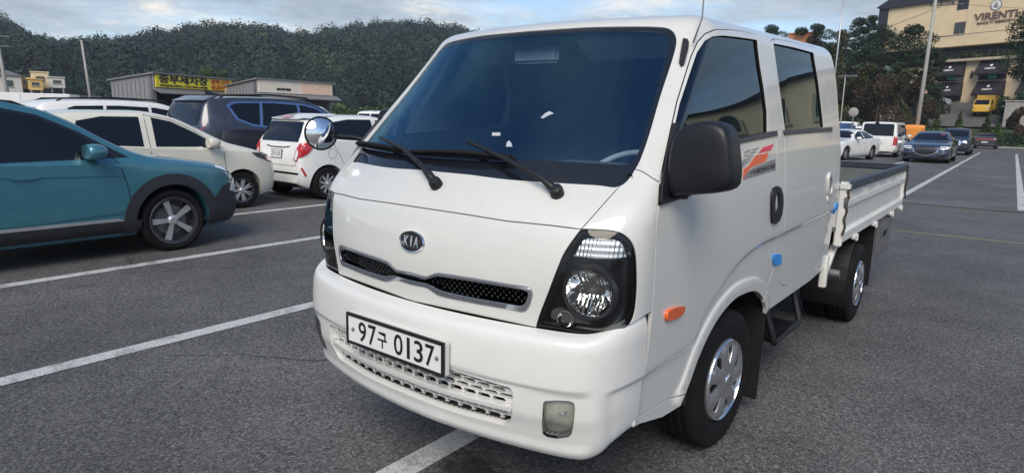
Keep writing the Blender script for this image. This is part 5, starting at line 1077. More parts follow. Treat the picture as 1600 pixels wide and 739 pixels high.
def spokes(b, fin, rim, h, style):
    q = MB(); k, dbl, wd, tw = {'five': (5, 0, .030, .0), 'ten': (10, 0, .017, .0), 'multi': (7, 1, .012, 0), 'fan': (9, 0, .02, .25)}[style]
    for i in range(k):
        a = 2*pi*i/k
        for sg in ((-1, 1) if dbl else (0,)):
            w0 = wd*.62; w1 = wd*(1.15 if style == 'five' else .9); a1 = a+sg*(.21 if style == 'five' else .12)+tw; a0 = a+sg*(.36 if style == 'five' else .22)
            p0 = Vector((h*.55+.022, rim*.20*cos(a0), rim*.20*sin(a0))); p1 = Vector((h*.80, rim*.93*cos(a1), rim*.93*sin(a1))); t = (p1-p0).normalized(); sd = t.cross(Vector((1, 0, 0))).normalized()
            P = [p0-sd*w0, p0+sd*w0, p1+sd*w1, p1-sd*w1]; D_ = Vector((-.022, 0, 0)); q.add(P+[v+D_-sd*0 for v in P], [(0, 1, 2, 3), (0, 4, 5, 1), (1, 5, 6, 2), (2, 6, 7, 3), (3, 7, 4, 0)])
    q.lathe([(0, h*.6+.03), (rim*.14, h*.6+.028), (rim*.22, h*.55+.02), (rim*.24, h*.5)], 24)
    fin(q).build('spokes', 'alloy', b, False, 30)
    r_ = MB().lathe([(rim*.88, h*.78), (rim*.93, h*.92), (rim*.985, h*.96), (rim*.99, h*.88)], 48); fin(r_).build('rim_lip', 'alloy', b, True, 60)
    fin(MB().lathe([(rim*.62, h*.1), (rim*.64, h*.16), (rim*.2, h*.17)], 32)).build('brake_disc', 'steel', b, True, 50)
def plate(par, p, up, n, txt=None, w=.50, h=.11):
    p = Vector(p); n = Vector(n).normalized(); r_ = Vector(up).cross(n).normalized(); u = n.cross(r_)
    Rm = Matrix((r_, u, n)).transposed(); b = MB().box(p, (w, h, .014), Rm, .003).build('number_plate', 'ink', par)
    MB().box(p+n*.0065, (w*.965, h*.88, .004), Rm).build('plate_face', 'plate_white', b)
    if txt: text_on('plate_text', txt, 'ink', b, p+n*.009, r_, u, h*.80, .0008, 1, 'CENTER', .0006, w*.84)
def arch_ring(y, z, r0, r1, a0, a1, n=20):
    return [(y+r1*cos(R(a)), z+r1*sin(R(a))) for a in np.linspace(a0, a1, n)]+[(y+r0*cos(R(a)), z+r0*sin(R(a))) for a in np.linspace(a1, a0, n)]
def handles(c, pts, m='body'):
    for y, z in pts:
        c.both('door_handle', 'side', [(y-.10, z-.012), (y+.10, z-.012), (y+.10, z+.016), (y-.10, z+.016)], m, off=.022, depth=.018, step=.05)

def car_teal():
    rt = empty('suv', (-6.20, .36, 0), pi, 'teal compact SUV with dark grey wheel arch cladding, parked nose to the truck', 'car', 'cars parked beside the truck')
    Lc = 4.165
    c = CarBody(rt, Lc, 1.80, [(0, .60), (.03, .74), (.10, .83), (.30, .915), (.65, .975), (1.0, 1.025), (1.18, 1.085), (1.6, 1.355), (1.95, 1.52), (2.35, 1.59), (2.9, 1.59), (3.4, 1.53), (3.72, 1.42), (3.88, 1.22), (4.02, 1.02), (4.12, .92), (4.165, .70)],
                [(0, .55), (.3, .84), (1.0, .93), (2.5, .99), (3.4, 1.03), (4.165, .9)], [(0, .58), (.06, .72), (.18, .86), (.45, .965), (.9, 1), (3.3, 1), (3.8, .96), (4.05, .90), (4.165, .80)], [(0, .8), (1.0, .80), (1.3, .76), (2.2, .70), (3.4, .68), (4.0, .66)], sill=.22, paint='teal', arches=[(.87, .385, .335), (3.47, .385, .335)])
    c.wheels(.87, 3.47, .330, .215, .250, 'five'); c.mirrors(1.60, 1.045, 'teal', .25)
    for e in (1, -1):
        for ya in (.87, 3.47): c.patch('arch_cladding', 'side', arch_ring(ya, .335, .388, .50, -22, 202), 'cladding', off=.014, depth=.03, side=e, step=.05)
        c.patch('sill_cladding', 'side', [(1.20, .20), (3.13, .20), (3.13, .38), (1.20, .38)], 'cladding', off=.012, depth=.02, side=e)
        c.patch('sill_strip', 'side', [(1.36, .385), (3.05, .385), (3.02, .415), (1.42, .415)], 'alloy', off=.013, depth=.012, side=e)
        c.patch('bumper_cladding', 'side', [(.02, .24), (.50, .26), (.44, .50), (.30, .66), (.12, .70), (.03, .56)], 'cladding', off=.013, depth=.02, side=e, step=.05)
        c.patch('window_surround', 'side', [(1.25, 1.015), (1.62, 1.26), (1.95, 1.425), (2.30, 1.50), (2.9, 1.505), (3.35, 1.44), (3.55, 1.30), (3.45, 1.06), (2.4, 1.0)], 'frit', off=.004, depth=.004, side=e)
        c.patch('window', 'side', [(1.40, 1.03), (1.66, 1.25), (1.97, 1.405), (2.28, 1.465), (2.36, 1.468), (2.36, 1.01)], 'tint_dark', off=.0065, depth=.004, side=e)
        c.patch('window', 'side', [(2.42, 1.01), (2.42, 1.47), (2.9, 1.475), (3.25, 1.42), (3.30, 1.07)], 'tint_dark', off=.0065, depth=.004, side=e)
        c.seam('side', [(1.28, .40), (1.30, .70), (1.36, .96), (1.40, 1.02)], side=e); c.seam('side', [(2.39, .40), (2.38, .9), (2.39, 1.44)], side=e)
        c.patch('marker_lamp', 'side', [(.10, .56), (.20, .60), (.16, .70), (.11, .70)], 'white_lens', off=.02, depth=.012, side=e, step=.04)
        c.patch('headlight', 'side', [(.07, .58), (.035, .59), (.035, .70), (.075, .72), (.12, .70)], 'chrome', off=.018, depth=.02, side=e, step=.04)
        c.patch('day_light', 'side', [(.16, .80), (.36, .865), (.33, .89), (.14, .835)], 'white_lens', off=.008, depth=.008, side=e, step=.04)
    handles(c, [(2.16, .86), (3.12, .90)], 'teal')
    for e in (1, -1):
        c.patch('door_crease', 'side', [(1.34, .845), (2.36, .885), (3.5, .93), (3.5, .915), (2.36, .870), (1.34, .838)], 'teal', off=.010, depth=.008, side=e)
        c.patch('lower_crease', 'side', [(1.38, .50), (2.2, .46), (3.05, .50), (3.05, .47), (2.2, .43), (1.38, .47)], 'teal', off=.010, depth=.008, side=e)
    c.both('headlight', 'front', [(.50, .52), (.74, .55), (.78, .70), (.56, .68)], 'chrome', off=.012, depth=.02)
    c.patch('grille', 'front', [(-.44, .46), (.44, .46), (.56, .66), (.42, .73), (-.42, .73), (-.56, .66)], 'lamp_black', off=.008)
    c.patch('lower_grille', 'front', [(-.5, .28), (.5, .28), (.55, .40), (-.55, .40)], 'cladding', off=.01)
    c.patch('windshield', 'front', [(-.66, 1.09), (.66, 1.09), (.60, 1.30), (.54, 1.46), (-.54, 1.46), (-.60, 1.30)], 'tint_dark', off=.004)
    for e in (1, -1): MB().tube([(e*.56, y-Lc/2, z) for y, z in ((2.0, 1.49), (2.1, 1.535), (2.6, 1.565), (3.2, 1.545), (3.4, 1.50))], .016, 6).build('roof_rail', 'black_plastic', rt, True)
car_teal()

def mini_body(rt, pt):
    c = CarBody(rt, 3.595, 1.595, [(0, .58), (.03, .72), (.12, .82), (.35, .91), (.62, .98), (.80, 1.03), (1.25, 1.28), (1.6, 1.425), (1.95, 1.48), (2.6, 1.475), (3.1, 1.43), (3.34, 1.38), (3.42, 1.22), (3.50, 1.02), (3.55, .86), (3.585, .66), (3.595, .52)],
                [(0, .5), (.3, .84), (.8, .90), (2.0, .965), (3.0, 1.02), (3.595, .9)], [(0, .72), (.06, .84), (.18, .93), (.5, .99), (.9, 1), (2.9, 1), (3.3, .965), (3.5, .91), (3.595, .84)], [(0, .8), (.8, .80), (1.2, .76), (2.0, .73), (3.0, .715), (3.6, .70)], sill=.20, paint=pt, arches=[(.68, .335, .285), (3.07, .335, .285)], mid=.58)
    c.wheels(.68, 3.07, .285, .175, .19, 'multi' if pt == 'beige' else 'fan'); return c
def car_beige():
    rt = empty('small_hatchback', (-8.52, 2.56, 0), pi, 'cream white small hatchback with dark windows beside the teal SUV', 'car', 'cars parked beside the truck')
    c = mini_body(rt, 'beige')
    for e in (1, -1):
        c.patch('window', 'side', [(.98, .965), (1.30, 1.17), (1.62, 1.33), (1.88, 1.385), (1.90, .985)], 'tint_dark', off=.004, side=e)
        c.patch('window', 'side', [(2.06, .99), (2.04, 1.39), (2.5, 1.39), (2.80, 1.33), (2.92, 1.04)], 'tint_dark', off=.004, side=e)
        c.seam('side', [(.92, .30), (.93, .6), (.95, .95), (1.3, 1.20), (1.62, 1.36), (1.97, 1.42)], side=e); c.seam('side', [(1.98, .26), (1.98, .9), (1.97, 1.42)], side=e)
        c.patch('headlight', 'side', [(.03, .70), (.12, .69), (.42, .80), (.50, .87), (.30, .855), (.10, .80)], 'frit', off=.008, depth=.012, side=e, step=.04)
        c.patch('lamp_lens', 'side', [(.05, .715), (.12, .705), (.25, .75), (.25, .80), (.10, .78)], 'chrome', off=.012, depth=.01, side=e, step=.04)
        c.patch('mirror_foot', 'side', [(.98, .945), (1.25, .965), (1.25, 1.06), (1.12, 1.04)], 'black_plastic', off=.012, side=e, step=.05)
    c.mirrors(1.15, .985, 'beige', .18); handles(c, [(1.80, .84), (2.72, .87)], 'beige')
    c.patch('grille', 'front', [(-.5, .36), (.5, .36), (.46, .52), (-.46, .52)], 'lamp_black', off=.008)
    c.patch('windshield', 'front', [(-.58, 1.05), (.58, 1.05), (.54, 1.25), (.50, 1.39), (-.50, 1.39), (-.54, 1.25)], 'tint_dark', off=.004)
    plate(rt, (0, -1.83, .45), (0, 0, 1), (0, -1, 0))
car_beige()

def car_spark():
    rt = empty('small_hatchback', (-8.50, 6.53, 0), pi, 'white small hatchback seen from behind with red tail lamps and plate 5181', 'car', 'cars parked beside the truck')
    c = mini_body(rt, 'carwhite'); Lc = 3.595
    c.patch('rear_window', 'rear', [(-.56, 1.0), (.56, 1.0), (.57, 1.10), (.52, 1.34), (-.52, 1.34), (-.57, 1.10)], 'tint_dark', off=.005)
    c.patch('rear_spoiler', 'rear', [(-.54, 1.36), (.54, 1.36), (.50, 1.44), (-.50, 1.44)], 'carwhite', off=.05, depth=.08)
    c.patch('brake_light', 'rear', [(-.13, 1.375), (.13, 1.375), (.13, 1.405), (-.13, 1.405)], 'red_lens', off=.056, depth=.02)
    for q, m in (([(.53, .70), (.62, .68), (.70, .80), (.735, .98), (.66, 1.0), (.58, .9)], 'red_lens'),):
        c.both('tail_lamp', 'rear', q, m, off=.016, depth=.03, step=.04)
    c.both('lamp_lens', 'rear', [(.56, .71), (.62, .70), (.65, .80), (.60, .88)], 'white_lens', off=.021, depth=.02, step=.04)
    for e in (1, -1): 
        c.patch('tail_lamp', 'side', [(3.34, .92), (3.43, .82), (3.56, .74), (3.53, .90), (3.47, .98), (3.39, .97)], 'red_lens', off=.014, depth=.02, side=e, step=.04)
        c.patch('window', 'side', [(.98, .965), (1.30, 1.17), (1.62, 1.33), (1.88, 1.385), (1.90, .985)], 'tint_dark', off=.004, side=e)
        c.patch('window', 'side', [(2.0, .985), (1.98, 1.39), (2.5, 1.39), (2.90, 1.33), (3.14, 1.16), (2.98, 1.06)], 'tint_dark', off=.004, side=e)
        c.seam('side', [(1.95, .26), (1.95, .9), (1.94, 1.42)], side=e); c.seam('side', [(2.74, .62), (2.84, .8), (3.0, 1.05)], side=e)
        c.seam('side', [(2.98+.085*cos(t), .80+.085*sin(t)) for t in np.linspace(0, 2*pi, 25)], w=.005, name='filler_flap', side=e)
        c.patch('reflector', 'side', [(3.47, .44), (3.50, .43), (3.56, .56), (3.54, .58)], 'red_lens', off=.01, side=e, step=.05)
    c.seam('rear', [(-.60, .98), (-.58, .60), (.58, .60), (.60, .98)], name='tailgate_seam'); c.seam('rear', [(-.36, .92), (-.2, .90), (.2, .90), (.36, .92)], w=.02, name='tailgate_grip')
    c.patch('lower_trim', 'rear', [(-.60, .24), (.60, .24), (.56, .31), (-.56, .31)], 'black_plastic', off=.012, depth=.03)
    plate(rt, (0, Lc/2-.018, .79), (0, 0, 1), (0, 1, .12), '25우 5181', .335, .155)
    MB().box((0, Lc/2-.085, .965), (.085, .012, .020), None, .004).box((0, Lc/2-.085, .965), (.024, .012, .05), None, .004).build('badge', 'ink', rt)
    MB().tube([(.02, Lc/2-.20, 1.03), (.24, Lc/2-.16, 1.035), (.30, Lc/2-.15, 1.03)], .012, 6).build('rear_wiper', 'black_plastic', rt)
    MB().tube([(0, .55, 1.47), (.0, .75, 1.66)], [.007, .003], 6).build('antenna', 'ink', rt)
    c.mirrors(1.15, .985, 'carwhite', .18); handles(c, [(1.80, .84)], 'carwhite')
car_spark()

def suv_body(rt, pt, H=1.80, L_=4.85, W=1.96):
    k = H/1.80; return CarBody(rt, L_, W, [(0, .72*k), (.04, .92*k), (.15, 1.03*k), (.6, 1.10*k), (1.15, 1.15*k), (1.32, 1.2*k), (1.75, 1.50*k), (2.05, 1.67*k), (2.4, 1.77*k), (3.0, 1.80*k), (3.8, 1.79*k), (4.35, 1.745*k), (4.5, 1.68*k), (4.62, 1.42*k), (4.72, 1.15*k), (4.80, .95*k), (4.85, .60*k)],
                [(0, .6*k), (.4, .98*k), (1.3, 1.05*k), (3.0, 1.10*k), (4.0, 1.16*k), (4.85, 1.05*k)], [(0, .80), (.08, .89), (.25, .96), (.6, 1), (4.2, 1), (4.6, .965), (4.78, .93), (4.85, .88)], [(0, .8), (1.3, .78), (2.0, .74), (3.0, .73), (4.85, .71)], sill=.28, paint=pt, arches=[(.92, .43, .37), (3.78, .43, .37)], mid=.72)
def suv_common(c, k=1., chrome=True, frontm=True):
    for e in (1, -1):
        if chrome: c.patch('window_trim', 'side', [(1.42, 1.125*k), (1.85, 1.43*k), (2.15, 1.61*k), (2.5, 1.675*k), (3.2, 1.70*k), (4.0, 1.675*k), (4.15, 1.60*k), (4.02, 1.33*k), (3.7, 1.21*k), (3.0, 1.165*k)], 'chrome_blue', off=.004, depth=.006, side=e)
        for q in ([(1.58, 1.16), (1.88, 1.40), (2.17, 1.575), (2.5, 1.64), (2.58, 1.64), (2.60, 1.165)], [(2.66, 1.17), (2.64, 1.645), (3.2, 1.665), (3.40, 1.66), (3.50, 1.23), (3.1, 1.19)], [(3.56, 1.235), (3.46, 1.66), (3.95, 1.64), (4.08, 1.59), (3.97, 1.36), (3.7, 1.255)]):
            c.patch('window', 'side', [(a, b*k) for a, b in q], 'tint_dark', off=.008, depth=.006, side=e)
        c.seam('side', [(1.40, .45), (1.42, 1.1*k)], side=e); c.seam('side', [(2.62, .42), (2.62, 1.15*k)], side=e); c.seam('side', [(3.42, .75), (3.55, 1.0), (3.55, 1.2*k)], side=e)
        MB().tube([(e*.62*c.W/1.96, y-c.L/2, z*k) for y, z in ((2.2, 1.70), (2.3, 1.80), (3.2, 1.83), (4.1, 1.79), (4.2, 1.73))], .018, 6).build('roof_rail', 'black_plastic', c.root, True)
    c.wheels(.92, 3.78, .375, .245, .24, 'ten'); c.mirrors(1.62, 1.12*k, 'body_' if False else c.body.data.materials[0].name_full and c.pt, .22)
M['chrome_blue'] = mat('window_chrome', (.38, .47, .62), .12, 1, var=.03)
def car_slate():
    rt = empty('large_suv', (-10.95, 6.50, 0), pi, 'dark slate blue large SUV with chrome window line behind the small hatchbacks', 'car', 'cars parked beside the truck')
    c = suv_body(rt, 'slate'); c.pt = 'slate'; suv_common(c)
    c.patch('rear_window', 'rear', [(-.70, 1.22), (.70, 1.22), (.70, 1.35), (.62, 1.62), (-.62, 1.62), (-.70, 1.35)], 'tint_dark', off=.005)
    c.patch('rear_spoiler', 'rear', [(-.64, 1.655), (.64, 1.655), (.60, 1.735), (-.60, 1.735)], 'slate', off=.045, depth=.08)
    handles(c, [(2.42, 1.0), (3.30, 1.03)], 'chrome')
    c.both('tail_lamp', 'rear', [(.60, .98), (.86, 1.0), (.84, 1.2), (.66, 1.14)], 'red_lens', off=.012)
    q = MB(); q.box((0, 1.55, 1.83), (.03, .16, .02)).add([(-.02, 1.50, 1.80), (.02, 1.50, 1.80), (.02, 1.72, 1.80), (-.02, 1.72, 1.80), (0, 1.70, 1.90), (0, 1.74, 1.90)], [(0, 1, 4), (1, 2, 5, 4), (2, 3, 5), (3, 0, 4, 5)]); q.build('roof_fin', 'ink', rt)
car_slate()
def car_white_suv(x, y, rz, lab, k=.93, pt='carwhite'):
    rt = empty('white_suv' if pt == 'carwhite' else 'dark_suv', (x, y, gz(y)), rz, lab, 'car', 'cars parked in the rows beyond'); c = suv_body(rt, pt, 1.80*k, 4.7, 1.9); c.pt = pt; suv_common(c, k, False)
    c.patch('rear_window', 'rear', [(-.66, 1.22*k), (.66, 1.22*k), (.66, 1.35*k), (.58, 1.60*k), (-.58, 1.60*k), (-.66, 1.35*k)], 'tint_dark', off=.005)
    c.patch('windshield', 'front', [(-.72, 1.22*k), (.72, 1.22*k), (.68, 1.42*k), (.60, 1.68*k), (-.60, 1.68*k), (-.68, 1.42*k)], 'tint_dark', off=.005)
    c.both('tail_lamp', 'rear', [(.58, .95*k), (.80, .97*k), (.80, 1.18*k), (.62, 1.12*k)], 'red_lens', off=.012)
    c.both('headlight', 'front', [(.42, .82*k), (.74, .84*k), (.74, .98*k), (.46, .95*k)], 'chrome', off=.012)
    c.patch('grille', 'front', [(-.42, .62*k), (.42, .62*k), (.44, .94*k), (-.44, .94*k)], 'chrome', off=.01); c.patch('lower_grille', 'front', [(-.6, .40*k), (.6, .40*k), (.62, .54*k), (-.62, .54*k)], 'lamp_black', off=.01)
    plate(rt, (0, -2.37, .50), (0, 0, 1), (0, -1, 0)); handles(c, [(2.42, .98*k), (3.30, 1.0*k)], pt); return rt
car_white_suv(-13.2, 4.6, pi, 'white SUV with roof rails in the row behind the cream hatchback')
car_white_suv(-15.6, 5.2, pi, 'white SUV farthest back behind the teal SUV roof')

def car_sedan(name, x, y, rz, pt, lab, cat='car', L_=5.0, W=1.925, H=1.465, grille='crest', group='cars parked in the rows beyond', dz=None, rx=0):
    rt = empty(name, (x, y, gz(y) if dz is None else dz), rz, lab, cat, group); rt.rotation_euler.x = rx; k = H/1.465; j = L_/5.0
    c = CarBody(rt, L_, W, [(a*j, b*k) for a, b in ((0, .55), (.05, .72), (.18, .82), (.6, .92), (1.3, .985), (1.55, 1.02), (2.0, 1.23), (2.45, 1.41), (2.9, 1.465), (3.4, 1.44), (3.9, 1.30), (4.35, 1.12), (4.6, 1.08), (4.85, 1.06), (4.95, .95), (5.0, .6))],
                [(a*j, b*k) for a, b in ((0, .5), (.4, .84), (1.5, .94), (3.0, .97), (4.3, 1.02), (5, .9))], [(0, .76), (.08*j, .87), (.25*j, .95), (.7*j, 1), (4.2*j, 1), (4.75*j, .95), (5.0*j, .86)], [(0, .8), (1.5*j, .78), (2.4*j, .68), (3.4*j, .66), (4.3*j, .74), (5*j, .76)], sill=.20, paint=pt, arches=[(.95*j, .385, .345), (3.95*j, .385, .345)], mid=.60)
    for e in (1, -1):
        c.patch('window', 'side', [(1.80*j, 1.0*k), (2.1*j, 1.17*k), (2.48*j, 1.335*k), (2.82*j, 1.375*k), (2.84*j, 1.0*k)], 'tint_dark', off=.004, side=e)
        c.patch('window', 'side', [(2.92*j, 1.0*k), (2.90*j, 1.375*k), (3.4*j, 1.35*k), (3.85*j, 1.21*k), (4.0*j, 1.06*k)], 'tint_dark', off=.004, side=e)
        c.seam('side', [(1.62*j, .35), (1.66*j, .95*k)], side=e); c.seam('side', [(2.88*j, .35), (2.88*j, .98*k)], side=e); c.seam('side', [(3.6*j, .75*k), (3.9*j, 1.0*k)], side=e)
        c.patch('headlight', 'side', [(.10, .68*k), (.55, .78*k), (.50, .81*k), (.10, .76*k)], 'white_lens', off=.008, side=e, step=.05)
    c.patch('windshield', 'front', [(-.70, 1.04*k), (.70, 1.04*k), (.63, 1.22*k), (.55, 1.39*k), (-.55, 1.39*k), (-.63, 1.22*k)], 'tint_dark', off=.004)
    c.patch('rear_window', 'rear', [(-.62, 1.12*k), (.62, 1.12*k), (.58, 1.26*k), (.52, 1.39*k), (-.52, 1.39*k), (-.58, 1.26*k)], 'tint_dark', off=.004)
    if grille == 'crest':
        c.patch('grille', 'front', [(-.50, .74*k), (.50, .74*k), (.47, .56*k), (.30, .43*k), (0, .36*k), (-.30, .43*k), (-.47, .56*k)], 'grille_mesh', off=.014, depth=.02)
        o = [(-.50, .745*k), (-.47, .56*k), (-.30, .43*k), (0, .36*k), (.30, .43*k), (.47, .56*k), (.50, .745*k)]
        c.seam('front', o, w=.03, m='chrome', name='grille_trim', off=.022)
    else: c.patch('grille', 'front', [(-.55, .60*k), (.55, .60*k), (.5, .74*k), (-.5, .74*k)], 'lamp_black', off=.012, depth=.02)
    for z in (.66, .74): c.both('headlight', 'front', [(.56, z*k), (.84, (z+.01)*k), (.84, (z+.055)*k), (.55, (z+.045)*k)], 'white_lens', off=.012, depth=.015)
    c.both('air_intake', 'front', [(.42, .28*k), (.80, .30*k), (.80, .42*k), (.50, .42*k)], 'lamp_black', off=.008)
    c.seam('front', [(-.72, .25*k), (0, .24*k), (.72, .25*k)], w=.02, m='alloy', name='bumper_strip', off=.012)
    c.patch('tail_lamp', 'rear', [(-.80, .82*k), (.80, .82*k), (.80, .90*k), (-.80, .90*k)], 'red_lens', off=.012, depth=.02)
    c.seam('rear', [(-.74, .42*k), (.74, .42*k)], w=.03, m='chrome', name='bumper_strip', off=.014)
    c.patch('sticker', 'front', [(.34, 1.31*k), (.52, 1.30*k), (.52, 1.33*k), (.34, 1.34*k)], 'dec_red', off=.007) if grille == 'crest' else None
    plate(rt, (0, L_/2+.012, .62*k), (0, 0, 1), (0, 1, 0)); 
    if grille != 'crest': plate(rt, (0, -L_/2-.012, .45*k), (0, 0, 1), (0, -1, 0))
    c.wheels(.95*j, 3.95*j, .345, .235, .235, 'ten'); c.mirrors(1.95*j, 1.0*k, pt, .2); handles(c, [(2.66*j, .84*k), (3.62*j, .86*k)], pt); return rt
m_, t_, b_ = newmat('grille_mesh'); b_.inputs['Base Color'].default_value = (.05, .05, .055, 1); b_.inputs['Metallic'].default_value = .9; b_.inputs['Roughness'].default_value = .3; M['grille_mesh'] = m_

def van(x, y, rz):
    rt = empty('van', (x, y, gz(y)), rz, 'white passenger van seen from behind beside the dark saloon', 'van', 'cars parked in the rows beyond')
    c = CarBody(rt, 5.15, 1.92, [(0, .62), (.05, .86), (.2, .98), (.8, 1.12), (1.05, 1.2), (1.5, 1.58), (1.85, 1.84), (2.2, 1.91), (3.5, 1.925), (4.7, 1.91), (4.98, 1.88), (5.04, 1.5), (5.09, 1.1), (5.13, .9), (5.15, .5)],
                [(0, .55), (.4, .95), (1.0, 1.02), (5.15, 1.06)], [(0, .80), (.1, .9), (.3, .97), (.8, 1), (4.8, 1), (5.05, .965), (5.15, .93)], [(0, .85), (1.2, .85), (2.2, .83), (5.15, .82)], sill=.26, paint='carwhite', arches=[(.92, .39, .34), (4.12, .39, .34)], mid=.75)
    c.patch('rear_window', 'rear', [(-.74, 1.16), (.74, 1.16), (.72, 1.74), (.66, 1.80), (-.66, 1.80), (-.72, 1.74)], 'tint_dark', off=.005)
    c.both('tail_lamp', 'rear', [(.76, .68), (.90, .68), (.90, 1.18), (.78, 1.18)], 'red_lens', off=.016, depth=.02)
    for e in (1, -1):
        c.patch('tail_lamp', 'side', [(4.97, .68), (5.12, .68), (5.08, 1.18), (4.97, 1.18)], 'red_lens', off=.012, side=e)
        for q in ([(1.35, 1.10), (1.75, 1.55), (1.95, 1.72), (2.35, 1.76), (2.35, 1.10)], [(2.45, 1.12), (2.45, 1.76), (3.5, 1.77), (3.5, 1.12)], [(3.6, 1.12), (3.6, 1.77), (4.7, 1.75), (4.8, 1.15)]): c.patch('window', 'side', q, 'tint_dark', off=.005, side=e)
        c.seam('side', [(2.4, .4), (2.4, 1.1)], side=e); c.seam('side', [(3.55, .5), (3.55, 1.1)], side=e)
    c.patch('windshield', 'front', [(-.76, 1.22), (.76, 1.22), (.70, 1.78), (-.70, 1.78)], 'tint_dark', off=.005)
    c.patch('rear_bumper', 'rear', [(-.86, .36), (.86, .36), (.86, .58), (-.86, .58)], 'carwhite', off=.03, depth=.05); c.seam('rear', [(-.74, .62), (.74, .62)], name='tailgate_seam'); c.seam('rear', [(-.44, .93), (.44, .93)], w=.02, m='chrome', name='tailgate_grip')
    plate(rt, (0, 2.585, .80), (0, 0, 1), (0, 1, 0)); MB().box((.10, 2.45, 1.84), (.18, .10, .12), None, .02).build('rear_camera_box', 'black_plastic', rt)
    c.wheels(.92, 4.12, .34, .215, .21, 'ten'); c.mirrors(1.42, 1.12, 'carwhite', .22); handles(c, [(2.2, 1.0), (2.62, 1.0)], 'carwhite')
def cargo_truck(x, y, rz, lab, box='carwhite', tarp=False, bl=3.0, h=1.9, cab_m='carwhite'):
    rt = empty('cargo_truck', (x, y, gz(y)), rz, lab, 'truck', 'trucks in the rows beyond')
    c = CarBody(rt, 1.9, 1.72, [(0, .9), (.04, 1.1), (.12, 1.22), (.5, 1.70), (.75, 1.88), (1.1, 1.95), (1.7, 1.95), (1.86, 1.88), (1.9, 1.6)], [(0, .8), (.2, 1.15), (1.9, 1.2)], [(0, .86), (.1, .95), (.3, 1), (1.75, 1), (1.9, .95)], [(0, .9), (.8, .88), (1.9, .87)], sill=.42, paint=cab_m, arches=[(1.25, .40, .34)], mid=.85)
    c.patch('windshield', 'front', [(-.70, 1.26), (.70, 1.26), (.66, 1.80), (-.66, 1.80)], 'tint_dark', off=.005)
    for e in (1, -1): c.patch('window', 'side', [(.42, 1.25), (.75, 1.68), (.95, 1.80), (1.6, 1.80), (1.6, 1.25)], 'tint_dark', off=.005, side=e)
    c.both('headlight', 'front', [(.55, .85), (.80, .87), (.80, 1.05), (.60, 1.02)], 'chrome', off=.01)
    for yy, zz in ((1.25, 0), (2.9+bl*.3, 0)):
        for e in (1, -1):
            b, fin = make_wheel(rt, (e*.74, yy-.95, .32), .32, .2, .19, e, 'cap', 28)
    y0 = 1.0; MB().box((0, y0+bl/2+.02, .60), (.9, bl, .2)).build('frame', 'dark', rt)
    if tarp:
        MB().box((0, y0+bl/2+.05, .88), (1.7, bl, .30), None, .02).build('bed_sides', 'bed_white', rt)
        MB().box((0, y0+bl/2+.05, 1.03+h*.4), (1.62, bl*.96, h*.8), None, .14).build('load_cover', 'tarp', rt, True, 40)
        gd = MB()
        for k in range(6): gd.box((-.7+k*.28, y0+.03, 1.45), (.05, .03, .75))
        gd.box((0, y0+.03, 1.83), (1.5, .04, .06)); gd.build('cab_guard', 'bed_white', rt)
    else:
        q = MB().box((0, y0+bl/2+.05, .78+h/2), (1.75, bl, h), None, .03).build('cargo_box', box, rt, True, 40)
        for yy in np.linspace(y0+.15, y0+bl-.05, 5): 
            for e in (1, -1): MB().box((e*.882, yy, .78+h/2), (.02, .03, h*.96)).build('box_rib', box, q)
        for e in (1, -1): MB().box((e*.43, y0+bl+.06, .78+h/2), (.80, .03, h*.93), None, .01).build('rear_door', box, q, True, 40); MB().tube([(e*.1, y0+bl+.09, .9), (e*.1, y0+bl+.09, .7+h)], .015, 6).build('lock_rod', 'alloy', q)
    return rt
van(-4.45, 40.6, pi)
car_sedan('saloon_car', -1.75, 36.1, 0, 'navycar', 'dark blue luxury saloon with crest grille facing the truck bed')
car_white_suv(-1.75, 50.2, 0, 'dark SUV facing forward behind the crest grille saloon', .96, 'blackcar')
car_sedan('saloon_car', -1.0, 74.5, pi, 'blackcar', 'black saloon seen from behind parked by the far hedge', grille='bar')
car_sedan('saloon_car', -5.15, 33.2, R(-14), 'carwhite', 'white saloon partly hidden by the rear corner of the truck cab', grille='bar', L_=4.5, W=1.80)
car_white_suv(-6.3, 47, pi, 'white SUV in the row just beyond the white van', .96)
cargo_truck(-7.6, 46, pi, 'white light truck with blue tarpaulin load behind the white van', tarp=True, h=1.0)
cargo_truck(-5.3, 60, pi, 'orange work truck with rounded roof behind the white van', box='orangecar', bl=2.4, h=.85, cab_m='orangecar')
cargo_truck(-26.5, 18.0, R(130), 'white box truck beyond the white hatchback', bl=3.2, h=1.35)
cargo_truck(-31, 10, R(150), 'white box truck far behind the teal SUV', bl=3.6, h=1.3)
for x, y, lab in ((-27.5, 24.5, 'white minivan beyond the box truck, nearest the truck windshield'), (-29.5, 25.2, 'white minivan next to the box truck in the far row')):
    car_white_suv(x, y, R(200), lab, 1.02)
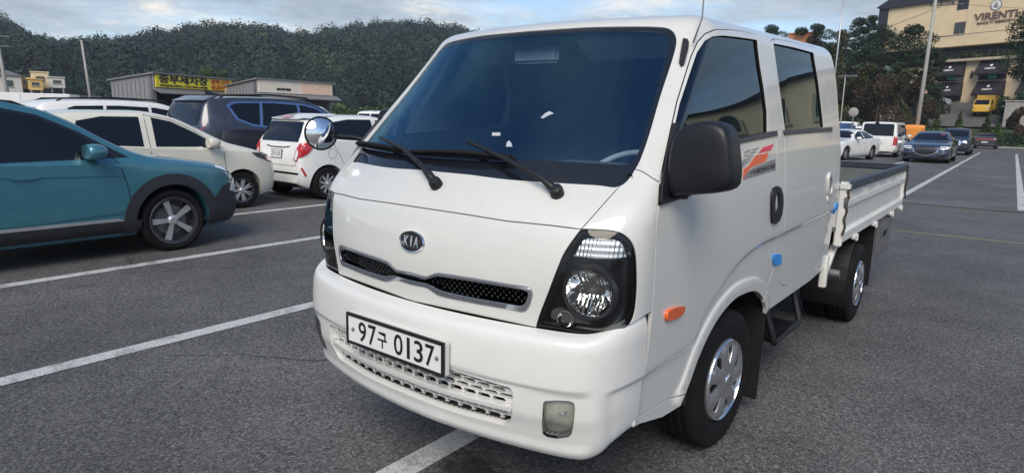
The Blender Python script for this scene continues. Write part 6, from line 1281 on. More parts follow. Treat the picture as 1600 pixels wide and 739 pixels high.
# ------------------------------------------------------------------ land beyond the car park
def tz(x, y): return float(np.interp(y, [6, 81, 83.5, 90, 105, 112, 160], [0, -.49, 1.2, 2.5, 4.7, 5.5, 14]))
def build_land():
    xs = list(np.linspace(-60, 70, 27)); ys = [80.5, 82, 83.5, 86, 90, 95, 100, 105, 112, 125, 140, 160]; V = [(x, y, tz(x, y)+(.0 if y > 81 else -.3)+.25*noise.noise((x*.1, y*.1, 0))*(y > 84)) for y in ys for x in xs]; n = len(xs)
    tag(mesh('grass_slope', V, [(j*n+i, j*n+i+1, (j+1)*n+i+1, (j+1)*n+i) for j in range(len(ys)-1) for i in range(n-1)], 'grass', None, True), kind='structure')
    xs = list(np.linspace(-13.5, 4, 10)); ys = [84, 86, 88, 90, 95, 100, 104.5]; n = len(xs); V = [(x, y, tz(x, y)+.25) for y in ys for x in xs]
    tag(mesh('slope_road', V, [(j*n+i, j*n+i+1, (j+1)*n+i+1, (j+1)*n+i) for j in range(len(ys)-1) for i in range(n-1)], 'asphalt'), kind='structure')
    # hills: ridge height by bearing, seen from the car park
    az = [-130, -100, -84, -76.2, -74.5, -72.7, -70.7, -67.4, -64.4, -62, -59.7, -56.3, -51.7, -47.4, -44, -42.5, -38, -30, -22, -16, -12]
    el = [4, 5, 5.4, 5.25, 4.5, 4.3, 4.5, 5.05, 5.75, 6.25, 6.35, 6.05, 6.8, 7.35, 7.1, 6.75, 6.3, 6.0, 6.2, 6.0, 5.6]
    fe = spl(az, el); V = []; A = np.arange(-130, -11.9, 1.0); Rr = [150, 175, 200, 225, 250, 275, 300, 325, 350, 380, 420, 480, 560]; n = len(A)
    def hz(a, r):
        top = 1.5+370*tan(R(float(fe(a))))-5.5; t = min(1, max(0, (r-160)/210)); z = top*t**.85
        if r > 370: z -= (r-370)*.12
        return z-1.2+2.5*noise.noise((a*.13, r*.012, 3.))*min(1, t*3)*(1 if r < 360 else .2)
    for r in Rr:
        for a in A: V.append((1.7+r*sin(R(a)), -1.5+r*cos(R(a)), hz(a, r)))
    tag(mesh('hill', V, [(j*n+i, j*n+i+1, (j+1)*n+i+1, (j+1)*n+i) for j in range(len(Rr)-1) for i in range(n-1)], 'hill', None, True), kind='structure')
    # forest on the hills: crowns made of loose leaf faces
    T = []
    for k in range(6):
        m = 380; d = rng.normal(size=(m, 3)); d[:, 2] = np.abs(d[:, 2])*.9-.25; d /= np.linalg.norm(d, axis=1, keepdims=True); rad = rng.uniform(.72, .98, (m, 1))*(1+.16*np.sin(d[:, :1]*5+k)*np.cos(d[:, 1:2]*4+k))
        c = d*rad*[1, 1, 1.05]; u = rng.normal(size=(m, 3)); nn = d+rng.normal(size=(m, 3))*.20; nn /= np.linalg.norm(nn, axis=1, keepdims=True); u -= nn*(u*nn).sum(1, keepdims=True); u /= np.linalg.norm(u, axis=1, keepdims=True); w = np.cross(nn, u); s = rng.uniform(.05, .10, (m, 1))
        T.append(np.stack([c-u*s, c+w*s*.8, c+u*s, c-w*s*.8], 1))
    VV = []; tone = []
    for a0, a1, cnt in ((-80, -40, 1750), (-40, -12, 420)):
        for i in range(cnt):
            a = rng.uniform(a0, a1); r = sqrt(rng.uniform(165**2, 395**2)); h = hz(a, r); s = rng.uniform(3.0, 6.6)*(.75 if r < 200 else 1); tone.append(rng.beta(2, 2.6))
            q = T[i % 6].reshape(-1, 3); t = rng.uniform(0, 2*pi); q = np.stack([q[:, 0]*cos(t)-q[:, 1]*sin(t), q[:, 0]*sin(t)+q[:, 1]*cos(t), q[:, 2]], 1)*[s, s, s*rng.uniform(.9, 1.3)]+[1.7+r*sin(R(a)), -1.5+r*cos(R(a)), h+s*.75]
            VV.append(q)
    VV = np.concatenate(VV); me = bpy.data.meshes.new('forest'); k = len(VV)//4
    me.vertices.add(len(VV)); me.vertices.foreach_set('co', VV.ravel()); me.loops.add(k*4); me.loops.foreach_set('vertex_index', np.arange(k*4)); me.polygons.add(k); me.polygons.foreach_set('loop_start', np.arange(0, k*4, 4)); me.materials.append(M['forest']); me.update(); me.validate()
    me.attributes.new('tone', 'FLOAT', 'FACE').data.foreach_set('value', np.repeat(np.array(tone, 'f'), 380))
    tag(link(bpy.data.objects.new('forest', me)), kind='stuff')
build_land()

def leaves(name, centers, radii, per, size, m, parent, flat=1., up=0.):
    P = []; 
    for c, r in zip(centers, radii):
        d = rng.normal(size=(per, 3)); d /= np.linalg.norm(d, axis=1, keepdims=True); rad = rng.uniform(.35, 1., (per, 1))**.6
        P.append(np.array(c)+d*rad*np.array([r, r, r*flat]))
    P = np.concatenate(P); k = len(P); nn = rng.normal(size=(k, 3)); nn[:, 2] += .5; nn /= np.linalg.norm(nn, axis=1, keepdims=True); u = rng.normal(size=(k, 3)); u -= nn*(u*nn).sum(1, keepdims=True); u /= np.linalg.norm(u, axis=1, keepdims=True); w = np.cross(nn, u); s = rng.uniform(.6, 1.3, (k, 1))*size
    V = np.stack([P-u*s, P+w*s*.55, P+u*s, P-w*s*.55], 1).reshape(-1, 3)
    me = bpy.data.meshes.new(name); me.vertices.add(len(V)); me.vertices.foreach_set('co', V.ravel()); me.loops.add(k*4); me.loops.foreach_set('vertex_index', np.arange(k*4)); me.polygons.add(k); me.polygons.foreach_set('loop_start', np.arange(0, k*4, 4)); me.materials.append(M[m]); me.update(); me.validate()
    return link(bpy.data.objects.new(name, me), parent)
def tree(kind, x, y, z, h, w, label, group):
    nm = {'pine': 'pine_tree', 'bigpine': 'pine_tree', 'poplar': 'poplar_tree', 'olive': 'tree', 'russet': 'tree', 'bush': 'bush', 'conifer': 'young_conifer', 'green': 'tree'}[kind]
    rt = empty(nm, (x, y, z-.1), 0, label, 'bush' if kind == 'bush' else 'tree', group); tr = MB(); C = []; Rd = []
    lean = (random.uniform(-.03, .03)*h, random.uniform(-.03, .03)*h)
    tr.tube([(0, 0, 0), (lean[0]*.4, lean[1]*.4, h*.35), (lean[0], lean[1], h*.86)], [max(.05, h*.018), max(.04, h*.013), .02], 7)
    if kind in ('pine', 'bigpine'):
        n = 16 if kind == 'pine' else 24
        for i in range(n):
            f = .22+.74*i/(n-1) if kind == 'pine' else .42+.54*i/(n-1); a = i*2.4+random.uniform(-.4, .4); r = w*.5*(1.0-.62*max(0, f-.3))*random.uniform(.35, 1.0); c = (lean[0]*f+r*cos(a), lean[1]*f+r*sin(a), h*f)
            C.append(c); Rd.append(w*random.uniform(.17, .27)); tr.tube([(lean[0]*f, lean[1]*f, h*f-.35), (c[0]*.6, c[1]*.6, c[2]-.15), c], [.07, .05, .02], 5)
        C.append((lean[0], lean[1], h*.96)); Rd.append(w*.16); fl, sz, per = .62, .115, 620
    elif kind == 'poplar':
        for i in range(14): f = .12+.86*i/13; C.append((random.uniform(-.25, .25)*w, random.uniform(-.25, .25)*w, h*f)); Rd.append(w*.40*(1-.5*abs(f-.45)))
        fl, sz, per = 1.2, .15, 150
    elif kind == 'conifer':
        for i in range(10): f = .08+.9*i/9; C.append((random.uniform(-.05, .05), random.uniform(-.05, .05), h*f)); Rd.append(w*.55*(1.08-f))
        fl, sz, per = .7, .10, 130
    elif kind == 'bush':
        for i in range(16): a = random.uniform(0, 6.28); r = w*.42*sqrt(random.random()); C.append((r*cos(a), r*sin(a), h*random.uniform(.18, .86)*(1-.3*(r/(w*.5))))); Rd.append(w*random.uniform(.16, .26))
        fl, sz, per = .85, .10, 330
    else:
        for i in range(18): a = i*2.4; f = .30+.66*((i*7) % 18)/17; r = w*.5*sqrt(random.random())*(1.1-.6*f); C.append((r*cos(a), r*sin(a), h*f)); Rd.append(w*random.uniform(.16, .27)); tr.tube([(0, 0, h*f*.7), C[-1]], [.05, .02], 5)
        fl, sz, per = .9, .11, 330
    tr.build('trunk', 'bark', rt, True)
    leaves('crown', C, Rd, per, sz, {'pine': 'pine', 'bigpine': 'pine', 'poplar': 'olive', 'olive': 'olive', 'russet': 'russet', 'bush': 'pine', 'conifer': 'green', 'green': 'green'}[kind], rt, fl)
TREES = json.loads("""[["pine", -32.9, 111.3, 5.42, 11.71, 5.93],["pine", -27.4, 106.7, 4.89, 10.95, 5.47],["pine", -24.1, 105.5, 4.75, 11.48, 4.8],["pine", -20.3, 112.4, 5.57, 12.0, 4.4],["pine", -18.8, 114.7, 5.98, 12.34, 3.51],["pine", -19.8, 100.3, 4.01, 10.09, 4.83],["pine", -13.2, 91.3, 2.69, 10.47, 6.56],["pine", -10.0, 89.8, 2.45, 10.76, 5.85],["pine", -7.5, 88.1, 2.11, 8.19, 3.72],["pine", -15.7, 92.9, 2.93, 7.9, 6.55],["pine", -20.3, 96.1, 3.39, 8.77, 4.73],["pine", -24.2, 95.1, 3.25, 8.58, 5.72],["poplar", -16.3, 82.6, 0.6, 11.47, 1.74],["olive", -12.6, 77.2, -0.47, 8.4, 3.03],["olive", -9.0, 77.8, -0.47, 7.81, 2.88],["russet", -10.6, 75.6, -0.45, 6.78, 5.22],["russet", -13.6, 79.1, -0.48, 6.52, 3.78],["olive", -15.1, 74.7, -0.45, 7.48, 3.7],["russet", -8.0, 84.0, 1.3, 5.62, 3.63],["bush", -9.2, 80.8, -0.49, 3.96, 1.81],["bush", -12.6, 79.3, -0.48, 4.44, 3.75],["bush", -7.6, 81.0, -0.48, 4.18, 2.35],["conifer", -5.7, 81.2, -0.36, 3.73, 1.49],["conifer", -3.8, 82.3, 0.42, 2.73, 1.35],["conifer", -1.4, 82.5, 0.5, 2.42, 1.29],["conifer", -6.7, 81.1, -0.42, 3.11, 1.28],["conifer", -9.9, 79.7, -0.48, 3.1, 1.21],["conifer", -8.1, 80.9, -0.49, 3.29, 1.31],["conifer", -0.4, 81.5, -0.15, 2.68, 1.15],["bigpine", 1.7, 88.5, 2.21, 12.15, 6.88],["bush", 0.6, 86.5, 1.8, 4.3, 3.23],["russet", 1.0, 81.5, -0.14, 3.58, 1.83],["bush", -7.9, 90.0, 2.5, 3.3, 3.22],["bush", -11.5, 67.3, -0.4, 3.7, 2.72]]""")
TLAB = json.loads("""["pine top just above the roof edge of the truck cab, leftmost of the grove", "pine behind the orange brick house top", "pine just right of the orange brick house top", "tall back pine against the sky, left of the building's dark roof", "tallest pine touching the dark side wall of the beige building", "pine directly behind the slim white lamp pole", "big broad pine in front of the beige wall, left of the utility pole", "dark pine standing right behind the tall utility pole", "pine reaching over the upper left awning", "lower dark pine between the poplar and the broad pine", "lower pine left of the poplar, behind the cab corner", "low pine half hidden by the rear of the truck cab", "tall narrow olive green poplar in front of the dark pines", "olive yellow tree above the white van, left of the reddish ones", "olive yellow tree left of the utility pole base", "wide reddish brown tree in the middle, over the white van roof", "reddish brown tree by the thin lamp post", "olive tree partly hidden by the truck cab corner", "reddish tree right of the utility pole base", "dark bush behind the white van's right corner", "dark bush behind the white van's left half", "dark bush behind the dark blue saloon's roof", "young conifer left of the yellow truck", "young conifer in front of the yellow truck", "young conifer right of the yellow truck", "young conifer nearest the dark SUV roof", "young conifer behind the orange work truck", "young conifer over the crest grille saloon", "smallest young conifer, beside the concrete wall", "large spreading pine in front of the wall lettering", "dark bush on top of the concrete wall", "small reddish tree in front of the concrete wall", "dark bush below the lower left awning", "dark bush beside the round road sign"]""")
TG = {'pine': 'dark pines beside the beige building', 'olive': 'olive leafed trees below the pines', 'russet': 'reddish trees below the pines', 'bush': 'bushes on the bank', 'conifer': 'young conifers along the hedge'}
for t, lb in zip(TREES, TLAB): tree(*t, lb, TG.get(t[0]))
for x, y, h, w, lb in ((-105.6, 52.2, 8.4, 3.4, 'tallest yellow green tree, over the yellow signboard of the car wash'), (-104.5, 54.4, 8.0, 3.6, 'middle yellow green tree behind the car wash roof'), (-103.8, 56.4, 7.0, 3.0, 'smallest yellow green tree, by the right end of the car wash roof')): tree('green', x, y, 0, h, w, lb, 'bright trees behind the car wash')
def hedge():
    C = [(x, 80.1+random.uniform(-.3, .3)-.0*x, random.uniform(.1, 1.2)) for x in np.arange(-9, 14, .28)]
    rt = empty('hedge', (0, 0, gz(80)), 0, 'clipped dark green hedge along the far edge of the car park', 'hedge')
    leaves('foliage', C, [.42]*len(C), 90, .10, 'pine', rt, .9)
    MB().box((2.5, 79.4, .06), (23, .2, .16), None, .02).build('kerb', 'concrete', rt)
hedge()
def bank():
    C = []; 
    for i in range(260):
        a = rng.uniform(-82, -44); r = rng.uniform(118, 168); C.append((1.7+r*sin(R(a)), -1.5+r*cos(R(a)), rng.uniform(0, 2.2)))
    tag(leaves('undergrowth', C, [2.0]*len(C), 60, .42, 'green', None, .7), kind='stuff')
    C = []
    for i in range(60):
        a = rng.uniform(-70.6, -66.8); r = rng.uniform(172, 262); C.append((1.7+r*sin(R(a)), -1.5+r*cos(R(a)), 1+(r-160)*.105+rng.uniform(0, 3)))
    tag(leaves('undergrowth', C, [3.4]*len(C), 70, .8, 'green', None, .8), kind='stuff')
bank()

# ------------------------------------------------------------------ buildings
def frame_box(org, ux, n, t0, t1, z0, z1, d0, d1):
    """box on a facade frame: along ux from t0 to t1, height z0..z1, standing d0..d1 out along n"""
    return [org+ux*t+n*d+Vector((0, 0, z)) for t in (t0, t1) for d in (d0, d1) for z in (z0, z1)], [(0, 1, 3, 2), (4, 6, 7, 5), (0, 4, 5, 1), (2, 3, 7, 6), (0, 2, 6, 4), (1, 5, 7, 3)]
def beige_building():
    P0 = Vector((-17.263, 108.908, 0)); ux = Vector((.91, -.415, 0)).normalized(); n = Vector((-.415, -.91, 0)).normalized()
    rt = empty('commercial_building', P0, 0, 'large beige building with dark roof, awnings and VIRENTI lettering on the slope', 'building')
    O = Vector((0, 0, 0))
    def bx(name, m, *spec, parent=rt):
        b = MB()
        for s in spec: b.add(*frame_box(O, ux, n, *s))
        return b.build(name, m, parent)
    bx('wall', 'stucco', (1.45, 10.85, 12.05, 18.1, -14, 0), (10.85, 12.3, 12.05, 16.7, -14, 0), (12.3, 22.6, 12.05, 19.6, -14, .05), (22.6, 66, 3.2, 13.2, -14, .3), (6.0, 22.6, 3.2, 10.0, -3, 0))
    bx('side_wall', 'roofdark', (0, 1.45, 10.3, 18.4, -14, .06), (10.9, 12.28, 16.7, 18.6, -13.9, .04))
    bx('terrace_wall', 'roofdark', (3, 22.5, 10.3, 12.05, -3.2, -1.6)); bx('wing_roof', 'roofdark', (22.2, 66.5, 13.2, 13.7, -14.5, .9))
    r = MB(); q = [O+ux*t+n*d+Vector((0, 0, z)) for t, z in ((-.4, 18.4), (2.6, 19.9), (11.0, 19.5), (11.0, 18.1), (1.45, 18.1)) for d in (.35, -14.5)]
    r.add(q, [(0, 2, 4, 6, 8), (9, 7, 5, 3, 1)]+[(2*i, 2*i+1, (2*i+3) % 10, (2*i+2) % 10) for i in range(5)]); r.build('roof', 'roofdark', rt)
    bx('canopy', 'stone', (7.5, 22.5, 10.0, 10.32, -3, .7)); bx('string_course', 'stone', (1.5, 22.5, 13.52, 13.6, 0, .09))
    w = bx('window', 'signbrown', (10.9, 12.26, 13.56, 15.12, .0, .06)); 
    for a in (10.98, 11.62): bx('pane', 'dirty_glass', (a, a+.56, 13.66, 15.02, .05, .075), parent=w)
    k = 0
    for row, (z1, z0) in enumerate(((9.95, 8.35), (7.38, 5.72))):
        for c_ in range(3):
            t0 = 9.75+c_*5.0; t1 = t0+3.3
            b = MB(); q = [O+ux*t+n*d+Vector((0, 0, z)) for t in (t0, t1) for d, z in ((.02, z1), (1.25, z0), (1.25, z0-.22), (.02, z0-.22))]
            b.add(q, [(0, 1, 2, 3), (7, 6, 5, 4), (0, 4, 5, 1), (1, 5, 6, 2), (2, 6, 7, 3), (3, 7, 4, 0)]); a = b.build('awning', 'awning', rt)
            ctr = O+ux*((t0+t1)/2)+n*.70+Vector((0, 0, (z0+z1)/2)); nn = (n*(z1-z0)+Vector((0, 0, 1.23))).normalized(); up = ux.cross(nn)*-1; up = nn.cross(ux)
            text_on('lettering', 'VIRENTI', 'signwhite', a, ctr+nn*.02-up*.36, ux, up, .34, .01)
            d_ = MB(); s_ = .24; d_.add([ctr+nn*.03+v for v in (ux*s_*.8+up*.16, up*(.16+s_), -ux*s_*.8+up*.16, up*(.16-s_))], [(0, 1, 2, 3)]); d_.build('emblem', 'signwhite', a)
            g = bx('window', 'dirty_glass', (t0+.15, t1-.15, z0-.75, z0+.6, .0, .04))
            bx('window_frame', 'roofdark', (t0+.05, t0+.15, z0-.8, z0+.6, 0, .08), (t1-.15, t1-.05, z0-.8, z0+.6, 0, .08), (t0+.05, t1-.05, z0-.85, z0-.75, 0, .10), parent=g)
            if row == 0: bx('banner', 'green_sign', (t0+1.2, t0+2.15, z0-.68, z0-.25, .05, .10))
            if row == 0:
                l = MB().lathe([(0, -.02), (.14, 0), (.16, .4), (.14, .8), (0, .82)], 10, 'Z'); l.V = [tuple(O+ux*(t1+.95)+n*.16+Vector(v)+Vector((0, 0, z0-.45))) for v in l.V]; l.build('wall_lamp', 'roofdark', rt, True)
    text_on('lettering', 'VIRENTI', 'signbrown', rt, O+ux*15.75+n*.07+Vector((0, 0, 15.42)), ux, (0, 0, 1), 1.22, .018, 1, 'CENTER', .05, 4.9)
    text_on('lettering', 'MAKE IT MEMORY', 'signbrown', rt, O+ux*15.75+n*.07+Vector((0, 0, 14.66)), ux, (0, 0, 1), .46, .004, 1, 'CENTER', .03, 4.2)
    lg = MB(); c = O+ux*15.6+n*.1+Vector((0, 0, 16.7)); lg.add([c+ux*.66*cos(t)+Vector((0, 0, .66*sin(t))) for t in np.linspace(0, 2*pi, 33)[:-1]]+[c-n*.1+ux*.66*cos(t)+Vector((0, 0, .66*sin(t))) for t in np.linspace(0, 2*pi, 33)[:-1]], [tuple(range(32))]+[(i, (i+1) % 32, 32+(i+1) % 32, 32+i) for i in range(32)]); l = lg.build('round_sign', 'roofgrey', rt)
    l2 = MB(); l2.add([c+n*.02+ux*.56*cos(t)+Vector((0, 0, .56*sin(t))) for t in np.linspace(0, 2*pi, 33)[:-1]], [tuple(range(32))]); l2.build('sign_face', 'signwhite', l)
    for k_ in range(4): e = MB(); z = -.28+k_*.17; hw = .34-.09*abs(k_-1.2); e.add([c+n*.035+ux*a+Vector((0, 0, z+b)) for a, b in ((-hw, 0), (0, -.08), (hw, 0), (0, .08))], [(0, 1, 2, 3)]); e.build('emblem', 'roofgrey', l)
    pl_ = [(t, .4+.9*random.random()) for t in np.arange(8, 22, .6)]
    tb = leaves('terrace_plants', [tuple(O+ux*t-n*.6+Vector((0, 0, 10.35+h*.5))) for t, h in pl_], [.35]*len(pl_), 50, .12, 'green', rt)
    rl = MB()
    for t in np.arange(7.6, 22, .9): rl.add(*frame_box(O, ux, n, t, t+.05, 10.32, 11.2, .3, .35))
    rl.add(*frame_box(O, ux, n, 7.6, 22, 11.2, 11.26, .28, .37)); rl.build('terrace_rail', 'roofdark', rt)
    # the long wing beyond the picture's edge, which the truck's side windows mirror
    for i in range(6):
        t0 = 25.0+i*6.6; pts = [(t0, 8.4), (t0+2.6, 8.4), (t0+2.6, 10.8)]+[(t0+1.3+1.3*cos(R(a)), 10.8+1.3*sin(R(a))) for a in range(15, 180, 15)]+[(t0, 10.8)]
        b = MB(); m_ = len(pts); q = [O+ux*t+n*d+Vector((0, 0, z)) for d in (.31, .42) for t, z in pts]; b.add(q, [tuple(range(m_)), tuple(range(m_, 2*m_))]+[(j, (j+1) % m_, m_+(j+1) % m_, m_+j) for j in range(m_)]); w = b.build('arched_window', 'dirty_glass', rt)
        bx('window_frame', 'roofdark', (t0+1.25, t0+1.35, 8.4, 12.0, .40, .48), (t0, t0+2.6, 9.6, 9.7, .40, .47), (t0, t0+2.6, 10.75, 10.85, .40, .47), parent=w)
        bx('surround', 'stone', (t0-.5, t0-.05, 8.1, 10.8, .29, .52), (t0+2.65, t0+3.1, 8.1, 10.8, .29, .52), (t0-.6, t0+3.2, 7.8, 8.35, .29, .6), parent=w)
        w2 = bx('window', 'dirty_glass', (t0+.2, t0+2.4, 4.3, 6.6, .3, .40)); bx('window_frame', 'roofdark', (t0+1.25, t0+1.35, 4.3, 6.6, .39, .46), (t0+.1, t0+2.5, 5.4, 5.5, .39, .45), parent=w2)
beige_building()
def small_wall():
    rt = MB().box((6.0, 84.8, 1.9), (12.4, .5, 4.7), None, .03).build('retaining_wall', 'concrete'); tag(rt, 'plain grey concrete retaining wall behind the hedge', 'wall')
    MB().box((6.0, 84.8, 4.3), (12.6, .7, .12), None, .02).build('coping', 'concrete', rt)
small_wall()
def pitched(rt, A, B, depth, z0, zf, zb, over=.5, wall='cladgrey', roof='roofgrey'):
    """shed from A to B along its front, falling roof"""
    A, B = Vector((*A, 0)), Vector((*B, 0)); ux = (B-A).normalized(); n = Vector((ux.y, -ux.x, 0)); L_ = (B-A).length
    if n.dot(Vector((1.7, -1.5, 0))-A) < 0: n = -n
    return ux, n, L_
def shed(A, B, depth, zt, label, sign):
    A, B = Vector((*A, 0)), Vector((*B, 0)); ux = (B-A).normalized(); n = Vector((ux.y, -ux.x, 0)); L_ = (B-A).length
    if n.dot(Vector((1.7, -1.5, 0))-A) < 0: n = -n
    rt = empty('shed', A, 0, label, 'building'); O = Vector((0, 0, 0)); zf = zt
    def bx(name, m, *spec, parent=rt):
        b = MB()
        for s in spec: b.add(*frame_box(O, ux, n, *s))
        return b.build(name, m, parent)
    wall = MB(); q = [O+n*d+ux*t+Vector((0, 0, z)) for t in (0, L_) for d, z in ((0, -.5), (0, zf-.15), (-depth, zf-.75), (-depth, -.5))]
    wall.add(q, [(0, 1, 2, 3), (7, 6, 5, 4), (1, 5, 6, 2), (3, 2, 6, 7)]); wall.build('side_walls', 'cladgrey', rt, fix=True)
    bx('pier', 'cladgrey', (0, .35, -.5, zf-.1, -.3, 0)); bx('pier', 'cladgrey', (L_-.35, L_, -.5, zf-.1, -.3, 0)); bx('back_wall', 'dark', (.35, L_-.35, -.5, zf-.6, -depth*.9, -depth*.85))
    b = MB(); q = [O+n*d+ux*t+Vector((0, 0, z)) for t in (-.2, L_+.3) for d, z in ((.35, zf+.06), (-depth-.3, zf-.62), (-depth-.3, zf-.74), (.35, zf-.08))]; b.add(q, [(0, 1, 2, 3), (7, 6, 5, 4), (0, 4, 5, 1), (1, 5, 6, 2), (2, 6, 7, 3), (3, 7, 4, 0)]); b.build('roof', 'roofgrey', rt)
    bx('fascia', 'cladgrey', (0, L_, zf-1.45, zf-.1, 0, .12)); b = MB(); q = [O+n*d+ux*t+Vector((0, 0, z)) for t in (-.1, L_+.5) for d, z in ((.1, zf-1.3), (1.0, zf-1.72), (1.0, zf-1.80), (.1, zf-1.42))]; b.add(q, [(0, 1, 2, 3), (7, 6, 5, 4), (0, 4, 5, 1), (1, 5, 6, 2), (2, 6, 7, 3), (3, 7, 4, 0)]); b.build('canopy', 'roofgrey', rt)
    for k in range(9): bx('cladding_rib', 'roofgrey', (-.05, -.0, -.4, zf-.5-k*.06, -.5-k*.5, -.44-k*.5))
    if sign == 'wash':
        s = bx('signboard', 'signyellow', (.15, L_-.35, zf-1.22, zf-.16, .12, .22)); m = O+n*.225; w = L_-.5
        f = ux if ux.cross(Vector((0, 0, 1))).dot(n) > 0 else -ux; st = .15 if f is ux else .15
        P = lambda k, z: m+ux*(.15+w*k)+Vector((0, 0, z))
        text_on('lettering', '중부세차장', 'ink', s, P(.345, zf-.53), f, (0, 0, 1), .80, .03, 1, 'CENTER', .01, w*.62)
        text_on('lettering', '041)565-0013 / 010-4013-9098', 'ink', s, P(.345, zf-1.06), f, (0, 0, 1), .25, .012, 1, 'CENTER', .01, w*.60)
        text_on('lettering', '광택·코팅', 'signred', s, P(.835, zf-.45), f, (0, 0, 1), .48, .02, 1, 'CENTER', .01, w*.27)
        text_on('lettering', '실내크리닝', 'signred', s, P(.835, zf-.95), f, (0, 0, 1), .48, .02, 1, 'CENTER', .01, w*.27)
        q = bx('notice', 'signwhite', (-.06, -.02, 1.0, 1.9, -2.6, -1.4)); bx('notice_mark', 'roofdark', (-.09, -.06, 1.15, 1.75, -2.1, -1.9), parent=q)
    elif sign == 'cream':
        s = bx('signboard', 'signcream', (.1, L_-.1, zf-1.28, zf-.08, .12, .22)); bx('sign_panel', 'signpeach', (L_*.56, L_-.25, zf-1.18, zf-.2, .22, .235), parent=s)
        f = ux if ux.cross(Vector((0, 0, 1))).dot(n) > 0 else -ux
        text_on('lettering', '041-565-0100', 'ink', s, O+n*.235+ux*L_*.32+Vector((0, 0, zf-.92)), f, (0, 0, 1), .26, .03, 1, 'CENTER', .01, 1.7)
    else:
        s = bx('signboard', 'signwhite', (L_*.2, L_*.85, zf-.9, zf-.25, .12, .2)); f = ux if ux.cross(Vector((0, 0, 1))).dot(n) > 0 else -ux
        text_on('lettering', 'JC 인스텍션', 'roofdark', s, O+n*.21+ux*L_*.52+Vector((0, 0, zf-.58)), f, (0, 0, 1), .45, .02, 1, 'CENTER', .01, L_*.55)
    return rt
shed((-59.2, 23.95), (-62.75, 33.2), 4.8, 4.66, 'grey car wash shed under a yellow signboard with black lettering', 'wash')
shed((-56.3, 32.1), (-57.35, 41.45), 4.5, 4.6, 'grey shed with a long cream and peach signboard', 'cream')
shed((-38.3, 43.3), (-35.6, 45.5), 4.0, 3.6, 'small grey office with a white signboard, seen through the windshield', 'jc')
def lean_to():
    b = empty('lean_to', (-60.4, 32.9, 0), 0, 'low flat roofed lean-to between the car wash and the cream signboard', 'building')
    MB().box((.4, .6, 3.75), (2.4, 3.4, .16)).build('roof', 'roofgrey', b); MB().box((-1.4, .6, 1.6), (.15, 3.2, 4.2)).build('back_wall', 'housecream', b); MB().box((.3, 2.2, 1.6), (2.2, .15, 4.2)).build('side_wall', 'cladgrey', b)
lean_to()
def house(x, y, z, w, d, h, m, label, gable=False, cols=0, rz=R(-14)):
    rt = empty('house', (x, y, z), rz, label, 'house', 'houses on the hillside'); MB().box((0, 0, h/2), (d, w, h), None, .03).build('wall', m, rt)
    if gable:
        b = MB(); b.prism([(-w/2-.3, h), (w/2+.3, h), (0, h+w*.22)], 'X', -d/2-.3, d/2+.3); b.build('roof', 'roofgrey', rt)
    else: MB().box((0, 0, h+.08), (d+.25, w+.25, .16), None, .02).build('roof', m, rt)
    for k in range(max(1, int(w/2.2))):
        yy = -w/2+w*(k+.5)/max(1, int(w/2.2)); wd = MB().box((d/2+.03, yy, h*.58), (.08, min(1.2, w*.5), h*.34)).build('window', 'dirty_glass', rt); MB().box((d/2+.06, yy, h*.40), (.12, min(1.4, w*.6), .08)).build('sill', 'stone', wd)
    for k in range(cols): MB().box((d/2-.2, -w/2+.3+(w-.6)*k/max(1, cols-1), -1.5), (.22, .22, 3.0)).build('column', 'concrete', rt)
house(-124.3, 29.6, 3.2, 3.4, 5, 2.9, 'housewhite', 'white gabled house at the left end of the hillside row', True)
house(-124.0, 32.0, 4.2, 1.9, 3, 1.6, 'houseyellow', 'yellow box shaped house on columns', cols=2)
house(-122.0, 32.5, 4.0, 1.9, 3, 1.6, 'houseyellow', 'tan box shaped house beside the yellow one', cols=2)
house(-126.0, 34.3, 4.4, 2.3, 4, 2.5, 'housecream', 'cream tall house at the top of the hillside row')
house(-123.0, 35.7, 4.5, 2.1, 3.5, 1.6, 'housewhite', 'white box shaped house with a big window at the right of the row', cols=2)
house(-127.0, 33.0, .2, 8.5, 5, 4.0, 'housegrey', 'dark grey lower house under the coloured boxes')
house(-120.5, 38.5, .2, 4.5, 4, 3.0, 'housegrey', 'low dark grey shed beside the hillside houses')
house(-150, 27.0, 0, 5, 5, 9.0, 'housewhite', 'white house half hidden at the picture edge behind the pole')
house(-27.0, 106.8, 9.0, 3.4, 3.0, 6.0, 'pinkbrick', 'orange brick house top above the truck roof', rz=R(-90)) if M.setdefault('pinkbrick', mat('orange_brick', (.50, .20, .10), .8, scale=3)) else None

# ------------------------------------------------------------------ poles
def pole(x, y, zt, dx, dy, label, r0=.17, r1=.11, zb=-.3, arms=(), group=None, m='pole'):
    rt = empty('utility_pole', (x, y, 0), 0, label, 'pole', group); MB().tube([(0, 0, zb), (dx*.5, dy*.5, (zb+zt)/2), (dx, dy, zt)], [r0, (r0+r1)/2, r1], 12).build('post', m, rt, True)
    for z, ux_, l0, l1 in arms:
        f = (z-zb)/(zt-zb); c = Vector((dx*f, dy*f, z)); u = Vector((cos(ux_), sin(ux_), 0)); a = MB().tube([c+u*l0, c+u*l1], .055, 6).build('cross_arm', 'steel', rt)
        for t in np.linspace(l0, l1, 4)[::1]: MB().lathe([(0, 0), (.05, .01), (.04, .08), (.06, .10), (.03, .20), (0, .21)], 8, 'Z', tuple(c+u*t+Vector((0, 0, .04)))).build('insulator', 'ink', a, True)
    return rt
pole(-66.3, 15.3, 8.1, -.15, -.45, 'grey concrete pole standing before the hillside houses', arms=((7.2, R(70), -.5, .9), (6.4, R(70), -.3, .8)))
pole(-78.8, 25.7, 8.6, -.1, -.45, 'bare concrete pole left of the car wash', .16, .10)
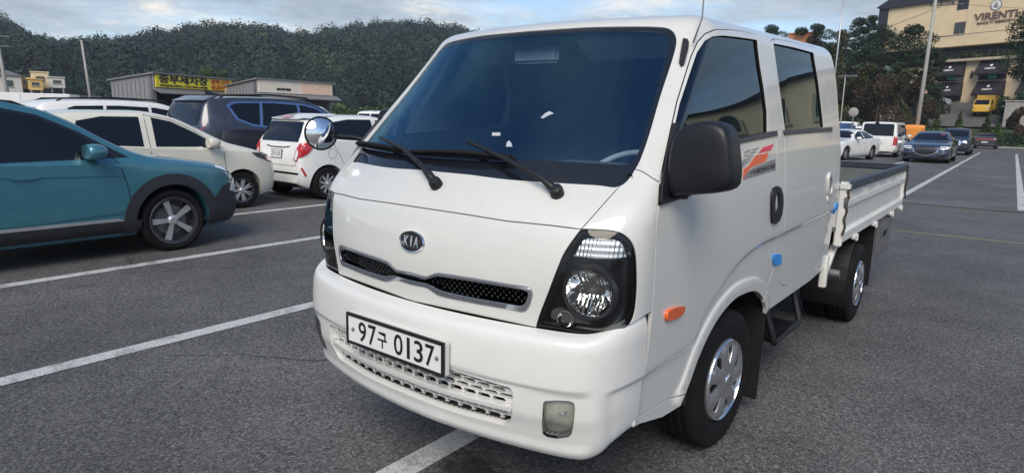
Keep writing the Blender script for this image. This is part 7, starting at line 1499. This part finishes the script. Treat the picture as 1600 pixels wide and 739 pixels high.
pole(-5.15, 60.1, 12.5, .1, -.0, 'tall concrete utility pole with a long cross arm beside the beige building', .17, .11, arms=((10.8, R(5), -.3, 1.9),))
pole(-14.5, 72.8, 16, .05, 0, 'slim white lamp pole rising above the pines', .09, .06, m='silvercar')
pole(-7.25, 42.6, 4.5, -.05, 0, 'thin grey lamp post beside the truck cab edge', .04, .03, arms=((4.4, R(0), -.4, .7),))
def wires():
    for i, (a, b, lab) in enumerate((((-4.6, 60.2, 11.0), (16, 118, 17.5), 'upper wire'), ((-4.0, 60.2, 11.0), (-28, 96, 10.5), 'lower wire'), ((-3.6, 60.3, 11.0), (14, 40, 12.0), 'side wire'))):
        P = [Vector(a).lerp(Vector(b), t)-Vector((0, 0, 1.3*4*t*(1-t)*.5)) for t in np.linspace(0, 1, 14)]
        o = MB().tube(P, .018, 4).build('overhead_wire', 'wire', None); tag(o, ('thin black wire from the cross arm up toward the beige building', 'thin black wire from the cross arm down to the pine grove', 'thin black wire from the cross arm out past the lot')[i], 'wire')
wires()
def disc_sign():
    rt = empty('road_sign', (-6.1, 39.9, gz(40)), 0, 'round grey traffic disc on a post behind the white saloon', 'sign'); MB().tube([(0, 0, 0), (0, 0, 2.5)], .03, 8).build('post', 'steel', rt, True)
    MB().lathe([(0, -.015), (.24, -.015), (.26, 0), (.24, .015), (0, .015)], 24, 'Y', (0, -.04, 2.42)).build('disc', 'concrete', rt, True, 40)
disc_sign()
# cars on the slope by the beige building
def slope_car(name, x, y, rz, pt, lab, **k): return car_sedan(name, x, y, rz, pt, lab, grille='bar', dz=tz(x, y)+.26, group='cars on the slope', **k)
slope_car('saloon_car', -10.9, 84.6, R(-32), 'carwhite', 'small white car on the slope above the young conifers', L_=4.3, W=1.75)
slope_car('saloon_car', -9.4, 89.5, R(-20), 'bluecar', 'dark blue car on the slope behind the small white one', L_=4.4, W=1.8, H=1.5)
slope_car('saloon_car', -7.2, 91.0, R(-24), 'blackcar', 'black car on the slope beside the yellow truck', L_=4.6, W=1.85, H=1.65)
slope_car('saloon_car', -8.4, 98.0, R(-60), 'silvercar', 'silver car highest on the slope below the awnings', L_=4.6, W=1.85)
slope_car('saloon_car', -.1, 92.6, R(10), 'silvercar', 'silver car on the slope by the concrete wall', L_=4.6, W=1.85)
yt = cargo_truck(-2.35, 90.0, R(-8), 'yellow truck with flat front parked on the slope', box='yellow', bl=2.6, h=1.6, cab_m='yellow'); yt.location.z = tz(-2.2, 90)+.27; yt['group'] = 'cars on the slope'

# ------------------------------------------------------------------ thin air haze round everything
def haze():
    m = bpy.data.materials.new('haze'); m.use_nodes = True; t = m.node_tree; t.nodes.clear(); o = t.nodes.new('ShaderNodeOutputMaterial'); v = t.nodes.new('ShaderNodeVolumePrincipled')
    v.inputs['Color'].default_value = (.80, .90, 1, 1); v.inputs['Density'].default_value = .00034; t.links.new(v.outputs[0], o.inputs['Volume'])
    b = MB().box((0, 250, 38), (5400, 5800, 84)).build('haze', 'steel'); b.data.materials.clear(); b.data.materials.append(m); tag(b, kind='stuff')
haze()
